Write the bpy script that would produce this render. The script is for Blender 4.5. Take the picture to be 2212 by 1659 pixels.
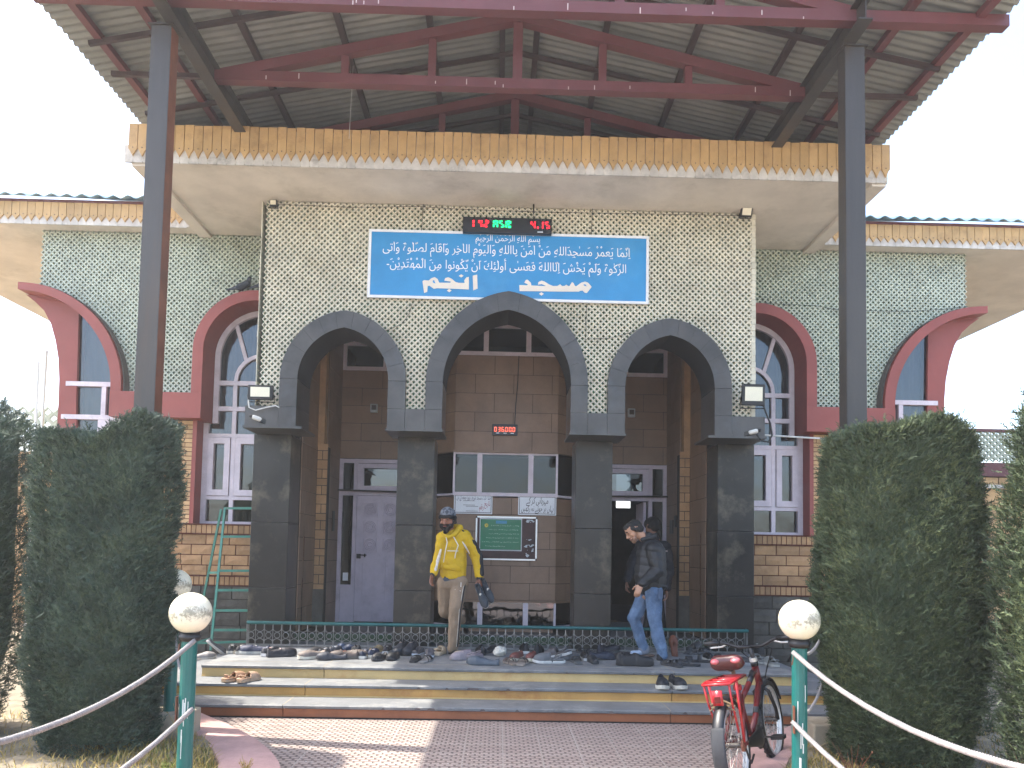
import bpy, math, random
from mathutils import Vector, Matrix, noise
R = math.radians
rnd = random.Random(7)
for o in list(bpy.data.objects):
    bpy.data.objects.remove(o)
sc = bpy.context.scene
col = sc.collection

# ------------------------------------------------------------------ camera
LENS_F, PX, PY = 1662.0, 1106.0, 1097.0          # in units of a 2212 px wide picture
CAM = Vector((-0.07, 0.0, 1.56))
_p, _yaw, _ro = R(3.2), R(1.0), R(1.1)
cf = Vector((math.sin(_yaw) * math.cos(_p), math.cos(_yaw) * math.cos(_p), math.sin(_p)))
cr = Vector((math.cos(_yaw), -math.sin(_yaw), 0))
cu = cr.cross(cf)
cr2 = cr * math.cos(_ro) + cu * math.sin(_ro)
cu2 = -cr * math.sin(_ro) + cu * math.cos(_ro)
cd = bpy.data.cameras.new('camera')
cd.sensor_width = 36.0
cd.lens = LENS_F / 2212.0 * 36.0
cd.shift_y = (PY - 829.5) / 2212.0
cd.clip_start, cd.clip_end = 0.05, 3000
cam = bpy.data.objects.new('camera', cd)
m3 = Matrix((cr2, cu2, -cf)).transposed().to_4x4()
m3.translation = CAM
cam.matrix_world = m3
col.objects.link(cam)
sc.camera = cam

def at(x, y, Y):
    """point of the plane at depth Y seen at x, y"""
    d = cf + cr2 * ((x - PX) / LENS_F) - cu2 * ((y - PY) / LENS_F)
    return CAM + d * ((Y - CAM.y) / d.y)
def onz(x, y, z):
    d = cf + cr2 * ((x - PX) / LENS_F) - cu2 * ((y - PY) / LENS_F)
    return CAM + d * ((z - CAM.z) / d.z)

# ------------------------------------------------------------------ light
SUN_AZ, SUN_EL = R(80), R(60)                   # sun to the left, slightly behind the building
S = Vector((-math.sin(SUN_AZ) * math.cos(SUN_EL), math.cos(SUN_AZ) * math.cos(SUN_EL), math.sin(SUN_EL)))
w = bpy.data.worlds.new('World')
sc.world = w
w.use_nodes = True
nt = w.node_tree
sky = nt.nodes.new('ShaderNodeTexSky')
sky.sky_type = 'NISHITA'
sky.sun_disc = False
sky.sun_elevation = SUN_EL
sky.sun_rotation = -SUN_AZ
sky.air_density, sky.dust_density, sky.ozone_density = 1.0, 3.0, 0.7
bg = nt.nodes['Background']
bg.inputs['Strength'].default_value = 0.15
nt.links.new(sky.outputs[0], bg.inputs[0])
ld = bpy.data.lights.new('sun', 'SUN')
ld.energy, ld.angle, ld.color = 2.2, R(0.5), (1.0, 0.94, 0.84)
lo = bpy.data.objects.new('sun', ld)
lo.rotation_euler = S.to_track_quat('Z', 'Y').to_euler()
lo.location = (-8, 2, 12)
col.objects.link(lo)
sc.view_settings.view_transform = 'Standard'
sc.view_settings.look = 'None'
sc.view_settings.exposure = 2.25
sc.view_settings.gamma = 1.0

# ------------------------------------------------------------------ materials
def lin(h):
    h = h.lstrip('#')
    c = [int(h[i:i + 2], 16) / 255 for i in (0, 2, 4)]
    return tuple((v / 12.92 if v <= .04045 else ((v + .055) / 1.055) ** 2.4) for v in c) + (1.0,)
M = {}
def N(t, typ, **kw):
    n = t.nodes.new(typ)
    for k, v in kw.items():
        if isinstance(v, tuple) and len(v) == 1: pass
        setattr(n, k, v)
    return n
def mat(name, c, rough=.6, var=.12, scale=6.0, bump=0.0, bscale=60.0, island=0.0, metal=0.0, spec=.5,
        c2=None, streak=False, dirt=None, dirt_amt=.5, dirt_scale=2.5, coat=0.0, trans=0.0, emit=None, estr=1.0):
    """procedural paint: base colour with noise variation, per-piece tone, optional stains and bump"""
    m = bpy.data.materials.new(name)
    m.use_nodes = True
    t = m.node_tree
    b = t.nodes['Principled BSDF']
    L = t.links.new
    c = lin(c) if isinstance(c, str) else tuple(c) + (1.0,)
    c2_ = (lin(c2) if isinstance(c2, str) else None) or tuple(min(1, v * (1 - var * 2.2)) for v in c[:3]) + (1.0,)
    tc = N(t, 'ShaderNodeTexCoord')
    mp = N(t, 'ShaderNodeMapping')
    L(tc.outputs['Object'], mp.inputs[0])
    if streak: mp.inputs['Scale'].default_value = (1, 1, .12)
    no = N(t, 'ShaderNodeTexNoise')
    no.inputs['Scale'].default_value = scale
    no.inputs['Detail'].default_value = 6
    no.inputs['Roughness'].default_value = .65
    L(mp.outputs[0], no.inputs['Vector'])
    mx = N(t, 'ShaderNodeMix', data_type='RGBA')
    rp = N(t, 'ShaderNodeMapRange')
    rp.inputs[1].default_value, rp.inputs[2].default_value = .35, .68
    L(no.outputs[0], rp.inputs[0])
    L(rp.outputs[0], mx.inputs[0])
    mx.inputs[6].default_value, mx.inputs[7].default_value = c, c2_
    out = mx.outputs[2]
    if dirt:
        n2 = N(t, 'ShaderNodeTexNoise')
        n2.inputs['Scale'].default_value = dirt_scale
        n2.inputs['Detail'].default_value = 9
        n2.inputs['Roughness'].default_value = .72
        L(mp.outputs[0], n2.inputs['Vector'])
        r2 = N(t, 'ShaderNodeMapRange')
        r2.inputs[1].default_value, r2.inputs[2].default_value, r2.inputs[4].default_value = .52, .72, dirt_amt
        L(n2.outputs[0], r2.inputs[0])
        m2 = N(t, 'ShaderNodeMix', data_type='RGBA')
        m2.inputs[7].default_value = lin(dirt)
        L(r2.outputs[0], m2.inputs[0]); L(out, m2.inputs[6])
        out = m2.outputs[2]
    if island:
        g = N(t, 'ShaderNodeNewGeometry')
        r3 = N(t, 'ShaderNodeMapRange')
        r3.inputs[3].default_value, r3.inputs[4].default_value = 1 - island, 1 + island
        L(g.outputs['Random Per Island'], r3.inputs[0])
        hs = N(t, 'ShaderNodeHueSaturation')
        L(r3.outputs[0], hs.inputs['Value']); L(out, hs.inputs['Color'])
        out = hs.outputs[0]
    L(out, b.inputs['Base Color'])
    b.inputs['Roughness'].default_value = rough
    b.inputs['Metallic'].default_value = metal
    b.inputs['Specular IOR Level'].default_value = spec
    if coat: b.inputs['Coat Weight'].default_value = coat
    if trans: b.inputs['Transmission Weight'].default_value = trans
    if emit:
        b.inputs['Emission Color'].default_value = lin(emit)
        b.inputs['Emission Strength'].default_value = estr
    if bump:
        nb = N(t, 'ShaderNodeTexNoise')
        nb.inputs['Scale'].default_value = bscale
        nb.inputs['Detail'].default_value = 5
        L(tc.outputs['Object'], nb.inputs['Vector'])
        bp = N(t, 'ShaderNodeBump')
        bp.inputs['Strength'].default_value = bump
        bp.inputs['Distance'].default_value = .01
        L(nb.outputs[0], bp.inputs['Height'])
        L(bp.outputs[0], b.inputs['Normal'])
    M[name] = m
    return m

mat('plaster_cream', '#d6cec2', .85, .10, 1.6, .15, 40, dirt='#6d6250', dirt_amt=.4, dirt_scale=.9)
mat('lattice_cream', '#d6d1bd', .8, .10, 3, island=.08, dirt='#8d8268', dirt_amt=.45, dirt_scale=1.3)
mat('lattice_mint', '#b7bfae', .8, .10, 3, island=.10, dirt='#8d9080', dirt_amt=.4, dirt_scale=1.3)
mat('lattice_back', '#36694d', .8, .2, 5, dirt='#4a3d2c', dirt_amt=.6, dirt_scale=2.0)
mat('granite_dark', '#4d4a47', .33, .25, 2.2, .06, 90, island=.13, dirt='#5a6068', dirt_amt=.35, dirt_scale=3)
mat('granite_pillar', '#363431', .30, .22, 1.6, .05, 90, dirt='#827a66', dirt_amt=.6, dirt_scale=1.7, spec=.3)
mat('joint_dark', '#1b1a1a', .9, .1, 5)
mat('tile_brown', '#8a6f59', .5, .12, 2.5, .05, 30, island=.08, dirt='#6a5040', dirt_amt=.5, dirt_scale=1.2)
mat('tile_joint', '#241a14', .9, .1, 5)
mat('sandstone', '#c9a679', .85, .16, 3.5, .7, 18, island=.12, dirt='#96714c', dirt_amt=.5, dirt_scale=2)
mat('sandstone_tan', '#b08a62', .85, .16, 3.5, .7, 18, island=.14, dirt='#7d5a3c', dirt_amt=.5, dirt_scale=2)
mat('mortar_rust', '#5f2f22', .9, .15, 6)
mat('stone_grey', '#5a564e', .8, .2, 4, .8, 16, island=.25, dirt='#3b3833', dirt_amt=.6)
mat('mortar_grey', '#3a3632', .9, .15, 6)
mat('red_paint', '#91473f', .55, .10, 2, .1, 30, dirt='#7e3e3a', dirt_amt=.4, dirt_scale=1.5)
mat('red_grey', '#5a5550', .85, .15, 4)
mat('frame_pink', '#d8ccd2', .5, .08, 6, dirt='#8f8086', dirt_amt=.35)
mat('door_pink', '#c9bcc7', .45, .07, 5, dirt='#8b7d86', dirt_amt=.35)
mat('fascia_yellow', '#c4a06c', .6, .10, 3, .1, 40, island=.09, dirt='#6d4a20', dirt_amt=.5, dirt_scale=4)
mat('fascia_white', '#cfcac2', .75, .12, 8, .2, 40, island=.08, dirt='#6f6a62', dirt_amt=.75, dirt_scale=5)
mat('roof_sheet', '#83847f', .45, .14, 1.5, island=.0, metal=.2, dirt='#6d6c66', dirt_amt=.4, dirt_scale=1.2)
mat('wing_roof', '#8fb2c6', .45, .15, 3, metal=.2, dirt='#c9cfc9', dirt_amt=.5)
mat('steel_red', '#67373a', .5, .12, 3, .1, 40, dirt='#6a2b2c', dirt_amt=.5, dirt_scale=3)
mat('steel_dark', '#494541', .42, .15, 3, .1, 40, metal=.3, dirt='#5a4636', dirt_amt=.5, dirt_scale=2.5, streak=True)
mat('steel_rust', '#7b4a36', .55, .2, 4, .1, 40, dirt='#4e3026', dirt_amt=.5)
mat('steel_blackred', '#41302f', .55, .2, 4, dirt='#2e2a2c', dirt_amt=.5)
mat('drip_white', '#d8c9c4', .7, .1, 8)
mat('sign_blue', '#2f8fcb', .35, .08, 1.5, dirt='#58a2d0', dirt_amt=.4, dirt_scale=1.2)
mat('sign_white', '#e6e8ea', .5, .04, 6)
mat('letter_cream', '#e6ddd0', .5, .04, 6)
mat('letter_white', '#eef0f2', .5, .02, 6)
mat('letter_black', '#2a1c1c', .5, .1, 6)
mat('letter_navy', '#2c2f5c', .5, .1, 6)
mat('letter_red', '#a52a30', .5, .1, 6)
mat('board_grey', '#b9bec0', .4, .05, 4)
mat('poster_green', '#157a52', .4, .12, 3, dirt='#2f9068', dirt_amt=.4)
mat('poster_ink', '#9fd0b5', .5, .1, 6)
mat('poster_blue', '#2f8fb0', .4, .1, 6)
mat('sunflower', '#d8c23a', .5, .15, 20)
mat('board_brown', '#4a2f2b', .6, .18, 4, dirt='#2f201e', dirt_amt=.5, dirt_scale=4)
mat('alu', '#d2d4d4', .35, .06, 8, metal=.6)
mat('plastic_black', '#17181c', .4, .15, 6)
mat('led_red', '#300508', .4, .1, 6, emit='#ff1c2c', estr=1.1)
mat('led_red_hot', '#401010', .4, .1, 6, emit='#ff6a50', estr=1.0)
mat('led_green', '#04301a', .4, .1, 6, emit='#10ff8a', estr=.9)
mat('lamp_glass', '#e8e2c8', .25, .05, 6, spec=.6)
mat('cctv_white', '#d8d6cf', .4, .06, 8)
mat('cable_black', '#1a1a1a', .6, .1, 8)
mat('cable_white', '#d5d5d0', .6, .1, 8)
mat('rail_teal', '#1c5f5c', .35, .12, 6, dirt='#12403e', dirt_amt=.4)
mat('rail_steel', '#9a9a98', .35, .15, 20, metal=.7, dirt='#5b564e', dirt_amt=.5, dirt_scale=9)
mat('plinth_green', '#25452a', .7, .2, 4, dirt='#1a2a1c', dirt_amt=.5)
mat('ladder_green', '#3f8272', .45, .12, 8, dirt='#7a6a58', dirt_amt=.55, dirt_scale=7)
mat('lamp_teal', '#12635e', .32, .10, 3, dirt='#0f5a50', dirt_amt=.5, dirt_scale=4)
mat('paint_drip', '#cfd6d2', .5, .05, 8)
mat('rope_white', '#948f8c', .8, .12, 30, island=.06)
mat('tread_stone', '#7b7d7e', .6, .16, 3.2, .12, 60, dirt='#b3b0a6', dirt_amt=.5, dirt_scale=2.2)
mat('nosing', '#5d5350', .6, .2, 8, .5, 50, dirt='#8d8a86', dirt_amt=.6, dirt_scale=9)
mat('riser_cream', '#cdb27a', .55, .08, 3, .05, 40, dirt='#a4662c', dirt_amt=.55, dirt_scale=1.8)
mat('riser_ochre', '#c29552', .55, .10, 3, .05, 40, dirt='#8c4a22', dirt_amt=.7, dirt_scale=1.8)
mat('riser_brown', '#9b5e3c', .55, .14, 3, .05, 40, dirt='#6d3a26', dirt_amt=.6, dirt_scale=2.5)
mat('kerb_pink', '#c39d95', .8, .12, 5, .5, 35, dirt='#a99088', dirt_amt=.5)
mat('concrete', '#a79c88', .9, .15, 4, .5, 30, dirt='#756a58', dirt_amt=.5)
mat('soil', '#978b75', .95, .25, 3, .9, 25, dirt='#4f4634', dirt_amt=.7, dirt_scale=2)
mat('dry_grass', '#b29a58', .9, .2, 6, island=.30)
mat('green_grass', '#6f7a34', .9, .2, 6, island=.35)
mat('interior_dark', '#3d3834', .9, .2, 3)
mat('porch_floor', '#4a4744', .5, .2, 3)
mat('curtain', '#c9c6bd', .9, .12, 5)
mat('bird_grey', '#3f4650', .7, .2, 14)
mat('plastic_bag', '#cfcabc', .45, .14, 12)
mat('brick_red', '#8a5646', .9, .2, 14, .6, 40)
mat('bounce_paving', '#b5aea2', .85, .1, 1.5, .3, 30, dirt='#8d8578', dirt_amt=.4)
mat('bark', '#5b4634', .95, .2, 8, .8, 30)

def leafmat(name, c1, c2, c3):
    m = bpy.data.materials.new(name); m.use_nodes = True
    t = m.node_tree; b = t.nodes['Principled BSDF']; L = t.links.new
    g = N(t, 'ShaderNodeNewGeometry')
    cr_ = N(t, 'ShaderNodeValToRGB')
    e = cr_.color_ramp.elements
    e[0].position, e[0].color = 0, lin(c1)
    e[1].position, e[1].color = 1, lin(c3)
    k = e.new(.6); k.color = lin(c2)
    tc = N(t, 'ShaderNodeTexCoord')
    no = N(t, 'ShaderNodeTexNoise'); no.inputs['Scale'].default_value = 3.5; no.inputs['Detail'].default_value = 4
    L(tc.outputs['Object'], no.inputs['Vector'])
    ad = N(t, 'ShaderNodeMath', operation='MULTIPLY_ADD'); ad.inputs[1].default_value = .62
    L(g.outputs['Random Per Island'], ad.inputs[0])
    sb = N(t, 'ShaderNodeMath', operation='MULTIPLY_ADD'); sb.inputs[1].default_value = 1.5; sb.inputs[2].default_value = -.55
    L(no.outputs[0], sb.inputs[0]); L(sb.outputs[0], ad.inputs[2])
    L(ad.outputs[0], cr_.inputs[0])
    L(cr_.outputs[0], b.inputs['Base Color'])
    b.inputs['Roughness'].default_value = .6
    b.inputs['Specular IOR Level'].default_value = .3
    b.inputs['Subsurface Weight'].default_value = 0.0
    M[name] = m
leafmat('cypress_leaf', '#344030', '#4b583f', '#737c56')
leafmat('cypress_leaf_blue', '#344239', '#48584a', '#65735a')

def glassmat(name, tint, mixf, rough=.03):
    """window pane: partly mirror, partly see-through"""
    m = bpy.data.materials.new(name); m.use_nodes = True
    t = m.node_tree; L = t.links.new
    for n in list(t.nodes): t.nodes.remove(n)
    o = N(t, 'ShaderNodeOutputMaterial')
    gl = N(t, 'ShaderNodeBsdfGlossy'); gl.inputs['Roughness'].default_value = rough
    gl.inputs['Color'].default_value = (.9, .95, 1, 1)
    tr = N(t, 'ShaderNodeBsdfTransparent'); tr.inputs['Color'].default_value = lin(tint)
    no = N(t, 'ShaderNodeTexNoise'); no.inputs['Scale'].default_value = 3.0
    tc = N(t, 'ShaderNodeTexCoord'); L(tc.outputs['Object'], no.inputs['Vector'])
    bp = N(t, 'ShaderNodeBump'); bp.inputs['Strength'].default_value = .25; bp.inputs['Distance'].default_value = .02
    L(no.outputs[0], bp.inputs['Height']); L(bp.outputs[0], gl.inputs['Normal'])
    mx = N(t, 'ShaderNodeMixShader'); mx.inputs[0].default_value = mixf
    L(tr.outputs[0], mx.inputs[1]); L(gl.outputs[0], mx.inputs[2]); L(mx.outputs[0], o.inputs[0])
    M[name] = m
glassmat('pane_glass', '#6f7c84', .09)
glassmat('pane_bay', '#7d868a', .05)
glassmat('pane_dark', '#3a4248', .11)

def pavermat():
    m = bpy.data.materials.new('paver'); m.use_nodes = True
    t = m.node_tree; b = t.nodes['Principled BSDF']; L = t.links.new
    tc = N(t, 'ShaderNodeTexCoord')
    def brick(w_, h_, mortar, off=.5, smooth=.6):
        n = N(t, 'ShaderNodeTexBrick')
        n.inputs['Scale'].default_value = 1
        n.inputs['Brick Width'].default_value = w_
        n.inputs['Row Height'].default_value = h_
        n.inputs['Mortar Size'].default_value = mortar
        n.inputs['Mortar Smooth'].default_value = smooth
        n.offset = off
        L(tc.outputs['Object'], n.inputs['Vector'])
        return n
    b1 = brick(.070, .050, .012)
    b2 = brick(.30, .30, .006, 0.0, .2)
    no = N(t, 'ShaderNodeTexNoise'); no.inputs['Scale'].default_value = 4; no.inputs['Detail'].default_value = 8
    L(tc.outputs['Object'], no.inputs['Vector'])
    mx = N(t, 'ShaderNodeMix', data_type='RGBA')
    mx.inputs[6].default_value, mx.inputs[7].default_value = lin('#bcaca2'), lin('#9c8a80')
    L(no.outputs[0], mx.inputs[0])
    m2 = N(t, 'ShaderNodeMix', data_type='RGBA'); m2.inputs[7].default_value = lin('#62524b')
    ml = N(t, 'ShaderNodeMath', operation='MULTIPLY'); ml.inputs[1].default_value = .8
    L(b1.outputs['Fac'], ml.inputs[0]); L(ml.outputs[0], m2.inputs[0]); L(mx.outputs[2], m2.inputs[6])
    m3_ = N(t, 'ShaderNodeMix', data_type='RGBA'); m3_.inputs[7].default_value = lin('#a59a90')
    L(b2.outputs['Fac'], m3_.inputs[0]); L(m2.outputs[2], m3_.inputs[6])
    vo = N(t, 'ShaderNodeTexVoronoi'); vo.inputs['Scale'].default_value = 5.5
    L(tc.outputs['Object'], vo.inputs['Vector'])
    sp = N(t, 'ShaderNodeMath', operation='LESS_THAN'); sp.inputs[1].default_value = .045
    L(vo.outputs['Distance'], sp.inputs[0])
    m4 = N(t, 'ShaderNodeMix', data_type='RGBA'); m4.inputs[7].default_value = lin('#cfcbc6')
    L(sp.outputs[0], m4.inputs[0]); L(m3_.outputs[2], m4.inputs[6])
    L(m4.outputs[2], b.inputs['Base Color'])
    b.inputs['Roughness'].default_value = .7
    bp = N(t, 'ShaderNodeBump'); bp.invert = True
    bp.inputs['Strength'].default_value = 1.0; bp.inputs['Distance'].default_value = .012
    L(b1.outputs['Fac'], bp.inputs['Height']); L(bp.outputs[0], b.inputs['Normal'])
    M['paver'] = m
pavermat()

def cmat(hexc, rough=.6, **kw):
    """plain coloured material, made once per colour"""
    k = 'colour_' + hexc.lstrip('#') + ('_%d' % (rough * 100))
    return M[k] if k in M else mat(k, hexc, rough, **dict(dict(var=.12, scale=12, bump=.15, bscale=60), **kw))

# ------------------------------------------------------------------ mesh builder
class MB:
    def __init__(s): s.v, s.f = [], []
    def add(s, vs, fs):
        b = len(s.v); s.v += [tuple(p) for p in vs]; s.f += [tuple(i + b for i in q) for q in fs]; return s
    def box(s, x0, x1, y0, y1, z0, z1):
        x0, x1 = min(x0, x1), max(x0, x1); y0, y1 = min(y0, y1), max(y0, y1); z0, z1 = min(z0, z1), max(z0, z1)
        return s.add([(x0, y0, z0), (x1, y0, z0), (x1, y1, z0), (x0, y1, z0), (x0, y0, z1), (x1, y0, z1), (x1, y1, z1), (x0, y1, z1)],
                     [(3, 2, 1, 0), (4, 5, 6, 7), (0, 1, 5, 4), (1, 2, 6, 5), (2, 3, 7, 6), (3, 0, 4, 7)])
    def bar(s, p, q, w_, h_, up=(0, 0, 1)):
        """box beam from p to q, w_ sideways, h_ along up"""
        p, q = Vector(p), Vector(q); d = (q - p).normalized(); u = Vector(up)
        sd = d.cross(u)
        if sd.length < 1e-4: sd = d.cross(Vector((0, 1, 0)))
        sd.normalize(); u = sd.cross(d)
        vs = []
        for c in (p, q):
            for a, b in ((-1, -1), (1, -1), (1, 1), (-1, 1)): vs.append(c + sd * (a * w_ / 2) + u * (b * h_ / 2))
        return s.add(vs, [(3, 2, 1, 0), (4, 5, 6, 7), (0, 1, 5, 4), (1, 2, 6, 5), (2, 3, 7, 6), (3, 0, 4, 7)])
    def prism(s, poly, y0, y1, axis='y'):
        """polygon in x,z (counter-clockwise as seen from the front) pushed from y0 to y1"""
        n = len(poly)
        if axis == 'y': P = lambda a, b, t: (a, t, b)
        elif axis == 'x': P = lambda a, b, t: (t, a, b)
        else: P = lambda a, b, t: (a, b, t)
        vs = [P(a, b, y0) for a, b in poly] + [P(a, b, y1) for a, b in poly]
        fs = [tuple(range(n)), tuple(range(2 * n - 1, n - 1, -1))]
        fs += [(i, i + n, (i + 1) % n + n, (i + 1) % n) for i in range(n)]
        return s.add(vs, fs)
    def tube(s, pts, r, n=8, closed=False, cap=True):
        pts = [Vector(p) for p in pts]; k = len(pts); b = len(s.v)
        rs = r if isinstance(r, (list, tuple)) else [r] * k
        prev = None; vs = []
        for i, p in enumerate(pts):
            if closed: d = pts[(i + 1) % k] - pts[i - 1]
            else: d = pts[min(i + 1, k - 1)] - pts[max(i - 1, 0)]
            d.normalize()
            if prev is None:
                a = d.cross(Vector((0, 0, 1)))
                if a.length < .05: a = d.cross(Vector((0, 1, 0)))
            else: a = prev - d * prev.dot(d)
            a.normalize(); prev = a; c = d.cross(a)
            for j in range(n):
                t = 2 * math.pi * j / n
                vs.append(p + (a * math.cos(t) + c * math.sin(t)) * rs[i])
        fs = []
        for i in range(k if closed else k - 1):
            i2 = (i + 1) % k
            for j in range(n):
                fs.append((i * n + j, i * n + (j + 1) % n, i2 * n + (j + 1) % n, i2 * n + j))
        if cap and not closed:
            fs.append(tuple(range(n - 1, -1, -1))); fs.append(tuple((k - 1) * n + j for j in range(n)))
        return s.add(vs, fs)
    def ball(s, c, r, n=16, m=10, sc_=(1, 1, 1)):
        vs = [(c[0], c[1], c[2] - r * sc_[2])]
        for i in range(1, m):
            ph = -math.pi / 2 + math.pi * i / m
            for j in range(n):
                t = 2 * math.pi * j / n
                vs.append((c[0] + r * sc_[0] * math.cos(ph) * math.cos(t), c[1] + r * sc_[1] * math.cos(ph) * math.sin(t), c[2] + r * sc_[2] * math.sin(ph)))
        vs.append((c[0], c[1], c[2] + r * sc_[2]))
        fs = [(0, 1 + (j + 1) % n, 1 + j) for j in range(n)]
        for i in range(m - 2):
            for j in range(n):
                a = 1 + i * n
                fs.append((a + j, a + (j + 1) % n, a + n + (j + 1) % n, a + n + j))
        t = len(vs) - 1; a = 1 + (m - 2) * n
        fs += [(a + j, a + (j + 1) % n, t) for j in range(n)]
        return s.add(vs, fs)
    def lathe(s, c, prof, n=16):
        vs = []
        for r, z in prof:
            for j in range(n):
                t = 2 * math.pi * j / n
                vs.append((c[0] + r * math.cos(t), c[1] + r * math.sin(t), c[2] + z))
        fs = []
        for i in range(len(prof) - 1):
            for j in range(n):
                fs.append((i * n + j, i * n + (j + 1) % n, (i + 1) * n + (j + 1) % n, (i + 1) * n + j))
        fs.append(tuple(range(n - 1, -1, -1))); k = (len(prof) - 1) * n
        fs.append(tuple(k + j for j in range(n)))
        return s.add(vs, fs)
    def cone(s, p, q, r0, r1, n=10, side=None, flat=1.0, m=4):
        """round-ended taper from p to q; 'flat' thins it along the direction square to side"""
        p, q = Vector(p), Vector(q); d = q - p
        ln = d.length
        d = d / ln if ln > 1e-6 else Vector((0, 0, 1))
        a = Vector(side) if side is not None else d.cross(Vector((0.3, 1, 0.1)))
        a = a - d * a.dot(d); a.normalize(); c = d.cross(a)
        rings = []
        for i in range(m + 1):
            t = math.pi / 2 * i / m; rings.append((p - d * (r0 * math.cos(t)), r0 * math.sin(t)))
        for i in range(m + 1):
            t = math.pi / 2 * (1 - i / m); rings.append((q + d * (r1 * math.cos(t)), r1 * math.sin(t)))
        vs = []
        for o_, r in rings:
            r = max(r, 1e-4)
            for j in range(n):
                t = 2 * math.pi * j / n
                vs.append(o_ + a * (r * math.cos(t)) + c * (r * flat * math.sin(t)))
        fs = [tuple(range(n - 1, -1, -1)), tuple((len(rings) - 1) * n + j for j in range(n))]
        for i in range(len(rings) - 1):
            for j in range(n):
                fs.append((i * n + j, i * n + (j + 1) % n, (i + 1) * n + (j + 1) % n, (i + 1) * n + j))
        return s.add(vs, fs)
    def mesh(s, name):
        me = bpy.data.meshes.new(name)
        me.from_pydata(s.v, [], s.f); me.update()
        return me
    def build(s, name, m, parent=None, smooth=False, bevel=0.0, origin=None):
        off = Vector(origin) if origin is not None else (parent_loc(parent) if parent else Vector((0, 0, 0)))
        if off.length > 0:
            s.v = [(p[0] - off.x, p[1] - off.y, p[2] - off.z) for p in s.v]
        me = s.mesh(name)
        me.materials.append(M[m] if isinstance(m, str) else m)
        if smooth: me.shade_smooth()
        o = bpy.data.objects.new(name, me); col.objects.link(o)
        if parent: o.parent = parent
        elif off.length > 0: o.location = off
        if bevel:
            b = o.modifiers.new('edge', 'BEVEL'); b.width = bevel; b.segments = 2; b.limit_method = 'ANGLE'; b.angle_limit = R(40)
        return o

def parent_loc(p):
    v = Vector((0, 0, 0))
    while p: v = v + p.location; p = p.parent
    return v
def tag(o, label, cat, group=None, kind=None):
    if label: o['label'] = label
    if cat: o['category'] = cat
    if group: o['group'] = group
    if kind: o['kind'] = kind
    return o
def thing(name, label, cat, loc=(0, 0, 0), group=None, rz=0):
    o = bpy.data.objects.new(name, None); o.location = loc; o.rotation_euler = (0, 0, rz)
    o.empty_display_size = .1
    col.objects.link(o)
    return tag(o, label, cat, group)
def structure(mb, name, m, **kw):
    return tag(mb.build(name, m, **kw), None, None, None, 'structure')
def copy_tree(o, parent=None):
    c = o.copy(); col.objects.link(c)
    if parent: c.parent = parent
    for ch in list(o.children): copy_tree(ch, c)
    return c
def recolour(o, m):
    s = o.material_slots[0]; s.link = 'OBJECT'; s.material = M[m] if isinstance(m, str) else m
# ------------------------------------------------------------------ one smooth skin out of overlapping round shapes
def fuse(mb, name, m, vox=.006, smooth=4, parent=None, wrinkle=None, origin=None):
    me = mb.mesh(name + '_src')
    o = bpy.data.objects.new(name + '_src', me); col.objects.link(o)
    r = o.modifiers.new('r', 'REMESH'); r.mode = 'VOXEL'; r.voxel_size = vox
    if smooth:
        s_ = o.modifiers.new('s', 'SMOOTH'); s_.factor = .5; s_.iterations = smooth
    bpy.context.view_layer.update()
    m2 = bpy.data.meshes.new_from_object(o.evaluated_get(bpy.context.evaluated_depsgraph_get()))
    bpy.data.objects.remove(o); bpy.data.meshes.remove(me)
    m2.name = name
    if wrinkle:
        sc3, amp = wrinkle
        nn = [v.normal.copy() for v in m2.vertices]
        for v, n_ in zip(m2.vertices, nn):
            p = v.co
            q = Vector((p.x * sc3[0], p.y * sc3[1], p.z * sc3[2]))
            v.co = p + n_ * (amp * (noise.noise(q) + .5 * noise.noise(q * 2.1)))
    off = Vector(origin) if origin is not None else (parent_loc(parent) if parent else Vector((0, 0, 0)))
    if off.length: m2.transform(Matrix.Translation(-off))
    m2.materials.clear(); m2.materials.append(M[m] if isinstance(m, str) else m)
    m2.shade_smooth()
    ob = bpy.data.objects.new(name, m2); col.objects.link(ob)
    if parent: ob.parent = parent
    elif off.length: ob.location = off
    return ob
# ================================================================== SETTING
g = MB(); g.add([(-400, -60, -.03), (400, -60, -.03), (400, 900, -.03), (-400, 900, -.03)], [(0, 1, 2, 3)])
structure(g, 'ground', 'soil')
g = MB(); g.add([(-2.9, -6, 0), (2.9, -6, 0), (2.9, 7.3, 0), (-2.9, 7.3, 0)], [(0, 1, 2, 3)])
structure(g, 'path', 'paver')

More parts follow.
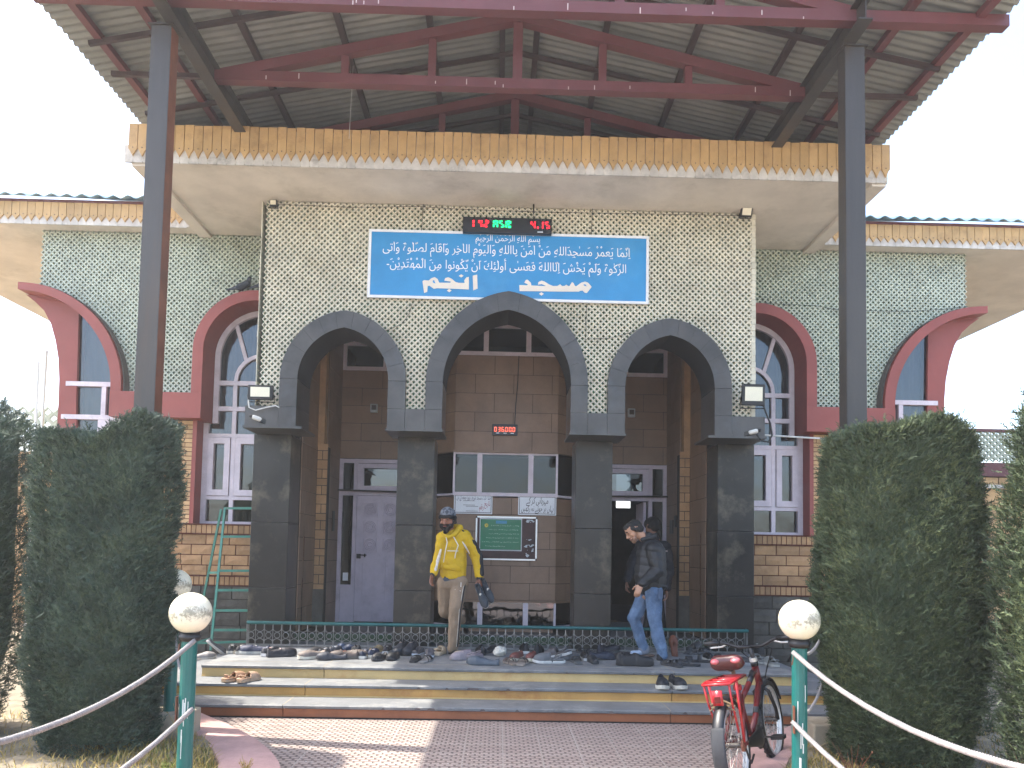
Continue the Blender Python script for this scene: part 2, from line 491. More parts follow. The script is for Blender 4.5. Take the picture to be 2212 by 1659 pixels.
g = MB(); g.add([(-30, -40, -.012), (30, -40, -.012), (30, 1.2, -.012), (-30, 1.2, -.012)], [(0, 1, 2, 3)])  # unseen pale paving, added to bounce sunlight onto the shaded front
structure(g, 'bounce_paving', 'bounce_paving')
def flare(y):                                    # half width of the path: flares towards the steps
    return 1.42 + 1.30 * max(0, min(1, (y - 4.9) / 2.15)) ** 1.7
for sgn in (-1, 1):
    g = MB(); ys = [-6, -3, 0, 3, 4.2, 4.9, 5.2, 5.5, 5.8, 6.1, 6.35, 6.6, 6.85, 7.07]
    for a, b in zip(ys, ys[1:]):
        xa, xb = flare(a), flare(b)
        wa, wb = .42, .42
        P = [(sgn * xa, a), (sgn * (xa + wa), a), (sgn * (xb + wb), b), (sgn * xb, b)]
        if sgn < 0: P = P[::-1]
        g.prism(P, .004, .055, 'z')
    structure(g, 'kerb', 'kerb_pink')
    # raised planting bed beside the path
    g = MB(); random.seed(3)
    nx, ny = 40, 80
    vs, fs = [], []
    for j in range(ny + 1):
        y = 1.0 + 6.2 * j / ny
        for i in range(nx + 1):
            x0 = flare(y) + .40
            x = x0 + (9.5 - x0) * (i / nx) ** 1.3
            z = .03 + .05 * noise.noise(Vector((x * 1.7, y * 1.7, sgn * 4))) + .025 * noise.noise(Vector((x * 7, y * 7, sgn)))
            vs.append((sgn * x, y, max(z, -.02) + .02))
    for j in range(ny):
        for i in range(nx):
            a = j * (nx + 1) + i
            q = (a, a + 1, a + nx + 2, a + nx + 1)
            fs.append(q if sgn > 0 else q[::-1])
    g.add(vs, fs); structure(g, 'planting_bed', 'soil', smooth=True)

def grass_patch(name, m, n, f, lo, hi, seed):
    rr = random.Random(seed); g = MB()
    for i in range(n):
        x, y = f(rr)
        h = rr.uniform(lo, hi); a = rr.uniform(0, 6.28); l = rr.uniform(.3, 1.1) * h; wd = rr.uniform(.002, .0045)
        dx, dy = math.cos(a), math.sin(a)
        z = .02
        g.add([(x - dy * wd, y + dx * wd, z), (x + dy * wd, y - dx * wd, z), (x + dx * l * .4 + dy * wd * .7, y + dy * l * .4 - dx * wd * .7, z + h * .6),
               (x + dx * l, y + dy * l, z + h * .85), (x + dx * l * .4 - dy * wd * .7, y + dy * l * .4 + dx * wd * .7, z + h * .6)], [(0, 1, 2, 4), (4, 2, 3)])
    o = g.build(name, m); return tag(o, None, None, None, 'stuff')
def bedpt(sgn, x1=4.6, y0=3.2, y1=6.9):
    def f(r):
        y = r.uniform(y0, y1); x0 = flare(y) + .44
        return sgn * (x0 + abs(r.gauss(0, .9)) % (x1 - x0)), y
    return f
grass_patch('dry_grass', 'dry_grass', 9000, bedpt(-1), .03, .13, 1)
grass_patch('dry_grass', 'dry_grass', 9000, bedpt(1), .03, .13, 2)
grass_patch('green_grass', 'green_grass', 4200, bedpt(-1, 3.6, 3.4, 6.2), .02, .08, 3)
grass_patch('green_grass', 'green_grass', 2500, bedpt(1, 3.6, 3.4, 6.2), .02, .08, 4)

# ================================================================== ENTRANCE STEPS (three, wrapping round both sides)
TZ = .36
st = thing('entrance_steps', 'three grey stone steps with cream and rusty risers before the porch', 'steps', (0, 7.1, 0))
LV = [(3.85, 7.13, .12, 'riser_brown'), (3.45, 7.52, .24, 'riser_ochre'), (3.03, 7.87, .36, 'riser_cream')]
for i, (hx, y0, z, m) in enumerate(LV):
    a = MB(); zb = 0 if i == 0 else LV[i - 1][2] + .001
    segs = [-hx, -2.0 + .1 * i, 1.55 + .1 * i, hx]
    for x0, x1 in zip(segs, segs[1:]):
        a.box(x0 + .004, x1 - .004, y0 + .022, y0 + .09, zb, z - .032)
    a.box(-hx + .022, -hx + .09, y0 + .0902, 9.98, zb, z - .032).box(hx - .09, hx - .022, y0 + .0902, 9.98, zb, z - .032)
    a.build('riser', m, st)
    # small skirting ledge at the riser's foot, as the photo shows
    l = MB().box(-hx + .006, hx - .006, y0 + .008, y0 + .0215, zb, zb + .011)
    l.build('riser_foot', 'riser_cream' if i else 'joint_dark', st)
    t = MB(); rr = random.Random(5 + i)
    # tread slabs with a chipped front nosing
    for x0, x1 in zip(segs, segs[1:]):
        n = max(3, int((x1 - x0) / .045)); vs = []
        for k in range(n + 1):
            x = x0 + .003 + (x1 - x0 - .006) * k / n
            c = max(0, rr.gauss(-.003, .007)) if x > -1.6 else max(0, rr.gauss(-.006, .005))
            vs.append((x, y0 + min(c, .022), c * .5))
        P = []
        for x, y, c in vs: P += [(x, y + .004, z - .030), (x, y, z - .008 - c * .3), (x, y + .008 + c, z - .0015 - c * .2), (x, y + .05, z)]
        yb = 9.98
        for x, y, c in vs: P += [(x, yb, z)]
        F_ = []
        for k in range(n):
            for q in range(3): F_.append((4 * k + q, 4 * k + 4 + q, 4 * k + 5 + q, 4 * k + 1 + q))
            e = 4 * (n + 1)
            F_.append((4 * k + 3, 4 * k + 7, e + k + 1, e + k))
        t.add(P, F_)
        t.add([(x0 + .003, y0 + .004, z - .033), (x1 - .003, y0 + .004, z - .033), (x1 - .003, y0 + .1, z - .033), (x0 + .003, y0 + .1, z - .033)], [(3, 2, 1, 0)])
    t.build('tread', 'tread_stone', st)
    nz = MB()
    for x0, x1 in zip(segs, segs[1:]):
        nz.box(x0 + .006, x1 - .006, y0 + .010, y0 + .03, z - .0315, z - .012)
    for s_ in (-1, 1):
        nz.box(s_ * hx, s_ * (hx - .03), y0 + .012, 9.98, z - .031, z - .002)
    nz.build('nosing', 'nosing', st)
    j = MB()
    for x in segs[1:-1]: j.box(x - .004, x + .004, y0 + .01, 9.9, z - .006, z + .0012)
    j.box(-hx + .1, hx - .1, y0 + .25, y0 + .256, z - .006, z + .0012) if i == 2 else None
    j.build('joint', 'concrete', st)

# ================================================================== MOSQUE BUILDING
B = thing('mosque_building', 'mosque with cream lattice front, three dark pointed arches and lower wings either side', 'building', (0, 9.5, 0))
def part(mb, name, m, parent=None, **kw): return mb.build(name, m, parent or B, **kw)

def arch_pts(cx, a, zs, rise, n=20, half=None):
    """pointed arch curve from left springing over the apex to the right one"""
    c = (rise * rise - a * a) / (2 * a); Rr = a + c
    th = math.acos(max(-1, min(1, c / Rr)))
    r = [(cx + Rr * math.cos(th * i / n) - c, zs + Rr * math.sin(th * i / n)) for i in range(n + 1)]
    l = [(2 * cx - x, z) for x, z in r]
    pts = l + r[::-1][1:]
    return pts                                   # left to right
def arch_h(x, cx, a, zs, rise):
    d = abs(x - cx)
    if d >= a: return None
    c = (rise * rise - a * a) / (2 * a); Rr = a + c
    return zs + math.sqrt(max(0, Rr * Rr - (d + c) ** 2))

ZS, ZB, ZPL = 3.53, 2.965, 3.20
ARCH = [(-1.932, .737, .83, .532, .625), (0.0, .957, 1.11, .757, .885), (1.932, .737, .83, .532, .625)]
# porch front: dark arch frames
YA, YB_ = 8.98, 9.60
for cx, ao, ro_, ai, ri in ARCH:
    g = MB(); jn = MB()
    po, pi_ = arch_pts(cx, ao, ZS, ro_, 22), arch_pts(cx, ai, ZS, ri, 22)
    n = len(po); step = 4
    for k in range(0, n - 1, step):
        k2 = min(k + step, n - 1)
        # each voussoir block its own island with a hair joint
        idx = list(range(k, k2 + 1))
        e = .0035
        o_ = [Vector((po[i][0], po[i][1])) for i in idx]; i_ = [Vector((pi_[i][0], pi_[i][1])) for i in idx]
        for arr in (o_, i_):
            d0 = (arr[1] - arr[0]).normalized() * e * .5; d1 = (arr[-2] - arr[-1]).normalized() * e * .5
            arr[0] = arr[0] + d0; arr[-1] = arr[-1] + d1
        poly = [tuple(v) for v in i_] + [tuple(v) for v in o_[::-1]]
        m_ = len(poly); h = len(i_)
        vs = [(x, YA, z) for x, z in poly] + [(x, YB_, z) for x, z in poly]
        fs = [(i, i + 1, m_ - 2 - i, m_ - 1 - i) for i in range(h - 1)]
        fs = [q[::-1] for q in fs]
        fs += [(i, (i + 1) % m_, (i + 1) % m_ + m_, i + m_) for i in range(m_)]
        fs += [tuple(m_ + v for v in (i, i + 1, m_ - 2 - i, m_ - 1 - i)) for i in range(h - 1)]
        g.add(vs, fs)
    for s_ in (-1, 1):
        x0, x1 = cx + s_ * ai, cx + s_ * ao
        for z0, z1 in ((ZB, ZB + .235), (ZB + .238, ZS - .003)):
            g.box(x0, x1, YA, YB_, z0, z1)
    part(g, 'arch_frame', 'granite_dark')
    jb = MB()
    for k in range(n - 1):
        q = [pi_[k], pi_[k + 1], po[k + 1], po[k]]
        q = [((x - cx) * .998 + cx, z) for x, z in q]
        jb.prism(q[::-1], YA + .004, YB_ - .004)
    part(jb, 'joint_backing', 'joint_dark')
for x0, x1 in ((-3.06, -2.672), (-1.192, -.960), (.960, 1.192), (2.672, 3.06)):
    part(MB().box(x0, x1, YA + .001, YB_ - .002, ZB, ZPL), 'impost', 'granite_dark')
for x0, x1 in ((-3.075, -2.385), (-1.415, -.742), (.742, 1.415), (2.385, 3.075)):
    part(MB().box(x0, x1, YA - .02, YB_ + .02, ZB - .028, ZB - .001), 'abacus', 'granite_dark')
for cx in (-2.865, -1.10, 1.10, 2.865):
    g = MB()
    for z0, z1 in ((TZ, 1.05), (1.053, 1.85), (1.853, ZB - .03)):
        g.box(cx - .228, cx + .228, 9.45, 9.93, z0 + (.004 if z0 == TZ else 0), z1)
    part(g, 'pillar', 'granite_pillar', bevel=.006)
# green painted plinth strip behind the railing
part(MB().box(-3.05, 3.05, 9.935, 9.98, TZ, TZ + .10), 'plinth_strip', 'plinth_green')

def lattice(x0, x1, z0, z1, Y, inside, h=.0358, depth=.03, a=.60):
    g = MB(); V, F_ = g.v, g.f
    ring_o = [(h, 0), (h / 2, h / 2), (0, h), (-h / 2, h / 2), (-h, 0), (-h / 2, -h / 2), (0, -h), (h / 2, -h / 2)]
    k = a * h; q = k * .46
    ring_i = [(k, 0), (q, q), (0, k), (-q, q), (-k, 0), (-q, -q), (0, -k), (q, -q)]
    i0, i1 = int(x0 / h) - 1, int(x1 / h) + 1
    j0, j1 = int(z0 / h) - 1, int(z1 / h) + 1
    for j in range(j0, j1 + 1):
        for i in range(i0, i1 + 1):
            if (i + j) & 1: continue
            cx, cz = i * h, j * h
            if not (x0 < cx < x1 and z0 < cz < z1) or not inside(cx, cz): continue
            b = len(V); dy = .0025 * noise.noise(Vector((cx * 3, cz * 3, 0)))
            V += [(cx + u, Y + dy, cz + w_) for u, w_ in ring_o]
            V += [(cx + u, Y - .004 + dy, cz + w_) for u, w_ in ring_i]
            V += [(cx + u, Y + depth, cz + w_) for u, w_ in ring_i]
            for t in range(8):
                t2 = (t + 1) % 8
                F_.append((b + t, b + 8 + t, b + 8 + t2, b + t2))
                F_.append((b + 8 + t, b + 16 + t, b + 16 + t2, b + 8 + t2))
    return g
def in_main(x, z):
    for cx, ao, ro_, ai, ri in ARCH:
        if abs(x - cx) < ao - .03:
            if z < ZS: return False
            if z < arch_h(x, cx, ao, ZS, ro_) - .035: return False
    return True
YL = 9.08
part(lattice(-2.93, 2.95, ZPL - .01, 5.70, YL, in_main, a=.62), 'lattice_screen', 'lattice_cream')
# solid wall behind the lattice, with the three arch openings cut out
def wall_with_arches(x0, x1, z0, z1, y0, y1, arches):
    """a strip wall of columns, open under each arch"""
    g = MB(); xs = {x0, x1}
    for cx, a, rise in arches:
        for i in range(25): xs.add(max(x0, min(x1, cx - a + 2 * a * i / 24)))
    xs = sorted(xs)
    for xa, xb in zip(xs, xs[1:]):
        if xb - xa < 1e-5: continue
        za = zb = z0
        for cx, a, rise in arches:
            m_ = (xa + xb) / 2
            if abs(m_ - cx) < a:
                za = arch_h(xa, cx, a, ZS, rise) or ZS; zb = arch_h(xb, cx, a, ZS, rise) or ZS
        g.prism([(xa, za), (xb, zb), (xb, z1), (xa, z1)], y0, y1)
    return g
part(wall_with_arches(-2.93, 2.95, ZPL, 5.70, YL + .03, YB_ - .01, [(c, a - .05, r - .05) for c, a, r, _, _ in ARCH]), 'lattice_backing', 'lattice_back')
# cream edge strips up both sides of the lattice
for s_ in (-1, 1):
    g = MB(); rr = random.Random(s_ + 3); z = ZPL
    while z < 5.69:
        hh = min(.076, 5.695 - z); x = s_ * 2.95
        g.box(x - .02, x + .03 * s_ + rr.uniform(-.004, .004), YL - .006, YL + .5, z + .002, z + hh - .002); z += .076
    part(g, 'lattice_edge', 'lattice_cream')

# ---- main roof slab with pointed fascia planks
def fascia(x0, x1, y, z0, z1, face, parent, seed, top_rough=.006, pw=.1):
    """pointed yellow planks over white teeth along a slab edge; face 'y' looks to the camera, '-x' / 'x' sideways"""
    rr = random.Random(seed); g = MB(); t = MB(); nd = MB()
    n = max(1, int(round((x1 - x0) / pw))); pw = (x1 - x0) / n
    tip = z0 + (z1 - z0) * .14; sh = z0 + (z1 - z0) * .34
    for i in range(n):
        a, b = x0 + i * pw + .0035, x0 + (i + 1) * pw - .0035
        m_ = (a + b) / 2; zt = z1 + rr.uniform(-top_rough, top_rough); e = rr.uniform(0, .004); tp = tip + rr.uniform(-.008, .008)
        poly = [(a, sh), (a + .18 * pw, sh - .3 * (sh - tip)), (m_, tp), (b - .18 * pw, sh - .3 * (sh - tip)), (b, sh), (b, zt), (a, zt)]
        c, d = x0 + i * pw - pw / 2 + .003, x0 + (i + 1) * pw - pw / 2 - .003
        if face == 'y':
            g.prism(poly, y - .022 - e, y - .004); t.box(c, d, y - .0035, y + .02, z0, sh + .05)
            nd.cone((m_, y - .0225 - e, sh + .012), (m_, y - .026 - e, sh + .012), .0065, .005, 6, m=2)
        else:
            sg = 1 if face == 'x' else -1
            q = [(p[0], p[1]) for p in poly]
            g.prism(q if sg > 0 else q, y + sg * .004, y + sg * (.022 + e), 'x'); t.box(y + sg * .0035, y - sg * .02, c, d, z0, sh + .05)
    g.build('fascia_plank', 'fascia_yellow', parent); t.build('fascia_teeth', 'fascia_white', parent)
    if nd.v: nd.build('fascia_nail', 'nosing', parent)
SX0, SX1, SY = -4.14, 4.15, 8.20
slab = part(MB().box(SX0, SX1, SY, 10.9, 5.71, 6.08), 'roof_slab', 'plaster_cream')
fascia(SX0 - .02, SX1 + .02, SY, 5.69, 6.11, 'y', slab, 11)
fascia(SY + .06, 10.6, SX0, 5.69, 6.11, '-x', slab, 12)
fascia(SY + .06, 10.6, SX1, 5.69, 6.11, 'x', slab, 13)
# plaster downstand along both soffit edges
for s_, x in ((-1, SX0), (1, SX1)):
    MB().box(x - s_ * .004, x - s_ * .16, SY + .03, 10.2, 5.665, 5.7095).build('soffit_rib', 'plaster_cream', slab)
# block of the hall behind the canopy roof
part(MB().box(-4.55, 4.85, 10.45, 16.5, 6.13, 6.52), 'clerestory', 'plaster_cream')

# ---- wings
def wing(s):
    """one wing; s = -1 left, 1 right"""
    W = thing('mosque_wing', None, None)
    col.objects.unlink(W); bpy.data.objects.remove(W)
    xin, xout = 2.98, 6.2
    cxw, ao, ai = 3.29, .80, .665                # arched window next to the porch
    zsw = 4.10
    cxe, rxo, rzo = 6.36, 1.37, 1.36             # half arch sweeping out past the corner
    def inside(x, z):
        X = s * x
        if abs(X - cxw) < ao - .02 and (z < zsw or (X - cxw) ** 2 + (z - zsw) ** 2 < (ao - .03) ** 2): return False
        dx = (cxe - X) / rxo
        if dx < 1 and z < 3.57 + rzo * math.sqrt(max(0, 1 - dx * dx)) - .03: return False
        return True
    Yw = 10.15
    g = lattice(min(s * xin, s * xout), max(s * xin, s * xout), 3.48, 5.70, Yw, inside)
    part(g, 'wing_lattice', 'lattice_mint')
    # backing in column strips
    g = MB(); n = 60
    for i in range(n):
        xa, xb = xin + (xout - xin) * i / n, xin + (xout - xin) * (i + 1) / n
        def low(X):
            z = 3.48
            if abs(X - cxw) < ao - .04: z = max(z, zsw + math.sqrt(max(0, (ao - .04) ** 2 - (X - cxw) ** 2)))
            dx = (cxe - X) / rxo
            if dx < .97: z = max(z, 3.57 + rzo * math.sqrt(1 - dx * dx) - .04)
            return z
        P = [(s * xa, low(xa)), (s * xb, low(xb)), (s * xb, 5.71), (s * xa, 5.71)]
        g.prism(P if s > 0 else P[::-1], Yw + .03, Yw + .45)
    part(g, 'wing_backing', 'lattice_back')
    # red band: arch over the window, flat link, sweeping half arch
    def band(outer, inner, y0, y1, name='red_band', m='red_paint'):
        g = MB()
        CL = lambda p: (max(p[0], 2.965), p[1])
        outer, inner = [CL(p) for p in outer], [CL(p) for p in inner]
        for k in range(len(outer) - 1):
            if max(outer[k][0], outer[k + 1][0], inner[k][0], inner[k + 1][0]) < 2.97: continue
            P = [inner[k], inner[k + 1], outer[k + 1], outer[k]]
            P = [(s * x, z) for x, z in P]
            g.prism(P, y0, y1)
        part(g, name, m)
    N_ = 24
    o_ = [(cxw + ao, 3.53)] + [(cxw + ao * math.cos(math.pi * i / N_), zsw + ao * math.sin(math.pi * i / N_)) for i in range(N_ + 1)] + [(cxw - ao, 3.53)]
    i_ = [(cxw + ai, 3.53)] + [(cxw + ai * math.cos(math.pi * i / N_), zsw + ai * math.sin(math.pi * i / N_)) for i in range(N_ + 1)] + [(cxw - ai, 3.53)]
    band(o_, i_, 9.95, 10.42)
    part(MB().box(s * (cxw + ai), s * 5.13, 9.951, 10.14, 3.20, 3.529), 'red_band', 'red_paint')
    part(MB().box(s * 3.957, s * 4.07, 10.1405, 10.42, 3.1995, 3.529), 'red_reveal', 'red_paint')
    part(MB().box(s * 4.062, s * 4.115, 10.13, 10.42, 1.84, 3.199), 'red_jamb', 'red_paint')
    o2 = [(cxe - rxo, 3.53)] + [(cxe - rxo * math.cos(R(90) * i / N_), 3.57 + rzo * math.sin(R(90) * i / N_)) for i in range(N_ + 1)] + [(6.38, 4.935)]
    i2 = [(cxe - rxo + .135, 3.53)] + [(cxe - (rxo - .135) * math.cos(R(90) * i / N_), 3.57 + (rzo - .135 + .0016 * i) * math.sin(R(90) * i / N_)) for i in range(N_ + 1)] + [(6.38, 4.84)]
    band(o2, i2, 9.95, 10.14)
    # grey unpainted back of the half arch, seen past its edge
    band([(x - .005 if k else x, z + .012) for k, (x, z) in enumerate(o2)], [(x - .02, z) for x, z in o2], 10.0, 10.14, 'band_edge', 'red_grey')
    # flaring corner pier under it
    oc = [(6.37, 4.83), (6.25, 4.74), (6.12, 4.62), (6.02, 4.44), (5.95, 4.22), (5.90, 3.98), (5.875, 3.7), (5.87, 3.4), (5.87, 2.95)]
    ic = [(5.70, 4.70), (5.69, 4.69), (5.685, 4.62), (5.68, 4.40), (5.675, 4.20), (5.67, 3.95), (5.665, 3.7), (5.66, 3.4), (5.63, 2.95)]
    oc = [(x + .02, z) for x, z in oc]
    g = MB()
    for k in range(len(oc) - 1):
        P = [ic[k + 1], oc[k + 1], oc[k], ic[k]]
        P = [(s * x, z) for x, z in P]
        g.prism(P if s > 0 else P[::-1], 10.142, 10.50)
    P = [(5.70, 4.70), (6.36, 4.83), (6.38, 4.86), (6.1, 4.85), (5.85, 4.80)]
    P = [(s * x, z) for x, z in P]; g.prism(P, 10.1415, 10.4)
    part(g, 'corner_pier', 'red_paint')
    part(MB().box(s * 5.62, s * 5.86, 10.15, 10.5, .4, 2.95), 'corner_post', 'sandstone')
    # ---- tall arched window next to the porch
    wf = MB(); Yg = 10.40; fw = .055
    X0, X1 = 2.97, cxw + ai - .01
    rI = ai - .01
    frO = [(cxw + rI * math.cos(math.pi * i / 24), zsw + rI * math.sin(math.pi * i / 24)) for i in range(25)]
    frI = [(cxw + (rI - fw * 1.3) * math.cos(math.pi * i / 24), zsw + (rI - fw * 1.3) * math.sin(math.pi * i / 24)) for i in range(25)]
    for k in range(24):
        if min(frI[k + 1][0], frO[k + 1][0]) < 2.97: continue
        P = [frI[k], frI[k + 1], frO[k + 1], frO[k]]; P = [(s * x, z) for x, z in P]
        wf.prism(P, Yg - .05, Yg + .03)
    fo = [(cxw + .39 * math.cos(math.pi * i / 12), 3.78 + .38 * math.sin(math.pi * i / 12)) for i in range(13)]
    fi = [(cxw + .34 * math.cos(math.pi * i / 12), 3.78 + .33 * math.sin(math.pi * i / 12)) for i in range(13)]
    for k in range(12):
        if fo[k + 1][0] < 2.97: continue
        P = [fi[k], fi[k + 1], fo[k + 1], fo[k]]; P = [(s * x, z) for x, z in P]
        wf.prism(P, Yg - .045, Yg + .02)
    for t in (R(50),):
        wf.bar((s * (cxw + .37 * math.cos(t)), Yg - .012, 3.78 + .36 * math.sin(t)), (s * (cxw + (rI - .04) * math.cos(t)), Yg - .012, zsw + (rI - .04) * math.sin(t)), .05, .035, (0, 1, 0))
    wf.box(s * (X1 - fw * 1.3), s * X1, Yg - .05, Yg + .03, 3.2, zsw - .001)
    wf.box(s * 3.99, s * 4.06, Yg - .05, Yg + .03, 1.83, 3.2)
    for z, hh, xe in ((3.72, .06, X1 - .073), (3.37, .06, X1 - .073), (3.01, .05, 3.989), (1.83, .05, 3.989), (2.17, .05, 3.989)):
        wf.box(s * X0, s * xe, Yg - .048, Yg + .028, z, z + hh)
    win = part(wf, 'arched_window', 'frame_pink')
    v = MB()
    for a, b in ((1.881, 2.169), (3.061, 3.369), (3.431, 3.719)): v.box(s * 3.63, s * 3.685, Yg - .046, Yg + .026, a, b)
    v.box(s * 3.63, s * 3.685, Yg - .049, Yg + .024, 2.221, 3.009)
    v.build('mullion', 'frame_pink', win)
    for xa, xb in ((X0 + .01, 3.622), (3.693, 3.985)):
        c = MB()
        for P in ((xa, xb, 2.225, 2.305), (xa, xb, 2.925, 3.005)): c.box(s * P[0], s * P[1], Yg - .065, Yg + .01, P[2], P[3])
        for P in ((xa, xa + .075), (xb - .075, xb)): c.box(s * P[0], s * P[1], Yg - .064, Yg + .009, 2.3055, 2.9245)
        c.build('casement', 'frame_pink', win)
    gl = MB()
    Pn = [(s * x, z) for x, z in [(X0 + .01, 1.85), (4.05, 1.85), (4.05, 3.19), (X1 - .01, 3.19)] + [q for q in frI if q[0] > 2.98] + [(2.98, 4.6)]]
    gl.add([(x, Yg + .0, z) for x, z in Pn], [tuple(range(len(Pn))) if s > 0 else tuple(range(len(Pn) - 1, -1, -1))])
    gl.build('pane', 'pane_glass', win)
    # curtain and dim room behind the glass
    cu_ = MB(); nC = 40
    for i in range(nC):
        xa, xb = X0 + (X1 - X0) * i / nC, X0 + (X1 - X0) * (i + 1) / nC
        if .42 < i / nC < .5: continue
        ya, yb = Yg + .22 + .03 * math.sin(i * 1.1), Yg + .22 + .03 * math.sin((i + 1) * 1.1)
        zt = 4.75; cu_.add([(s * xa, ya, 2.9), (s * xb, yb, 2.9), (s * xb, yb, zt), (s * xa, ya, zt)], [(0, 1, 2, 3)])
    cu_.build('curtain', 'curtain', win, smooth=True)
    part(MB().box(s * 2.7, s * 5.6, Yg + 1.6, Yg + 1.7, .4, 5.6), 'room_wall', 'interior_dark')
    # ---- corner window
    cf_ = MB(); Yc = 10.19
    for z, hh, xa, xb in ((3.62, .06, 4.98, 5.80), (3.18, .06, 4.98, 5.84), (1.9, .05, 4.98, 5.66)):
        cf_.box(s * xa, s * xb, Yc - .06, Yc + .03, z, z + hh)
    cf_.box(s * 5.27, s * 5.33, Yc - .055, Yc + .025, 3.2405, 3.6195).box(s * 5.30, s * 5.36, Yc - .055, Yc + .025, 1.951, 3.1795)
    cf_.box(s * 4.99, s * 5.05, Yc - .055, Yc + .025, 1.951, 3.1795)
    cf_.box(s * 5.0501, s * 5.2999, Yc - .053, Yc + .02, 3.09, 3.1785)
    cw = part(cf_, 'corner_window', 'frame_pink')
    Pn = [(5.0, 1.9), (5.68, 1.9), (5.68, 4.62), (5.45, 4.45), (5.25, 4.2), (5.12, 3.9), (5.0, 3.6)]
    Pn = [(s * x, z) for x, z in Pn]
    if s < 0: Pn = Pn[::-1]
    MB().add([(x, Yc, z) for x, z in Pn], [tuple(range(len(Pn)))]).build('pane', 'pane_glass', cw)
    cu2_ = MB(); nC = 24
    for i in range(nC):
        xa, xb = 5.02 + .64 * i / nC, 5.02 + .64 * (i + 1) / nC
        ya, yb = Yc + .12 + .02 * math.sin(i * 1.3), Yc + .12 + .02 * math.sin((i + 1) * 1.3)
        cu2_.add([(s * xa, ya, 2.0), (s * xb, yb, 2.0), (s * xb, yb, 4.7), (s * xa, ya, 4.7)], [(0, 1, 2, 3)])
    cu2_.build('curtain', 'sign_white', cw, smooth=True)
    # ---- stonework
    def blocks(name, m, jm, xa, xb, za, zb, Y, bw, bh, seed, gap=.012, rough=.008):
        rr = random.Random(seed); g = MB(); rows = max(1, int(round((zb - za) / bh))); bh = (zb - za) / rows
        for r_ in range(rows):
            x = xa - (bw * .5 if r_ % 2 else 0) - rr.uniform(0, .05)
            while x < xb:
                ww = bw * rr.uniform(.88, 1.12)
                p, q = max(x + gap / 2, xa), min(x + ww - gap / 2, xb)
                if q - p > .025:
                    d = rr.uniform(0, rough)
                    za_, zb_ = za + r_ * bh + gap / 2, za + (r_ + 1) * bh - gap / 2
                    # a roughly dressed face: middle points pushed out a little
                    nx_ = max(1, int((q - p) / .08)); nz_ = 2
                    vs, fs = [], []
                    for jz in range(nz_ + 1):
                        for ix in range(nx_ + 1):
                            ed = ix in (0, nx_) or jz in (0, nz_)
                            vs.append((s * (p + (q - p) * ix / nx_), Y - d - (0 if ed else rr.uniform(.002, .014)), za_ + (zb_ - za_) * jz / nz_))
                    for jz in range(nz_):
                        for ix in range(nx_):
                            a = jz * (nx_ + 1) + ix; qd = (a, a + 1, a + nx_ + 2, a + nx_ + 1)
                            fs.append(qd if s > 0 else qd[::-1])
                    g.add(vs, fs)
                    sd = [(s * p, Y - d, za_), (s * q, Y - d, za_), (s * q, Y - d, zb_), (s * p, Y - d, zb_)]
                    bk = [(u, Y + .02, v_) for u, _, v_ in sd]
                    g.add(sd + bk, [(0, 4, 5, 1), (1, 5, 6, 2), (2, 6, 7, 3), (3, 7, 4, 0)])
                x += ww
        o = part(g, name, m)
        MB().box(s * xa, s * xb, Y + .006, Y + .05, za, zb).build('mortar', jm, o)
    XW0, XW1 = cxw - ai - .6, 6.1
    Yst = 10.16
    blocks('sandstone_blocks', 'sandstone', 'mortar_rust', 4.285, 4.99, 1.84, 3.195, Yst, .30, .15, 21 + s)
    blocks('brick_column', 'sandstone', 'mortar_rust', 4.122, 4.27, 1.84, 3.195, Yst - .012, .2, .058, 22 + s, .010, .003)
    blocks('brick_column', 'sandstone', 'mortar_rust', 5.055, 5.18, 1.84, 3.195, Yst + .14, .2, .058, 23 + s, .010, .003)
    blocks('soldier_bricks', 'sandstone_tan', 'mortar_rust', 2.62, XW1, 1.71, 1.825, Yst - .02, .068, .115, 24 + s, .011, .004)
    blocks('sandstone_blocks', 'sandstone_tan', 'mortar_rust', 2.62, XW1, 1.165, 1.70, Yst, .30, .135, 25 + s)
    blocks('soldier_bricks', 'sandstone_tan', 'mortar_rust', 2.62, XW1, 1.04, 1.155, Yst - .02, .068, .115, 26 + s, .011, .004)
    blocks('plinth_stone', 'stone_grey', 'mortar_grey', 2.62, XW1, 0, 1.03, Yst - .01, .36, .172, 27 + s, .012, .02)
    lg = MB().box(s * 2.62, s * XW1, Yst - .035, Yst + .04, 1.8255, 1.84).box(s * 2.62, s * XW1, Yst - .03, Yst + .04, 1.7005, 1.7095).box(s * 2.62, s * XW1, Yst - .03, Yst + .04, 1.155, 1.164).box(s * 2.62, s * XW1, Yst - .03, Yst + .04, 1.0305, 1.0395)
    part(lg, 'string_course', 'mortar_rust')
    # side wall going back
    part(MB().box(s * 5.88, s * 6.1, 10.52, 16, 0, 5.7), 'side_wall', 'sandstone')
    # ---- wing roof slab, fascia and sheet roof
    ra, rb = 3.0, 8.6
    sl = part(MB().box(s * (SX1 + .03 if s > 0 else -SX0 + .03), s * rb, 9.93, 15.5, 5.715, 6.0), 'roof_slab', 'plaster_cream')
    x0_, x1_ = (4.18, 8.6) if s > 0 else (-8.6, -4.17)
    fascia(x0_, x1_, 9.93, 5.70, 6.02, 'y', sl, 30 + s, pw=.1)
    # the slab edge seen under the big roof
    x0_, x1_ = (3.0, 4.17) if s > 0 else (-4.16, -3.0)
    rs = MB(); nw = 150
    prof = []
    xs = [(s * (3.95 + (rb + .25 - 3.95) * i / nw)) for i in range(nw + 1)]
    rows_ = [(9.78, 0), (10.6, 0), (11.6, 0), (12.8, 0)]
    vs = []
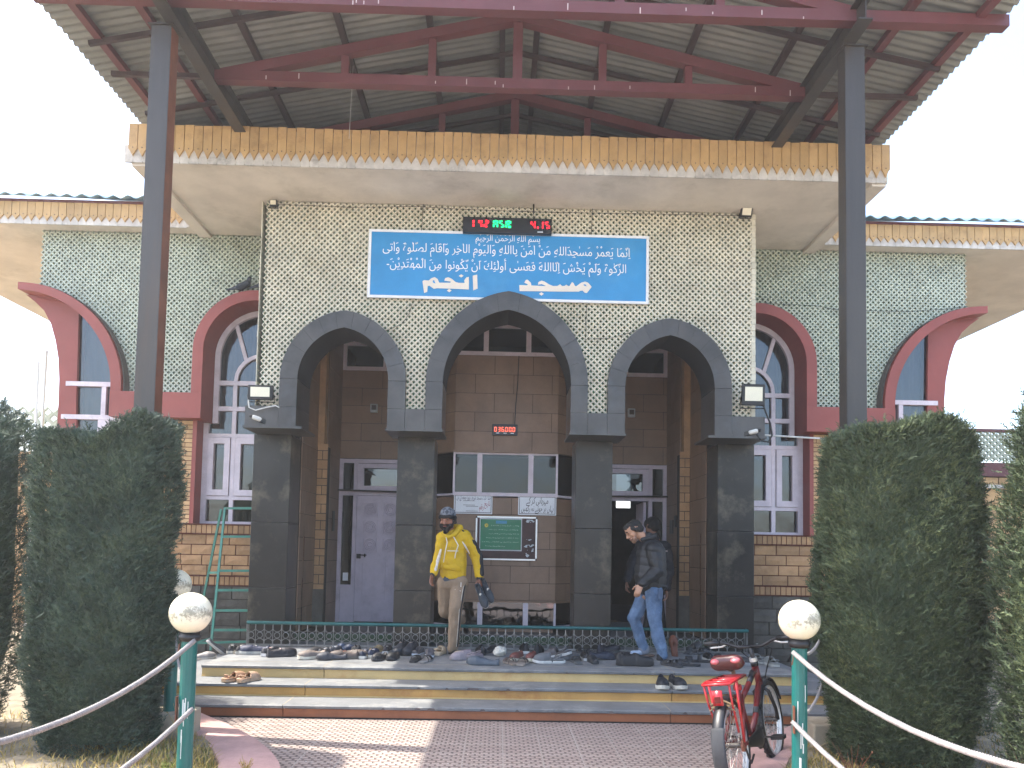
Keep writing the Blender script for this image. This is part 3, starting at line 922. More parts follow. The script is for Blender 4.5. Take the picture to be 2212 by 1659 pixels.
    for Yr, zr in rows_:
        for i, x in enumerate(xs):
            kx = min(.475, .36 + .045 * max(0, abs(x) - 4.2)); zr = 6.03 + (Yr - 9.78) * kx; sag = 0
            vs.append((x, Yr + (.02 * noise.noise(Vector((x * 3, 0, 0))) if Yr < 10 else 0), zr + .022 * math.cos(i * 2 * math.pi / 6) + sag))
    fs = []
    for r_ in range(len(rows_) - 1):
        for i in range(nw):
            a = r_ * (nw + 1) + i; q = (a, a + 1, a + nw + 2, a + nw + 1)
            fs.append(q if s > 0 else q[::-1])
    rs.add(vs, fs)
    ro = rs.build('roof_sheet', 'wing_roof', sl, smooth=True)
    sd = ro.modifiers.new('thick', 'SOLIDIFY'); sd.thickness = .008
    MB().box(s * 4.2, s * rb, 9.90, 9.925, 5.985, 6.022).build('fascia_rail', 'steel_red', sl)
wing(-1); wing(1)
# pipe across the right window
part(MB().tube([(3.05, 9.90, 3.14), (4.15, 9.90, 3.10), (4.35, 9.94, 3.09)], .012, 8), 'pipe', 'cable_white')

# ================================================================== PORCH
PF = .44
part(MB().box(-2.66, 2.66, 9.9801, 12.5, 0, PF), 'porch_floor', 'porch_floor')
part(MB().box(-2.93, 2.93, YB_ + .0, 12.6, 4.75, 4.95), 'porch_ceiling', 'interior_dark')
def tiles(name, pts_fn, U, V_, bw, bh, seed, parent=None, m='tile_brown', skip=None):
    """tiled wall: pts_fn(u, v, d) -> point; d is depth behind the face"""
    rr = random.Random(seed); g = MB(); rows = max(1, int(round((V_[1] - V_[0]) / bh))); bh = (V_[1] - V_[0]) / rows
    for r_ in range(rows):
        u = U[0] - (bw * .5 if r_ % 2 else 0)
        while u < U[1]:
            p, q = max(u + .003, U[0]), min(u + bw - .003, U[1])
            za, zb = V_[0] + r_ * bh + .003, V_[0] + (r_ + 1) * bh - .003
            if q - p > .02 and not (skip and skip((p + q) / 2, (za + zb) / 2)):
                P = [pts_fn(p, za, 0), pts_fn(q, za, 0), pts_fn(q, zb, 0), pts_fn(p, zb, 0), pts_fn(p, za, .012), pts_fn(q, za, .012), pts_fn(q, zb, .012), pts_fn(p, zb, .012)]
                g.add(P, [(0, 1, 2, 3), (0, 4, 5, 1), (1, 5, 6, 2), (2, 6, 7, 3), (3, 7, 4, 0)])
            u += bw
    o = part(g, name, m, parent)
    P = [pts_fn(U[0], V_[0], .006), pts_fn(U[1], V_[0], .006), pts_fn(U[1], V_[1], .006), pts_fn(U[0], V_[1], .006)]
    MB().add(P, [(0, 1, 2, 3)]).build('joint', 'tile_joint', o)
    return o
YD = 11.8
# side walls of the porch, a stone pilaster strip breaking each
for s in (-1, 1):
    f1 = lambda u, v, d, s=s: (s * (2.62 + d), u, v)
    f2 = lambda u, v, d, s=s: (s * (2.515 + d), u, v)
    tiles('porch_side_wall', f1, (9.935, 10.75), (TZ + .1, 4.75), .45, .30, 41 + s)
    g = MB(); rr = random.Random(50 + s); z = TZ + .1
    k = 0
    while z < 2.95:
        hh = .13 if k % 4 else .10
        if k % 2: g.box(s * 2.475, s * 2.54, 10.752, 10.80, z + .005, z + hh - .005).box(s * 2.55, s * 2.615, 10.753, 10.80, z + .005, z + hh - .005)
        else: g.box(s * 2.475, s * 2.615, 10.75 + rr.uniform(0, .006), 10.80, z + .005, z + hh - .005)
        z += hh; k += 1
    part(g, 'stone_pilaster', 'sandstone_tan')
    part(MB().box(s * 2.47, s * 2.62, 10.757, 10.9, TZ + .1, 2.96), 'pilaster_mortar', 'mortar_grey')
    part(MB().box(s * 2.53, s * 2.62, 10.757, 10.9, 2.961, 4.75), 'pilaster_top', 'sandstone_tan')
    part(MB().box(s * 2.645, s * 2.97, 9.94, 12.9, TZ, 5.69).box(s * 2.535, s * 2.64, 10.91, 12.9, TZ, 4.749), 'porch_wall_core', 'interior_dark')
    part(MB().box(s * 2.47, s * 2.62, 10.74, 10.7495, TZ + .1, TZ + .62), 'pilaster_base', 'stone_grey')
    tiles('porch_side_wall', f2, (10.905, YD), (PF, 4.75), .45, .30, 43 + s)
# back wall above the doors
for s in (-1, 1):
    fb = lambda u, v, d: (u, YD + d, v)
    U = (-2.52, -1.22) if s < 0 else (1.22, 2.52)
    tiles('porch_back_wall', fb, U, (2.93, 4.30), .62, .27, 45 + s)
    g = MB()
    g.box(U[0], U[1], YD - .01, YD + .05, 4.301, 4.36).box(U[0], U[1], YD - .01, YD + .05, 4.69, 4.749)
    for x in (U[0] + .03, (U[0] + U[1]) / 2, U[1] - .03): g.box(x - .03, x + .03, YD - .009, YD + .05, 4.3605, 4.6895)
    wn = part(g, 'fanlight', 'frame_pink')
    MB().add([(U[0], YD + .03, 4.3), (U[1], YD + .03, 4.3), (U[1], YD + .03, 4.72), (U[0], YD + .03, 4.72)], [(0, 1, 2, 3)]).build('pane', 'pane_dark', wn)
# bay in the middle: half octagon, tiled, with a window ribbon and low windows
YBY = 10.70
bx0, bx1 = -.70, .735
cL, cR = -1.25, 1.285; YCH = 11.25
def fbay(u, v, d): return (u, YBY + d, v)
def chL(u, v, d):
    t = u; a = Vector((cL, YCH)); b = Vector((bx0, YBY)); p = a + (b - a) * t; n_ = Vector((.70, .71)) * d
    return (p.x + n_.x, p.y + n_.y, v)
def chR(u, v, d):
    a = Vector((bx1, YBY)); b = Vector((cR, YCH)); p = a + (b - a) * u; n_ = Vector((-.70, .71)) * d
    return (p.x + n_.x, p.y + n_.y, v)
def chtiles(fn, V_, seed, bh):
    rr = random.Random(seed); g = MB(); rows = max(1, int(round((V_[1] - V_[0]) / bh))); bh_ = (V_[1] - V_[0]) / rows
    for r_ in range(rows):
        cuts = [0, .55, 1] if r_ % 2 else [0, .3, 1]
        for p, q in zip(cuts, cuts[1:]):
            za, zb = V_[0] + r_ * bh_ + .003, V_[0] + (r_ + 1) * bh_ - .003; p += .005; q -= .005
            P = [fn(p, za, 0), fn(q, za, 0), fn(q, zb, 0), fn(p, zb, 0), fn(p, za, .012), fn(q, za, .012), fn(q, zb, .012), fn(p, zb, .012)]
            g.add(P, [(0, 1, 2, 3), (0, 4, 5, 1), (1, 5, 6, 2), (2, 6, 7, 3), (3, 7, 4, 0)])
    o = part(g, 'bay_side', 'tile_brown')
    MB().add([fn(0, V_[0], .006), fn(1, V_[0], .006), fn(1, V_[1], .006), fn(0, V_[1], .006)], [(0, 1, 2, 3)]).build('joint', 'tile_joint', o)
for V_, bh, sd_ in (((.875, 2.30), .24, 60), ((2.955, 4.30), .27, 61)):
    tiles('bay_front', fbay, (bx0, bx1), V_, .54, bh, sd_)
    chtiles(chL, V_, sd_ + 5, bh); chtiles(chR, V_, sd_ + 7, bh)
part(MB().box(bx0 + .02, bx1 - .02, YBY + .02, YBY + .3, PF, .5), 'bay_foot', 'tile_brown')
def bay_prism(z0, z1, e, name, m):
    P = [(cL - e, YCH), (bx0 - e * .5, YBY - e), (bx1 + e * .5, YBY - e), (cR + e, YCH)]
    g = MB(); g.prism([(a, b) for a, b in P], z0, z1, 'z'); return part(g, name, m)
bay_prism(2.315, 2.345, .03, 'bay_sill', 'frame_pink'); bay_prism(2.925, 2.953, .045, 'bay_ledge', 'tile_brown'); bay_prism(.845, .873, .02, 'bay_ledge', 'tile_brown')
bay_prism(.50, .53, .02, 'bay_sill', 'frame_pink')
for z0, z1, nm in ((2.346, 2.924, 'ribbon_window'), (.531, .844, 'low_window')):
    g = MB()
    def vpost(p, wd): g.box(p[0] - wd / 2, p[0] + wd / 2, p[1] - .03, p[1] + .03, z0, z1)
    yq = YBY + .02
    posts = (-.345, .37) if z0 > 1 else (-.30, .33)
    for x in posts: vpost((x, yq), .07)
    for t, fn in ((.40, chL), (.62, chR)):
        p = fn(t, z0, .02); vpost(p, .10)
    for x in (bx0, bx1): vpost((x, yq + .01), .03)
    if z0 > 1:
        g.box(bx0 + .016, bx1 - .016, yq - .025, yq + .025, z1 - .025, z1 - .001); g.box(bx0 + .016, bx1 - .016, yq - .025, yq + .025, z0 + .001, z0 + .02)
    wn = part(g, nm, 'frame_pink')
    pn = MB()
    for u0, u1 in ((bx0, posts[0]), (posts[0], posts[1]), (posts[1], bx1)):
        pn.add([(u0, yq, z0), (u1, yq, z0), (u1, yq, z1), (u0, yq, z1)], [(0, 1, 2, 3)])
    for fn in (chL, chR): pn.add([fn(0, z0, .03), fn(1, z0, .03), fn(1, z1, .03), fn(0, z1, .03)], [(0, 1, 2, 3)])
    pn.build('pane', 'pane_bay' if z0 > 1 else 'pane_dark', wn)
# windows over the bay
g = MB()
g.box(bx0, bx1, YBY - .01, YBY + .05, 4.301, 4.355).box(bx0, bx1, YBY - .01, YBY + .05, 4.70, 4.749)
for x in (bx0 + .03, -.29, .31, bx1 - .03): g.box(x - .035, x + .035, YBY - .009, YBY + .05, 4.3555, 4.6995)
wn = part(g, 'fanlight', 'frame_pink')
MB().add([(bx0, YBY + .03, 4.3), (bx1, YBY + .03, 4.3), (bx1, YBY + .03, 4.72), (bx0, YBY + .03, 4.72)], [(0, 1, 2, 3)]).build('pane', 'pane_dark', wn)
# dim hall behind
g = MB()
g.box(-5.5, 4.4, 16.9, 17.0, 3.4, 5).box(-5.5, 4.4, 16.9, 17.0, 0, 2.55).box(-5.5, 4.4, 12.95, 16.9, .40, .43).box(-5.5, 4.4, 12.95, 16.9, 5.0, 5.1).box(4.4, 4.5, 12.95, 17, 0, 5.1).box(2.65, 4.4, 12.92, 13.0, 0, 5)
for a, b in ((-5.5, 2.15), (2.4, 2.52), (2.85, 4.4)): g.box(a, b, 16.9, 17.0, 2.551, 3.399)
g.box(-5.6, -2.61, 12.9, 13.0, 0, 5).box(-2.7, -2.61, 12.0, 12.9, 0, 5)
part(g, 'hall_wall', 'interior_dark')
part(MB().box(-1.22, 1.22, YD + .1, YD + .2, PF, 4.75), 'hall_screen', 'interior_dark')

# ---- doors
def door_unit(s):
    X = lambda a: s * a
    g = MB()
    xa, xb, xm = 2.51, 1.20, 2.29                # outer edge, inner edge, side-light post
    zt, zm, z0 = 2.92, 2.36, PF
    for x in (xa, xm, xb + .05): g.box(X(x), X(x - .055), YD - .045, YD + .04, z0, zt)
    for a, b in ((xa - .056, xm + .001), (xm - .056, xb + .051)):
        g.box(X(a), X(b), YD - .04, YD + .035, zt - .06, zt - .001)
        g.box(X(a), X(b), YD - .042, YD + .035, zm, zm + .07)
    g.box(X(xa - .056), X(xm + .001), YD - .04, YD + .03, .92, 1.0)
    f = part(g, 'door_frame', 'door_pink')
    MB().box(X(xa - .057), X(xm + .002), YD - .02, YD + .01, PF, .9195).build('side_panel', 'door_pink', f)
    v = MB()
    for a, b, za, zb in ((xa - .05, xm, 1.0, zm), (xa - .05, xm, zm + .07, zt - .06), (xm - .05, xb, zm + .07, zt - .06)):
        v.add([(X(a), YD, za), (X(b), YD, za), (X(b), YD, zb), (X(a), YD, zb)], [(0, 1, 2, 3)])
    v.build('pane', 'pane_dark', f)
    t = MB()
    a, b, za, zb = xm - .06, xb + .056, zm + .08, zt - .07
    t.box(X(a), X(b), YD - .06, YD - .0, za, za + .07).box(X(a), X(b), YD - .06, YD - .0, zb - .07, zb)
    t.box(X(a), X(a - .09), YD - .058, YD - .0, za + .0705, zb - .0705).box(X(b), X(b + .05), YD - .058, YD - .0, za + .0705, zb - .0705)
    t.build('transom_window', 'door_pink', f)
    MB().tube([(X(xa + .02), YD - .10, zm + .075), (X(xb + .06), YD - .10, zm + .055)], .014, 8).build('curtain_rod', 'steel_dark', f)
    MB().ball((X(xa + .03), YD - .10, zm + .075), .032, 10, 8).build('rod_knob', 'plastic_black', f)
    return f
fl = door_unit(-1); fr = door_unit(1)
# the shut door on the left, with round-panel carving
dl = MB(); xa, xb = -2.232, -1.24; yd = YD - .03
dl.box(xa, xb, yd, yd + .04, PF + .01, 2.355)
dpl = dl.build('door', 'door_pink', B)
pn = MB()
for r_ in range(3):
    for c in range(2):
        x0, z0 = xa + .10 + c * .30, 2.04 - r_ * .27
        x1, z1 = x0 + .215, z0 + .215; cx, cz = (x0 + x1) / 2, (z0 + z1) / 2
        for q in ((x0, x1, z0, z0 + .014), (x0, x1, z1 - .014, z1)): pn.box(q[0], q[1], yd - .016, yd - .001, q[2], q[3])
        for q in ((x0, x0 + .014), (x1 - .014, x1)): pn.box(q[0], q[1], yd - .016, yd - .001, z0 + .0142, z1 - .0142)
        for rad in (.085, .062, .036):
            pn.tube([(cx + rad * math.cos(i * math.pi / 10), yd - .004, cz + rad * math.sin(i * math.pi / 10)) for i in range(20)], .009, 6, closed=True)
for x0, x1 in ((xa + .10, xa + .46), (xa + .55, xb - .03)):
    for q in ((x0, x1, .78, .795), (x0, x1, 1.335, 1.35)): pn.box(q[0], q[1], yd - .010, yd - .001, q[2], q[3])
    for q in ((x0, x0 + .014), (x1 - .014, x1)): pn.box(q[0], q[1], yd - .010, yd - .001, .7952, 1.3348)
pn.build('carved_panel', 'door_pink', dpl)
bl = MB().box(xa + .02, xa + .08, yd - .03, yd - .002, 1.40, 1.47).tube([(xa + .05, yd - .03, 1.455), (xa + .17, yd - .03, 1.452)], .009, 6).box(xa + .135, xa + .15, yd - .032, yd - .002, 1.42, 1.475)
bl.build('bolt', 'plastic_black', dpl)
# open leaf on the right, swung inwards
rl = MB().box(2.17, 2.21, YD + .05, YD + .68, PF + .01, 2.35)
rl.build('open_door', 'door_pink', B)
# paper taped on the left side light
MB().box(-2.42, -2.34, YD - .006, YD - .003, 1.06, 1.18).build('taped_paper', 'sign_white', fl)
# switch boards on the porch walls
part(MB().box(-2.514, -2.50, 11.35, 11.47, 1.80, 2.10), 'switch_board', 'steel_dark')
part(MB().box(2.50, 2.514, 11.3, 11.5, 1.86, 2.06).box(2.499, 2.514, 11.1, 11.22, 1.95, 2.12), 'switch_board', 'steel_dark')
# ================================================================== CANOPY
CN = thing('canopy', 'steel canopy over the entrance with corrugated sheet roof on red trusses', 'canopy', (0, 6.5, 0))
ZC = 6.19
YT = [5.95, 6.33, 7.43, 8.75, 10.0]
def zr(x): return 7.06 - .203 * abs(x - .03)     # underside of purlins
for s, x in ((-1, -3.06), (1, 2.97)):
    p = MB().box(x - .085, x + .085, 6.45, 6.455, 0, 6.03).box(x - .0845, x + .0845, 6.595, 6.60, 0, 6.03)
    p.box(x - .088, x - .080, 6.4552, 6.5948, 0, 6.03)
    po = p.build('post', 'steel_dark', CN)
    MB().box(x + .080, x + .0875, 6.4555, 6.5945, 0, 6.028).build('post_side', 'steel_rust' if s < 0 else 'steel_dark', po)
    MB().box(x - .11, x + .11, 6.43, 6.62, 6.031, 6.039).build('cap_plate', 'steel_dark', po)
    # I beam running back over the slab
    xb = x + (.10 if s < 0 else -.06)
    b = MB().box(xb - .06, xb + .06, 6.12 if s > 0 else 5.9, 10.3, 6.045, 6.055).box(xb - .005, xb + .005, 6.122 if s > 0 else 5.902, 10.3, 6.0555, 6.2395).box(xb - .06, xb + .06, 6.12 if s > 0 else 5.9, 10.3, 6.24, 6.25)
    b.build('roof_beam', 'steel_dark', CN)
for k, y in enumerate(YT):
    if k == 0 or k == 4: continue
    t = MB(); xe0, xe1 = -3.0, 2.96; zb = ZC - .05
    if k == 1: xe0, xe1 = -4.1, 4.23
    t.box(xe0, xe1, y - .05, y + .05, zb, zb + .10)
    tr = t.build('truss', 'steel_red', CN)
    c = MB()
    slope = .234
    ap = zr(.03) - .17
    for s in (-1, 1):
        xe = .03 + s * 2.93
        c.bar((.03 + s * .0, y, ap), (xe, y, ap - slope * abs(xe - .03)), .094, .10)
    c.build('top_chord', 'steel_red', tr)
    for x in (.03, -.82, .88, -1.68, 1.74):
        ztop = ap - slope * abs(x - .03) - .06
        if ztop - zb > .16:
            ww = .075 if abs(x - .03) > .1 else .095
            MB().box(x - ww / 2, x + ww / 2, y - .035, y + .035, zb + .1005, ztop).build('truss_post', 'steel_red', tr)
    if k > 1:
        for q0, q1 in ((-3.98, -3.001), (2.961, 4.06)): MB().box(q0, q1, y - .02, y + .02, zb + .03, zb + .075).build('outrigger', 'steel_blackred', tr)
    rr = random.Random(k)
    for i in range(13):
        x = rr.uniform(-2.6, 3.0); h = rr.uniform(.02, .06); a = zb + rr.uniform(0, .04)
        MB().box(x - .004, x + .004, y - .0525, y - .0502, a, min(a + h, zb + .1)).build('bird_dropping', 'drip_white', tr)
for x in (.03 - .16, .03 + .20, -.86, .92, -1.72, 1.78, -2.6, 2.66):
    MB().box(x - .03, x + .03, 5.86, 10.3, zr(x) - .052, zr(x) + .0).build('purlin', 'steel_blackred', CN)
for x in (-3.86, 3.98, -3.35, 3.42): MB().box(x - .035, x + .035, 5.86, 10.3, zr(x) - .06, zr(x) - .0).build('eave_purlin', 'steel_red', CN)
for y in (6.95, 8.1, 9.3):
    for s in (-1, 1):
        xe = .03 + s * 3.98
        MB().bar((.03, y, zr(.03) - .075), (xe, y, zr(xe) - .075), .035, .045).build('rafter', 'steel_blackred', CN)
# corrugated sheets: ribs run from ridge to eave
sh = MB(); pitch = .092; ny = int((10.35 - 5.82) / pitch * 8)
for s in (-1, 1):
    vs, fs = [], []; nx = 12
    for i in range(nx + 1):
        x = .03 + s * (4.17 if s > 0 else 4.17) * i / nx
        for j in range(ny + 1):
            y = 5.82 + (10.35 - 5.82) * j / ny
            ph = (y / pitch) % 1.0
            h = .0115 * max(-1, min(1, 1.9 * math.sin(2 * math.pi * ph)))
            # sheets lap every metre or so and hang slightly unevenly at the eave
            xx = x + (s * .02 * noise.noise(Vector((int(y / .76) * 5.3, s, 0))) if i == nx else 0)
            vs.append((xx, y, zr(x) + .022 + h + .006 * noise.noise(Vector((x, y * .8, 3)))))
    for i in range(nx):
        for j in range(ny):
            a = i * (ny + 1) + j; q = (a, a + 1, a + ny + 2, a + ny + 1)
            fs.append(q if s < 0 else q[::-1])
    sh.add(vs, fs)
MB().prism([(-3.98, 6.09), (4.05, 6.09), (4.05, 6.20), (.03, 7.02), (-3.98, 6.20)], 10.28, 10.32).build('back_gable', 'steel_dark', CN)
so = sh.build('roof_sheet', 'roof_sheet', CN, smooth=True)
sd = so.modifiers.new('thick', 'SOLIDIFY'); sd.thickness = .004; sd.offset = 1

# ================================================================== LOW RAILING
RY = 9.36
rl = thing('railing', 'low steel railing with teal top bar and rows of rings along the terrace', 'railing', (0, RY, TZ))
x0, x1, RZ = -3.06, 2.99, .652
MB().tube([(x0, 9.62, RZ - .01), (x0, RY, RZ - .01), (x1, RY, RZ - .01), (x1, 9.62, RZ - .01)], .021, 10).build('top_bar', 'rail_teal', rl)
MB().box(x0, x1, RY - .012, RY + .012, TZ + .012, TZ + .03).build('bottom_bar', 'rail_steel', rl)
pit = .1035; n = int((x1 - x0) / pit)
zc = TZ + .135
for i in range(n + 1):
    x = x0 + i * pit; g = MB(); rg = MB()
    g.box(x - .006, x + .006, RY - .006, RY + .006, TZ + .19, RZ - .03)
    g.box(x - .006, x + .006, RY - .006, RY + .006, TZ + .03, TZ + .085)
    g.box(x - .003, x + .003, RY - .003, RY + .003, TZ + .0855, TZ + .1895)
    if i < n:
        cx = x + pit / 2; rr_ = .034
        rg.tube([(cx + rr_ * math.cos(k * math.pi / 7), RY, zc + rr_ * math.sin(k * math.pi / 7)) for k in range(14)], .004, 5, closed=True)
        for sg, zz in ((1, TZ + .228), (-1, TZ + .042)):
            rg.tube([(cx + pit / 2 * math.cos(math.pi * k / 10), RY, zz - sg * .052 * math.sin(math.pi * k / 10)) for k in range(11)], .004, 5)
        rg.build('ring', 'rail_steel', rl)
    g.build('baluster', 'rail_steel', rl)
for xe in (x0, x1):
    g = MB()
    for k in range(6): g.box(xe - .006, xe + .006, RY + .04 * k - .006 + .03, RY + .04 * k + .006 + .03, TZ + .03, RZ - .03)
    g.build('end_panel', 'rail_steel', rl)

# ================================================================== SIGNBOARD, CLOCKS, NOTICES
def J(cps): return cps
AR = {}
def _set(ch, base, n=4): AR[ch] = (base, n)
for ch, b, n in (('ا', 0xFE8D, 2), ('أ', 0xFE83, 2), ('آ', 0xFE81, 2), ('إ', 0xFE87, 2), ('ب', 0xFE8F, 4), ('ة', 0xFE93, 2), ('ت', 0xFE95, 4), ('ج', 0xFE9D, 4), ('ح', 0xFEA1, 4),
                 ('خ', 0xFEA5, 4), ('د', 0xFEA9, 2), ('ر', 0xFEAD, 2), ('ز', 0xFEAF, 2), ('س', 0xFEB1, 4), ('ش', 0xFEB5, 4), ('ص', 0xFEB9, 4), ('ع', 0xFEC9, 4), ('ف', 0xFED1, 4),
                 ('ق', 0xFED5, 4), ('ك', 0xFED9, 4), ('ل', 0xFEDD, 4), ('م', 0xFEE1, 4), ('ن', 0xFEE5, 4), ('ه', 0xFEE9, 4), ('و', 0xFEED, 2), ('ى', 0xFEEF, 2), ('ي', 0xFEF1, 4),
                 ('ئ', 0xFE89, 4), ('پ', 0xFB56, 4), ('چ', 0xFB7A, 4), ('ک', 0xFB8E, 4), ('ہ', 0xFBA6, 4), ('ی', 0xFBFC, 4), ('ے', 0xFBAE, 2), ('ں', 0xFB9E, 2), ('ھ', 0xFBAA, 4)): _set(ch, b, n)
def shape(t):
    """joined Arabic letter forms in drawing order (right to left text laid out left to right)"""
    base = [(i, c) for i, c in enumerate(t) if not (0x64B <= ord(c) <= 0x652 or ord(c) == 0x670)]
    forms = {}
    for k, (i, c) in enumerate(base):
        if c not in AR: forms[i] = c; continue
        b, n = AR[c]
        pv = base[k - 1][1] if k else ' '; nx = base[k + 1][1] if k + 1 < len(base) else ' '
        jp = pv in AR and AR[pv][1] == 4; jn = n == 4 and nx in AR
        forms[i] = chr(b + (3 if jp and jn else 1 if jp else 2 if jn else 0))
    out = [forms.get(i, c) for i, c in enumerate(t)]
    return ''.join(reversed(out))
def glyphs(body, bold=0.0, res=2):
    c = bpy.data.curves.new('lettering', 'FONT'); c.body = body; c.resolution_u = res; c.offset = bold
    o = bpy.data.objects.new('lettering', c); col.objects.link(o)
    bpy.context.view_layer.update()
    me = bpy.data.meshes.new_from_object(o.evaluated_get(bpy.context.evaluated_depsgraph_get()))
    vs = [tuple(v.co) for v in me.vertices]; fs = [tuple(p.vertices) for p in me.polygons]
    bpy.data.objects.remove(o); bpy.data.curves.remove(c); bpy.data.meshes.remove(me)
    return vs, fs
def write(mb, body, x0, x1, zbase, y, zh=None, bold=0.0, slant=0.0):
    """fit lettering between x0 and x1 on the plane y; zh = size of one em (else kept in proportion)"""
    vs, fs = glyphs(body, bold)
    if not vs: return
    a, b = min(v[0] for v in vs), max(v[0] for v in vs)
    k = (x1 - x0) / (b - a); kz = zh if zh else k
    mb.add([(x0 + (v[0] - a) * k + slant * v[1] * kz, y, zbase + v[1] * kz) for v in vs], fs)

SG = thing('signboard', 'long blue mosque signboard with white Arabic lettering in a white frame', 'sign', (0, 9.06, 4.95))
SGY = 9.035
bx = (-1.675, 1.665, 4.548, 5.362)
MB().box(bx[0], bx[1], SGY, 9.066, bx[2], bx[3]).build('panel', 'sign_blue', SG)
g = MB(); fw = .022
g.box(bx[0] - .01, bx[1] + .01, SGY - .008, SGY + .02, bx[3] - fw, bx[3] + .008).box(bx[0] - .01, bx[1] + .01, SGY - .008, SGY + .02, bx[2] - .008, bx[2] + fw)
g.box(bx[0] - .01, bx[0] + fw, SGY - .0078, SGY + .02, bx[2] + fw + .0005, bx[3] - fw - .0005).box(bx[1] - fw, bx[1] + .01, SGY - .0078, SGY + .02, bx[2] + fw + .0005, bx[3] - fw - .0005)
g.build('frame', 'sign_white', SG)
t = MB()
def sx(zx): return at((1080 + zx / 2.5136) / 1.38879, 540, SGY).x
def sz(zx, zy): return at((1080 + zx / 2.5136) / 1.38879, (620 + zy / 2.5136) / 1.38879, SGY).z
def line(body, a, b, zy, size):
    t = MB()
    write(t, shape(body), sx(a), sx(b), sz((a + b) / 2, zy), SGY - .004, size)
    t.build('lettering', 'letter_white', SG)
line('بِسْمِ اللهِ الرَّحْمٰنِ الرَّحِيْمِ', 870, 1358, 262, .105)
line('اِنَّمَا يَعمُرُ مَسٰجِدَاللهِ مَنْ اٰمَنَ بِااللهِ وَاليَوْمِ الاٰخِرِ وَاَقَامَ لصَّلٰوةَ وَاٰتى', 172, 2040, 358, .150)
line('الزَّكٰوةَ وَلَمْ يَخْشَ اِلَّااللهَ فَعَسٰى أولٰئِكَ اَنْ يَّكُونوا مِنَ الْمُهْتَدِيْنَ-', 205, 2008, 480, .150)
# the large mosque name, drawn as broad strokes
big = MB(); hol = MB()
def bp(pts, mb, d):
    P = []
    for zx, zy in pts:
        v = at((1240 + zx / 3.8138) / 1.38879, (780 + zy / 3.8138) / 1.38879, SGY); P.append((v.x, v.z))
    mb.add([(x, SGY - .006 - d, z) for x, z in P], [tuple(range(len(P)))])
shapes = [
    [(1212, 288), (1345, 293), (1500, 300), (1680, 298), (1885, 300), (1900, 364), (1690, 364), (1470, 360), (1215, 358)],
    [(1270, 262), (1285, 232), (1305, 226), (1345, 262), (1352, 302), (1285, 302), (1312, 282)],
    [(1425, 284), (1430, 255), (1465, 238), (1500, 248), (1555, 282), (1605, 303), (1500, 305), (1512, 297), (1470, 278)],
    [(1638, 304), (1680, 280), (1705, 304)], [(1722, 304), (1750, 284), (1775, 304)], [(1783, 304), (1815, 254), (1834, 268), (1850, 304)],
    [(1862, 304), (1920, 262), (1965, 249), (2002, 264), (2040, 310), (1985, 380), (1962, 378), (1935, 352), (1870, 362)],
    [(1465, 371), (1493, 390), (1465, 410), (1436, 390)],
    [(680, 182), (731, 169), (736, 330), (686, 351)],
    [(278, 262), (636, 265), (636, 340), (450, 332), (272, 326)],
    [(582, 238), (606, 203), (636, 196), (637, 272), (590, 272)], [(548, 167), (577, 184), (548, 203), (519, 184)],
    [(356, 240), (365, 210), (400, 200), (440, 218), (485, 255), (530, 268), (420, 268), (430, 250)], [(411, 334), (439, 352), (411, 373), (383, 352)],
    [(106, 246), (125, 234), (178, 238), (205, 213), (245, 199), (280, 222), (296, 262), (290, 322), (236, 334), (185, 297), (165, 302), (160, 367), (124, 382), (112, 292)]]
for k, q in enumerate(shapes): bp(q, big, k * .00035)
bp([(1942, 288), (1965, 280), (1984, 306), (1958, 300)], hol, .0075); bp([(222, 246), (238, 231), (254, 274), (228, 264)], hol, .0075)
big.build('mosque_name', 'letter_cream', SG); hol.build('letter_counter', 'sign_blue', SG)
# wires that hang the board
g = MB()
for zx in (200, 1745):
    v = at((1080 + (465 if zx == 200 else zx) / 2.5136) / 1.38879, 495, SGY)
    g.tube([(v.x, 9.03, bx[3]), (v.x + .01, 9.05, 5.70)], .004, 5)
g.build('hanger', 'cable_black', SG)

SEG = {'0': 'abcdef', '1': 'bc', '2': 'abged', '3': 'abgcd', '4': 'fgbc', '5': 'afgcd', '6': 'afgedc', '9': 'abcdfg', 'A': 'efabcg', 'S': 'afgcd', 'R': 'efabgx', ' ': ''}
def led(mb, ch, x, z, w_, h_, y, th):
    h2 = h_ / 2; g_ = th * .25
    P = {'a': (x + th, x + w_ - th, z + h_ - th, z + h_), 'g': (x + th, x + w_ - th, z + h2 - th / 2, z + h2 + th / 2), 'd': (x + th, x + w_ - th, z, z + th),
         'f': (x, x + th, z + h2 + g_, z + h_ - g_), 'e': (x, x + th, z + g_, z + h2 - g_), 'b': (x + w_ - th, x + w_, z + h2 + g_, z + h_ - g_), 'c': (x + w_ - th, x + w_, z + g_, z + h2 - g_),
         'x': (x + w_ * .45, x + w_, z, z + th * 1.2)}
    for c in SEG[ch]:
        a, b, c_, d = P[c]
        # rows of diodes: short dashes with gaps
        if b - a > d - c_:
            n = 3; l = (b - a) / n
            for i in range(n): mb.box(a + i * l + .0015, a + (i + 1) * l - .0015, y - .003, y, c_, d)
        else:
            n = 3; l = (d - c_) / n
            for i in range(n): mb.box(a, b, y - .003, y, c_ + i * l + .0025, c_ + (i + 1) * l - .0025)
LB = thing('led_display', 'long black LED board with red and green digits hanging over the blue sign', 'LED clock', (0, 8.99, 5.4))
lx0, lx1, lz0, lz1 = at(1000, 480, 8.97).x, at(1192, 480, 8.97).x, 5.335, 5.52
LY = 8.955
MB().box(lx0, lx1, LY, 9.02, lz0, lz1).build('case', 'plastic_black', LB, bevel=.004)
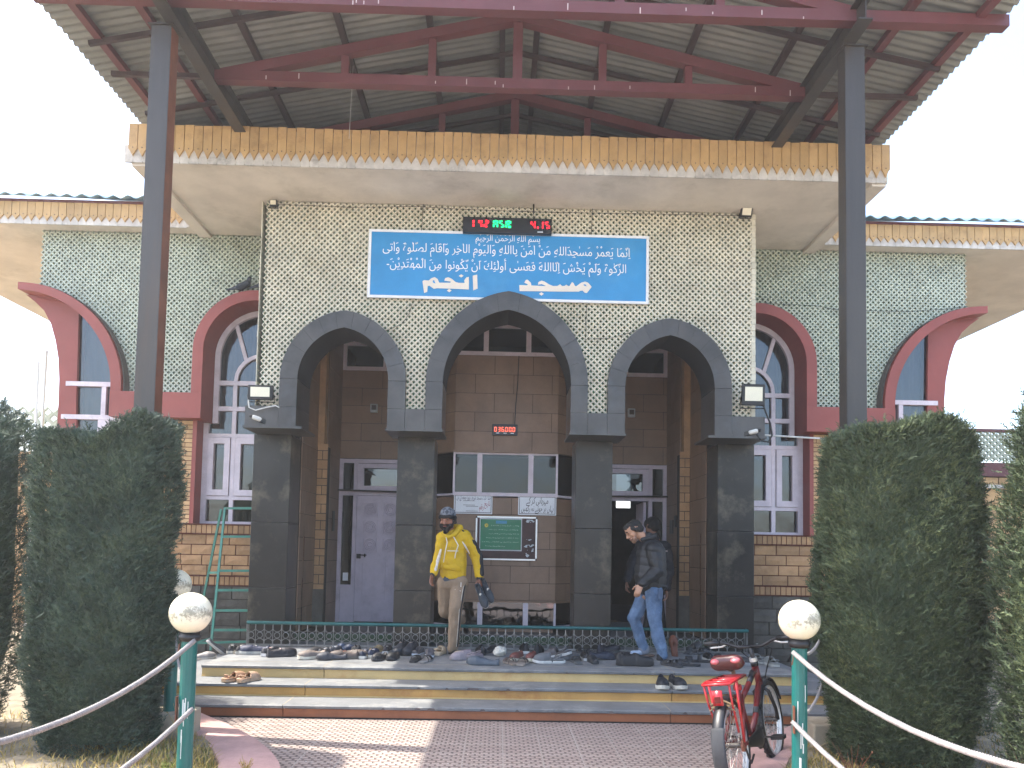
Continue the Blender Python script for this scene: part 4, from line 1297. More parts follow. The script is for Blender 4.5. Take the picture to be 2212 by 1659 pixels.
def ledx(zx): return lx0 + (lx1 - lx0) * (zx - 110) / (2110 - 110)
r1, g1 = MB(), MB()
hh, zz = .090, lz0 + .060
led(r1, '1', ledx(250), zz, ledx(370) - ledx(250), hh, LY, .021)
led(r1, '4', ledx(455), zz, ledx(550) - ledx(455), hh, LY, .019); led(r1, '2', ledx(580), zz, ledx(695) - ledx(580), hh, LY, .019)
led(r1, '4', ledx(1635), zz, ledx(1745) - ledx(1635), hh, LY, .019); r1.box(ledx(1780), ledx(1815), LY - .003, LY, zz, zz + .022)
led(r1, '1', ledx(1850), zz, ledx(1925) - ledx(1850), hh, LY, .019); led(r1, '5', ledx(1955), zz, ledx(2065) - ledx(1955), hh, LY, .019)
for ch, a, b in (('A', 785, 905), ('S', 925, 1040), ('R', 1065, 1195)): led(g1, ch, ledx(a), zz, ledx(b) - ledx(a), hh, LY, .021)
r1.build('red_digits', 'led_red', LB); g1.build('green_letters', 'led_green', LB)
MB().box(ledx(1790), ledx(1910), LY - .003, LY, lz0 + .012, lz0 + .026).build('maker_plate', 'alu', LB)
hk = MB(); v = at(1153, 430, 9.0)
hk.tube([(v.x, 8.99, 5.71), (v.x + .004, 8.99, 5.60), (v.x - .01, 8.985, 5.57), (v.x + .012, 8.985, 5.55), (v.x, 8.985, 5.46)], .005, 6).cone((v.x, 8.99, 5.70), (v.x, 8.99, 5.60), .010, .008, 8)
hk.build('hook', 'cable_black', LB)

CK = thing('wall_clock', 'small black digital clock with glowing red digits on the brown tile wall', 'clock', (0, YBY, 3.3))
a, b = at(1063, 940, YBY - .03), at(1118, 917, YBY - .03)
cy = YBY - .035
MB().box(a.x, b.x, cy, YBY - .003, a.z, b.z).build('case', 'plastic_black', CK, bevel=.004)
d1 = MB(); wv_ = (b.x - a.x); hz = b.z - a.z
for k, ch in enumerate('036000'):
    led(d1, ch, a.x + wv_ * (.08 + .145 * k), a.z + hz * .32, wv_ * .10, hz * .42, cy, .008)
d1.build('digits', 'led_red_hot', CK)
dm = MB()
for q in (.15, .45, .73): dm.box(a.x + wv_ * q, a.x + wv_ * (q + .13), cy - .002, cy, a.z + hz * .17, a.z + hz * .22)
dm.build('captions', 'alu', CK)
v = at(1121, 770, YBY - .02); v2 = at(1110, 850, YBY - .02)
MB().tube([(v.x, YBY - .012, 4.3), (v.x - .01, YBY - .012, 3.9), (v2.x + .03, YBY - .012, 3.6), (b.x - .04, YBY - .02, b.z)], .006, 6).build('cable', 'cable_black', CK)

# notices on the bay
def notice(name, label, x0, y0, x1, y1, edge='letter_black'):
    a, b = at(x0, y1, YBY - .02), at(x1, y0, YBY - .02)
    th = thing(name, label, 'sign', (a.x, YBY, a.z))
    MB().box(a.x, b.x, YBY - .022, YBY - .002, a.z, b.z).build('panel', 'sign_white', th)
    yy = YBY - .0225; w_ = .007; m_ = .014
    g = MB().box(a.x + m_, b.x - m_, yy - .002, yy, a.z + m_, a.z + m_ + w_).box(a.x + m_, b.x - m_, yy - .002, yy, b.z - m_ - w_, b.z - m_)
    g.box(a.x + m_, a.x + m_ + w_, yy - .002, yy, a.z + m_ + w_, b.z - m_ - w_).box(b.x - m_ - w_, b.x - m_, yy - .002, yy, a.z + m_ + w_, b.z - m_ - w_)
    g.build('border', edge, th)
    return th, a, b, yy - .003
th, a, b, yy = notice('notice_plate', 'white notice plate with black Urdu lettering over the board', 1119, 1072, 1202, 1112)
t = MB(); W_, H_ = b.x - a.x, b.z - a.z
write(t, shape('مہربانی کر کے'), a.x + W_ * .21, a.x + W_ * .78, a.z + H_ * .60, yy, .125, slant=.12)
t.build('lettering', 'letter_black', th); t = MB()
write(t, shape('یہاں پر جوتے نہ رکھیں'), a.x + W_ * .08, a.x + W_ * .92, a.z + H_ * .20, yy, .115, slant=.12)
t.build('lettering', 'letter_black', th)
th, a, b, yy = notice('notice_plate', 'white donation plate with red and blue Urdu writing and ruled lines', 980, 1069, 1064, 1109)
W_, H_ = b.x - a.x, b.z - a.z
t = MB(); write(t, shape('چندہ بابت مسجد شریف بروز جمعہ کے دن'), a.x + W_ * .07, a.x + W_ * .95, a.z + H_ * .74, yy, .080); t.build('heading', 'letter_navy', th)
t = MB(); write(t, shape('تاریخ'), a.x + W_ * .79, a.x + W_ * .94, a.z + H_ * .42, yy, .10); t.build('red_words', 'letter_red', th); t = MB(); write(t, shape('رقم'), a.x + W_ * .66, a.x + W_ * .77, a.z + H_ * .24, yy, .10); t.build('red_words', 'letter_red', th)
t = MB()
for u0, u1, v_ in ((.24, .55, .66), (.24, .55, .44), (.31, .63, .375), (.31, .63, .13)): t.box(a.x + W_ * u0, a.x + W_ * u1, yy - .001, yy + .001, a.z + H_ * v_, a.z + H_ * v_ + .005)
t.build('ruled_line', 'letter_black', th)

NB = thing('notice_board', 'framed brown notice board with torn paper and a green poster pinned on', 'notice board', (0, YBY, 1.6))
a, b = at(1026, 1209, YBY - .03), at(1161, 1117, YBY - .03)
MB().box(a.x, b.x, YBY - .024, YBY - .002, a.z, b.z).build('board', 'board_brown', NB)
g = MB(); y0 = YBY - .034
g.box(a.x, b.x - .02, y0, YBY - .004, a.z, a.z + .022).box(a.x + .02, b.x - .02, y0, YBY - .004, b.z - .022, b.z)
g.box(a.x, a.x + .022, y0 + .001, YBY - .004, a.z + .0225, b.z - .03).box(b.x - .022, b.x, y0 + .001, YBY - .004, a.z + .03, b.z - .03)
g.build('frame', 'alu', NB)
rr = random.Random(8); sc_ = MB()
for i in range(26):
    u, v_ = rr.uniform(.80, .94), rr.choice((rr.uniform(.08, .5), rr.uniform(.86, .93)))
    cx, cz = a.x + (b.x - a.x) * u, a.z + (b.z - a.z) * v_; k = rr.uniform(.006, .03)
    P = [(cx + k * rr.uniform(.5, 1.5) * math.cos(q), cz + k * .55 * rr.uniform(.4, 1.3) * math.sin(q)) for q in [j * 1.047 for j in range(6)]]
    sc_.add([(p, YBY - .0255 - i * .0001, q) for p, q in P], [tuple(range(6))])
sc_.build('torn_paper', 'board_grey', NB)
PO = thing('poster', 'green Urdu poster with a sunflower pinned to the brown notice board', 'poster', (0, YBY, 1.6))
a2, b2 = at(1035, 1189, YBY - .03), at(1128, 1120, YBY - .03)
MB().box(a2.x, b2.x, YBY - .0300, YBY - .0286, a2.z, b2.z).build('sheet', 'board_grey', PO)
e = .012
MB().box(a2.x + e, b2.x - e, YBY - .0312, YBY - .0302, a2.z + e * 1.3, b2.z - e * 1.6).build('green_print', 'poster_green', PO)
W_, H_ = b2.x - a2.x, b2.z - a2.z; yy = YBY - .0316
MB().box(a2.x + W_ * .38, a2.x + W_ * .64, yy - .0004, yy, a2.z + H_ * .83, a2.z + H_ * .92).build('heading_bar', 'poster_blue', PO)
f = MB(); cx, cz = a2.x + W_ * .16, a2.z + H_ * .77
for k in range(14):
    t_ = k * 2 * math.pi / 14
    f.add([(cx + .008 * math.cos(t_ - .3), yy - .0002 * (k % 2), cz + .008 * math.sin(t_ - .3)), (cx + .028 * math.cos(t_ - .12), yy - .0002 * (k % 2), cz + .028 * math.sin(t_ - .12)), (cx + .028 * math.cos(t_ + .12), yy - .0002 * (k % 2), cz + .028 * math.sin(t_ + .12)), (cx + .008 * math.cos(t_ + .3), yy - .0002 * (k % 2), cz + .008 * math.sin(t_ + .3))], [(0, 1, 2, 3)])
f.build('sunflower', 'sunflower', PO)
# lines of script too small to read: strokes and dots only
g = MB(); rr = random.Random(4)
for k, (u0, u1) in enumerate(((.27, .95), (.22, .95), (.22, .95), (.16, .95), (.06, .95), (.14, .60))):
    zb = a2.z + H_ * (.76 - .125 * k); x = a2.x + W_ * u0
    while x < a2.x + W_ * u1 - .02:
        l = rr.uniform(.008, .03); h = rr.uniform(.003, .005); dz = rr.uniform(-.004, .004)
        g.add([(x, yy, zb + dz), (x + l, yy, zb + dz + rr.uniform(-.003, .003)), (x + l, yy, zb + dz + h), (x, yy, zb + dz + h)], [(0, 1, 2, 3)])
        if rr.random() < .5: g.add([(x, yy - .0003, zb), (x + .0035, yy - .0003, zb), (x + .006, yy - .0003, zb + rr.uniform(.010, .018)), (x + .003, yy - .0003, zb + .012)], [(0, 1, 2, 3)])
        x += l + rr.uniform(.002, .012)
g.build('script_line', 'poster_ink', PO)

# ================================================================== LIGHTS, CAMERAS, BOXES, WIRES ON THE FRONT
def floodlight(label, c, w_, h_, tilt=.0, group='floodlights on the front'):
    t = thing('floodlight', label, 'floodlight', c, group)
    x, y, z = c
    MB().box(x - w_ / 2, x + w_ / 2, y - .02, y + .03, z - h_ / 2, z + h_ / 2).build('housing', 'plastic_black', t, bevel=.008)
    MB().box(x - w_ * .38, x + w_ * .38, y - .026, y - .0205, z - h_ * .30, z + h_ * .36).build('lens', 'lamp_glass', t)
    MB().tube([(x - w_ * .52, y + .01, z - .02), (x - w_ * .53, y + .03, z - h_ * .62), (x + w_ * .53, y + .03, z - h_ * .62), (x + w_ * .52, y + .01, z - .02)], .007, 6).build('bracket', 'plastic_black', t)
    t.rotation_euler = (tilt, 0, 0)
    return t
v = at(563, 848, 8.9); floodlight('black floodlight on the ledge above the left pillar, white cable looped below', (v.x, 8.9, v.z), .29, .17, .06)
v = at(1627, 853, 8.9); floodlight('black floodlight over the right pillar with a thick black cable', (v.x, 8.9, v.z), .27, .25, .05)
v = at(591, 439, 9.0); floodlight('tiny floodlight at the upper left lattice corner', (v.x, 9.0, v.z), .085, .075, .1)
v = at(1611, 459, 9.0); floodlight('small dark lamp tilted down at the upper right lattice corner', (v.x, 8.98, v.z), .14, .12, .5)
def cable(name, label, pts, r, m):
    return tag(MB().tube(pts, r, 6).build(name, m, origin=pts[0]), label, 'cable', 'cables on the mosque front')
cable('cable', 'white cable loop hanging under the left floodlight', [tuple(at(x, y, 8.93)) for x, y in ((545, 842), (536, 860), (538, 880), (552, 886), (575, 880), (595, 876), (603, 880))], .008, 'cable_white')
cable('cable', 'thick black cable drooping from the right floodlight', [tuple(at(x, y, 8.92)) for x, y in ((1648, 872), (1654, 890), (1664, 915), (1668, 940), (1660, 955), (1645, 952), (1634, 938))], .011, 'cable_black')
cable('cable', 'thin dark wire looping between the sign and the left arch', [tuple(at(x, y, 9.065)) for x, y in ((890, 656), (885, 676), (868, 700), (840, 712), (825, 716))], .0025, 'cable_black')
cable('cable', 'thin dark wire sagging from the sign to the right arch', [tuple(at(x, y, 9.065)) for x, y in ((1268, 655), (1266, 690), (1264, 733), (1320, 730), (1370, 716), (1400, 700))], .0025, 'cable_black')
cable('cable', 'dark wire stretched under the soffit along the lattice top', [tuple(at(x, y, 9.06)) for x, y in ((600, 441), (760, 448), (900, 446), (1000, 452), (1160, 458), (1400, 462), (1600, 466))], .0025, 'cable_black')
cable('cable', 'thin sagging wire across the right wing lattice', [tuple(at(x, y, 10.12)) for x, y in ((1640, 655), (1760, 660), (1800, 668), (1900, 672), (1960, 673), (2040, 668), (2090, 662))], .003, 'cable_black')
cable('cable', 'fine pale thread hanging from the canopy roof', [tuple(at(x, y, 7.9)) for x, y in ((768, 0), (762, 160), (754, 300))], .002, 'cable_white')
def cctv(label, c, d):
    t = thing('security_camera', label, 'camera', c, 'security cameras')
    c = Vector(c); d = Vector(d).normalized()
    MB().cone(c, c + d * .07, .027, .027, 12, m=2).build('body', 'cctv_white', t, smooth=True)
    MB().cone(c - d * .02, c - d * .035, .021, .021, 12, m=2).build('lens', 'plastic_black', t)
    MB().bar(c + d * .08, c + d * .12 + Vector((0, .03, -.01)), .05, .05).build('mount', 'plastic_black', t)
v = at(548, 901, 8.93); cctv('white security camera under the left floodlight', v, (1, .35, -.35))
v = at(1634, 931, 8.93); cctv('white security camera below the right floodlight beside the drooping cable', v, (-1, .35, -.25))
def wallbox(label, x, y, Yp):
    a = at(x, y, Yp)
    t = thing('wall_speaker', label, 'speaker', a, 'boxes on the porch wall')
    MB().box(a.x - .055, a.x + .055, Yp - .07, Yp - .003, a.z - .065, a.z + .065).build('case', 'board_grey', t, bevel=.006)
    MB().box(a.x - .035, a.x + .035, Yp - .075, Yp - .0705, a.z - .03, a.z + .045).build('grille', 'steel_dark', t)
wallbox('small pale box on the porch wall inside the left arch', 809, 883, YD)
wallbox('small pale box on the porch wall inside the right arch', 1363, 893, YD)
# two pigeons on the left red arch, broken brick on the slab
def pigeon(label, c, dr):
    t = MB(); c = Vector(c); f = Vector((dr, .1, 0)).normalized()
    t.cone(c + Vector((0, 0, .07)), c + f * .09 + Vector((0, 0, .12)), .052, .045, 10).cone(c + f * .10 + Vector((0, 0, .15)), c + f * .115 + Vector((0, 0, .195)), .03, .026, 10)
    t.cone(c + f * .13 + Vector((0, 0, .196)), c + f * .165 + Vector((0, 0, .188)), .008, .003, 6).cone(c - f * .05 + Vector((0, 0, .06)), c - f * .17 + Vector((0, 0, .02)), .03, .012, 8, flat=.5)
    for s in (-1, 1): t.cone(c + f * .03 + Vector((0, .02 * s, .05)), c + f * .03 + Vector((0, .02 * s, .0)), .008, .006, 6)
    o = fuse(t, 'pigeon', 'bird_grey', .006, 2)
    return tag(o, label, 'pigeon', 'pigeons on the left red arch')
v = at(514, 631, 10.04); pigeon('grey pigeon standing on the left red arch with its tail away from the lattice edge', (v.x + .02, 10.06, v.z + .005), 1)
v = at(563, 629, 10.04); pigeon('grey pigeon on the left red arch half hidden by the porch corner', (v.x + .02, 10.06, v.z + .02), 1)
def brick(label, c, l, h, d, seed):
    rr = random.Random(seed); g = MB().box(-l / 2, l / 2, -d / 2, d / 2, 0, h)
    g.v = [(x + rr.uniform(-.01, .01) + c[0], y + c[1], z + (rr.uniform(-.012, .006) if z > 0 else 0) + c[2]) for x, y, z in g.v]
    tag(g.build('brick', 'brick_red', origin=c, bevel=.008), label, 'brick', 'bricks left on the slab edge')
v = at(1668, 322, 8.3); brick('whole red brick lying on the slab edge beside the right roof beam', (v.x, 8.32, 6.10), .24, .065, .11, 1)
v = at(1295, 302, 8.3); brick('broken lump of brick on the slab edge right of the middle', (v.x - .02, 8.32, 6.10), .15, .06, .10, 2)
v = at(1305, 302, 8.3); brick('small yellowish chip of brick next to the broken lump', (v.x + .06, 8.30, 6.10), .05, .04, .05, 3)
# ================================================================== LADDER
LD = thing('step_ladder', 'worn green metal ladder frame leaning beside the left window', 'ladder', (0, 9.8, 0))
g = MB(); Lz = lambda x, y, Y: at(x, y, Y)
tA, bA = Lz(486, 1097, 9.98), Lz(455, 1405, 9.55)
tB, bB = Lz(547, 1097, 9.98), Lz(536, 1405, 9.55)
tC, bC = Lz(478, 1100, 10.0), Lz(432, 1330, 10.05)
for a, b in ((tA, bA), (tB, bB), (tC, bC)):
    g2 = MB().bar(a, b, .027, .024, (0, 1, 0)); g2.build('rail', 'ladder_green', LD)
rg = MB()
for y in (1098, 1162, 1193, 1237, 1279, 1322, 1363):
    t = (y - 1097) / (1405 - 1097)
    p, q = tA.lerp(bA, t), tB.lerp(bB, t)
    MB().bar(p, q, .03, .026, (0, 1, 0)).build('rung', 'ladder_green', LD) if y != 1193 else None
g = MB(); g.bar(Lz(428, 1389, 9.55), Lz(536, 1386, 9.55), .025, .025, (0, 1, 0)).bar(Lz(424, 1388, 9.56), Lz(462, 1376, 9.62), .02, .02, (0, 1, 0)).bar(Lz(454, 1237, 9.9), Lz(472, 1237, 9.8), .03, .026, (0, 1, 0))
g.build('brace', 'ladder_green', LD)

# ================================================================== GLOBE LAMPS AND ROPES
def dirtyglobe():
    m = M['lamp_glass'].copy(); m.name = 'globe_glass'
    t = m.node_tree; b = t.nodes['Principled BSDF']; L = t.links.new
    old = b.inputs['Base Color'].links[0].from_socket
    tc = N(t, 'ShaderNodeTexCoord'); mp = N(t, 'ShaderNodeMapping'); mp.inputs['Scale'].default_value = (1, 1, .8)
    L(tc.outputs['Object'], mp.inputs[0])
    no = N(t, 'ShaderNodeTexNoise'); no.inputs['Scale'].default_value = 46; no.inputs['Detail'].default_value = 4; no.inputs['Roughness'].default_value = .8
    L(mp.outputs[0], no.inputs['Vector'])
    n2 = N(t, 'ShaderNodeTexNoise'); n2.inputs['Scale'].default_value = 6; n2.inputs['Detail'].default_value = 2
    L(tc.outputs['Object'], n2.inputs['Vector'])
    sx_ = N(t, 'ShaderNodeSeparateXYZ'); L(tc.outputs['Object'], sx_.inputs[0])
    # a band of grime round the middle
    ab = N(t, 'ShaderNodeMath', operation='ABSOLUTE'); L(sx_.outputs[2], ab.inputs[0])
    mr = N(t, 'ShaderNodeMapRange'); mr.inputs[1].default_value, mr.inputs[2].default_value, mr.inputs[3].default_value, mr.inputs[4].default_value = 0, .075, .30, 0
    L(ab.outputs[0], mr.inputs[0])
    a1 = N(t, 'ShaderNodeMath', operation='ADD'); L(no.outputs[0], a1.inputs[0]); L(mr.outputs[0], a1.inputs[1])
    a2 = N(t, 'ShaderNodeMath', operation='MULTIPLY_ADD'); a2.inputs[1].default_value = .8; L(n2.outputs[0], a2.inputs[0]); L(a1.outputs[0], a2.inputs[2])
    gt = N(t, 'ShaderNodeMapRange'); gt.inputs[1].default_value, gt.inputs[2].default_value, gt.inputs[4].default_value = 1.09, 1.27, .65; L(a2.outputs[0], gt.inputs[0])
    mx = N(t, 'ShaderNodeMix', data_type='RGBA'); mx.inputs[7].default_value = lin('#5a5340')
    L(gt.outputs[0], mx.inputs[0]); L(old, mx.inputs[6]); L(mx.outputs[2], b.inputs['Base Color'])
    b.inputs['Subsurface Weight'].default_value = .35; b.inputs['Subsurface Radius'].default_value = (.06, .05, .04)
    M['globe_glass'] = m
dirtyglobe()
def lamp(label, x, y, zg, base=0.0, pedestal=None):
    t = thing('globe_lamp', label, 'lamp', (x, y, 0), 'globe lamps along the path')
    po = MB().tube([(x, y, base), (x, y, zg - .165)], .047, 16)
    p = po.build('post', 'lamp_teal', t, smooth=False)
    MB().box(x - .052, x - .046, y - .05, y - .02, base + .45, base + .62).build('latch_plate', 'steel_rust', p)
    MB().tube([(x - .05, y - .03, zg - .19), (x - .055, y - .035, zg - .25), (x - .06, y - .03, zg - .28)], .004, 5).build('rope_hook', 'steel_rust', p)
    MB().lathe((x, y, zg - .175), [(.05, 0), (.062, .004), (.066, .02), (.070, .035), (.062, .04), (.06, .055)], 20).build('collar', 'plastic_black', t, smooth=True)
    gl = MB().ball((0, 0, 0), .128, 36, 24).build('globe', 'globe_glass', None, smooth=True)
    gl.parent = t; gl.location = (0, 0, zg)
    dr = MB(); rr = random.Random(int(x * 100))
    for i in range(7):
        a = R(-90 + rr.uniform(-45, 45)); z = rr.uniform(.15, zg - .5) + base; l = rr.uniform(.05, .16); w_ = rr.uniform(.003, .007)
        r_ = .0485
        P = [(x + r_ * math.cos(a), y + r_ * math.sin(a), z), (x + r_ * math.cos(a + w_ / r_), y + r_ * math.sin(a + w_ / r_), z), (x + r_ * math.cos(a + w_ * 1.2 / r_), y + r_ * math.sin(a + w_ * 1.2 / r_), z + l), (x + r_ * math.cos(a), y + r_ * math.sin(a), z + l)]
        dr.add(P, [(0, 1, 2, 3)])
    dr.build('paint_drip', 'paint_drip', p)
    if pedestal:
        a, b, h = pedestal
        MB().box(x - a, x + a, y - b, y + b, -.02, base).build('pedestal', 'concrete', t, bevel=.012)
    return t
lamp('nearer globe lamp on the ladder side, pale globe streaked with grime', -1.99, 4.90, 1.132)
lamp('globe lamp beside the red bicycle, cream globe with a dark grimy patch', 1.86, 4.90, 1.155)
lamp('globe lamp on a concrete block, globe half hidden by the wide clipped conifer', at(360, 1540, 6.2).x, 6.25, 1.235, .24, (.19, .17, 0))
lamp('globe lamp on a concrete block hidden behind the clipped conifer past the bicycle', 2.74, 6.25, 1.235, .24, (.30, .17, 0))

def rope(label, pts, r=.013, seed=0):
    """three strands laid together along a sagging line"""
    P = [Vector(p) for p in pts]
    # resample
    out = []; 
    for a, b in zip(P, P[1:]):
        n = max(2, int((b - a).length / .0075))
        out += [a.lerp(b, i / n) for i in range(n)]
    out.append(P[-1]); g = MB()
    for k in range(3):
        line_ = []
        for i, p in enumerate(out):
            d = (out[min(i + 1, len(out) - 1)] - out[max(i - 1, 0)]).normalized()
            a = d.cross(Vector((0, 0, 1))).normalized(); c = d.cross(a)
            t = 2 * math.pi * (i * .0075 / .046 + k / 3)
            line_.append(p + (a * math.cos(t) + c * math.sin(t)) * r * .70)
        g.tube(line_, r * .43, 6)
    o = g.build('rope', 'rope_white', smooth=True, origin=P[0])
    return tag(o, label, 'rope', 'white ropes between the lamp posts')
def sag(a, b, s_, n=14):
    a, b = Vector(a), Vector(b)
    return [a.lerp(b, i / n) - Vector((0, 0, s_ * 4 * (i / n) * (1 - i / n))) for i in range(n + 1)]
XL, XR = -1.99, 1.86
rope('upper white rope sagging from the teal post across the left clipped conifer', sag((XL + .05, 4.85, .965), (-2.25, 2.2, .92), .22), .0145)
rope('lower white rope falling from the same teal post across the dry grass', sag((XL + .05, 4.86, .545), (-2.25, 2.2, .48), .20), .0145)
rope('upper white rope sagging from the teal post across the right clipped conifer', sag((XR - .055, 4.86, .955), (2.12, 2.2, .90), .20), .0145)
rope('lower white rope falling from the post beside the bicycle', sag((XR - .055, 4.87, .52), (2.12, 2.2, .44), .18), .0145)
rope('limp white rope between the two globe lamps on the ladder side, upper one', sag((XL - .02, 4.95, .98), (-2.62, 6.2, .95), .28), .009)
rope('short white rope from the bicycle side post into the conifer, upper one', sag((XR + .04, 4.93, .935), (2.58, 6.2, 1.0), .06), .010)
rope('short white rope from the bicycle side post into the conifer, lower one', sag((XR + .04, 4.93, .555), (2.58, 6.2, .62), .06), .010)
# wire ring round the far lamp's post
xx = at(360, 1540, 6.2).x
tag(MB().tube([(xx + .06 * math.cos(i * math.pi / 8), 6.25 + .06 * math.sin(i * math.pi / 8), .93 + .012 * math.sin(i)) for i in range(16)], .006, 6, closed=True).tube([(xx - .055, 6.2, .93), (xx - .07, 6.19, .88), (xx - .06, 6.19, .85), (xx - .045, 6.2, .88)], .008, 6).tube([(xx + .06, 6.21, .93), (xx + .09, 6.20, .95), (xx + .085, 6.2, .98), (xx + .05, 6.21, .96)], .005, 6).build('wire_ring', 'rail_steel', origin=(xx, 6.25, .93)), 'twisted wire ring tied round the far teal lamp post', 'wire')

# ================================================================== CLIPPED CONIFERS
def hedge(label, cx, cy, w_, d_, h_, seed, n, prof=None, m='cypress_leaf', top=None, loose=0.0, ee=2.6, group='clipped conifers beside the path', stems=3, leaf=.042, cat='conifer'):
    t = thing('clipped_conifer', label, cat, (cx, cy, 0), group)
    rr = random.Random(seed); g = MB(); V, F_ = g.v, g.f
    prof = prof or (lambda u: 1.0)
    def surf():
        """a point on the rounded-box outline and its outward direction"""
        while True:
            u = rr.random()
            if rr.random() < .16:
                a, r_ = rr.uniform(0, 6.28), math.sqrt(rr.random())
                x, y = math.cos(a) * r_, math.sin(a) * r_
                k = max(abs(x), abs(y)) / max(1e-6, math.hypot(x, y)); q = prof(1.0)
                e = .82 + .18 / max(k, .7) * 1.0
                return Vector((x * w_ / 2 * q * e, y * d_ / 2 * q * e, h_ + (top(x, y) if top else 0))), Vector((x * .4, y * .4, 1)), 1.0
            a = rr.uniform(0, 2 * math.pi); c_, s_ = math.cos(a), math.sin(a)
            e = ee
            rad = (abs(c_) ** e + abs(s_) ** e) ** (-1 / e)
            q = prof(u)
            x, y = c_ * rad * w_ / 2 * q, s_ * rad * d_ / 2 * q
            tz = h_ + (top(c_ * rad * .9, s_ * rad * .9) if top else 0)
            n_ = Vector((math.copysign(abs(c_ * rad) ** 3, c_) , math.copysign(abs(s_ * rad) ** 3, s_), .12 if u > .3 else -.15))
            return Vector((x, y, u * tz)), n_.normalized(), u
    for i in range(n):
        p, n_, u = surf()
        lump = .055 * noise.noise(Vector((p.x * 3.1 + seed, p.y * 3.1, p.z * 3.1))) + .03 * noise.noise(Vector((p.x * 9 + seed, p.y * 9, p.z * 9)))
        dep = abs(rr.gauss(0, .035)) + (rr.random() < .1) * rr.uniform(0, .10)
        p = p + n_ * (lump - dep + .01)
        if rr.random() < .04 + loose: p = p + n_ * rr.uniform(0, .05 + loose * .25) + Vector((0, 0, rr.uniform(0, .03)))
        if p.z < .05: continue
        # a spray: a stalk with short scale-leaf fingers on both sides
        d = (n_ * rr.uniform(.35, 1.0) + Vector((rr.gauss(0, .45), rr.gauss(0, .45), rr.uniform(.1, .95)))).normalized()
        sd = d.cross(Vector((rr.gauss(0, 1), rr.gauss(0, 1), rr.gauss(0, 1)))).normalized()
        L_ = leaf * rr.uniform(.7, 1.5); wd = L_ * .085
        b = len(V)
        q0, q1 = p, p + d * L_
        V += [tuple(q0 - sd * wd), tuple(q0 + sd * wd), tuple(q1)]
        F_.append((b, b + 1, b + 2))
        for k in range(4):
            f = .15 + .22 * k + rr.uniform(-.05, .05); sg = 1 if k % 2 else -1
            a0 = p + d * (L_ * f); dd = (d * .8 + sd * sg * rr.uniform(.5, .95)).normalized() * L_ * rr.uniform(.32, .55)
            pp = dd.cross(sd.cross(d)).normalized() * wd * .9
            c = len(V); V += [tuple(a0 + pp), tuple(a0 + dd)]
            c2 = len(V); V.append(tuple(a0 - pp)); F_.append((c, c2, c + 1))
    # dark heart so that no light falls through the middle
    def hv(i, j, nI, nJ):
        u = j / nJ; a = 2 * math.pi * i / nI; c_, s_ = math.cos(a), math.sin(a); rad = (abs(c_) ** ee + abs(s_) ** ee) ** (-1 / ee)
        q = prof(u) ; mm = .085
        x, y = c_ * rad * max(.03, w_ / 2 * q - mm), s_ * rad * max(.03, d_ / 2 * q - mm)
        tz = h_ + (top(c_ * rad * .9, s_ * rad * .9) if top else 0) - mm
        k = .05 * noise.noise(Vector((x * 3 + seed, y * 3, u * 8)))
        return (x * (1 + k), y * (1 + k), max(.12, .10 + u * (tz - .1)))
    o_v = []; nI, nJ = 28, 16
    for j in range(nJ + 1):
        for i in range(nI): o_v.append(hv(i, j, nI, nJ))
    fs = [(j * nI + i, j * nI + (i + 1) % nI, (j + 1) * nI + (i + 1) % nI, (j + 1) * nI + i) for j in range(nJ) for i in range(nI)]
    fs.append(tuple(range(nI - 1, -1, -1))); 
    tz = sum(v[2] for v in o_v[-nI:]) / nI
    o_v.append((0, 0, h_ - .1 + (top(0, 0) if top else 0))); cidx = len(o_v) - 1
    fs += [(nJ * nI + i, nJ * nI + (i + 1) % nI, cidx) for i in range(nI)]
    g.add(o_v, fs)
    fo = g.build('foliage', m, None); fo.parent = t
    s_ = MB()
    for k in range(stems):
        a = rr.uniform(0, 6.28); r0 = rr.uniform(0, .10)
        p0 = Vector((r0 * math.cos(a), r0 * math.sin(a) * .7, -.03)); p1 = Vector((w_ * .22 * math.cos(a + .4), d_ * .22 * math.sin(a + .4), .55))
        s_.tube([p0, p0.lerp(p1, .5) + Vector((rr.uniform(-.02, .02), 0, 0)), p1], [.035, .028, .02], 8)
    so_ = s_.build('stem', 'bark', None); so_.parent = t
    return t
def pl(u): return min(1.0, .74 + .85 * u)
def plr(u): return min(1.0, .76 + .6 * u) if u < .42 else 1.0 - .14 * max(0, u - .62) ** 1.1
hedge('wide clipped conifer left of the steps with a ragged dipping top', -3.02, 5.85, .90, .82, 2.37, 1, 44000, pl,
      top=lambda x, y: -.10 * math.exp(-((x - .1) / .28) ** 2) + .10 * math.exp(-((x - .75) / .25) ** 2) + .03 * x, m='cypress_leaf_blue')
hedge('large clipped conifer with a rounded top right of the red bicycle', 2.94, 5.75, 1.09, .95, 2.52, 2, 50000, plr,
      top=lambda x, y: -.13 * abs(x) ** 3.0 + .03 * math.sin(5 * x))
hedge('tall dark conifer cut by the left picture border', -4.48, 6.1, 1.25, 1.0, 2.62, 3, 20000, pl, m='cypress_leaf_blue', loose=.05,
      top=lambda x, y: .14 * math.sin(4 * x + 1))
hedge('loose feathery conifer cut by the right picture border', 3.74, 4.95, .92, .9, 2.50, 4, 26000, lambda u: min(1, .8 + .4 * u) * (1 - .75 * max(0, u - .55)), m='cypress_leaf', loose=.16,
      top=lambda x, y: .22 * math.sin(3 * x + 2.2), leaf=.048)
hedge('low conifer behind the large clipped one and the right wing wall', 3.95, 7.0, .8, .8, 2.0, 5, 9000, None, m='cypress_leaf')
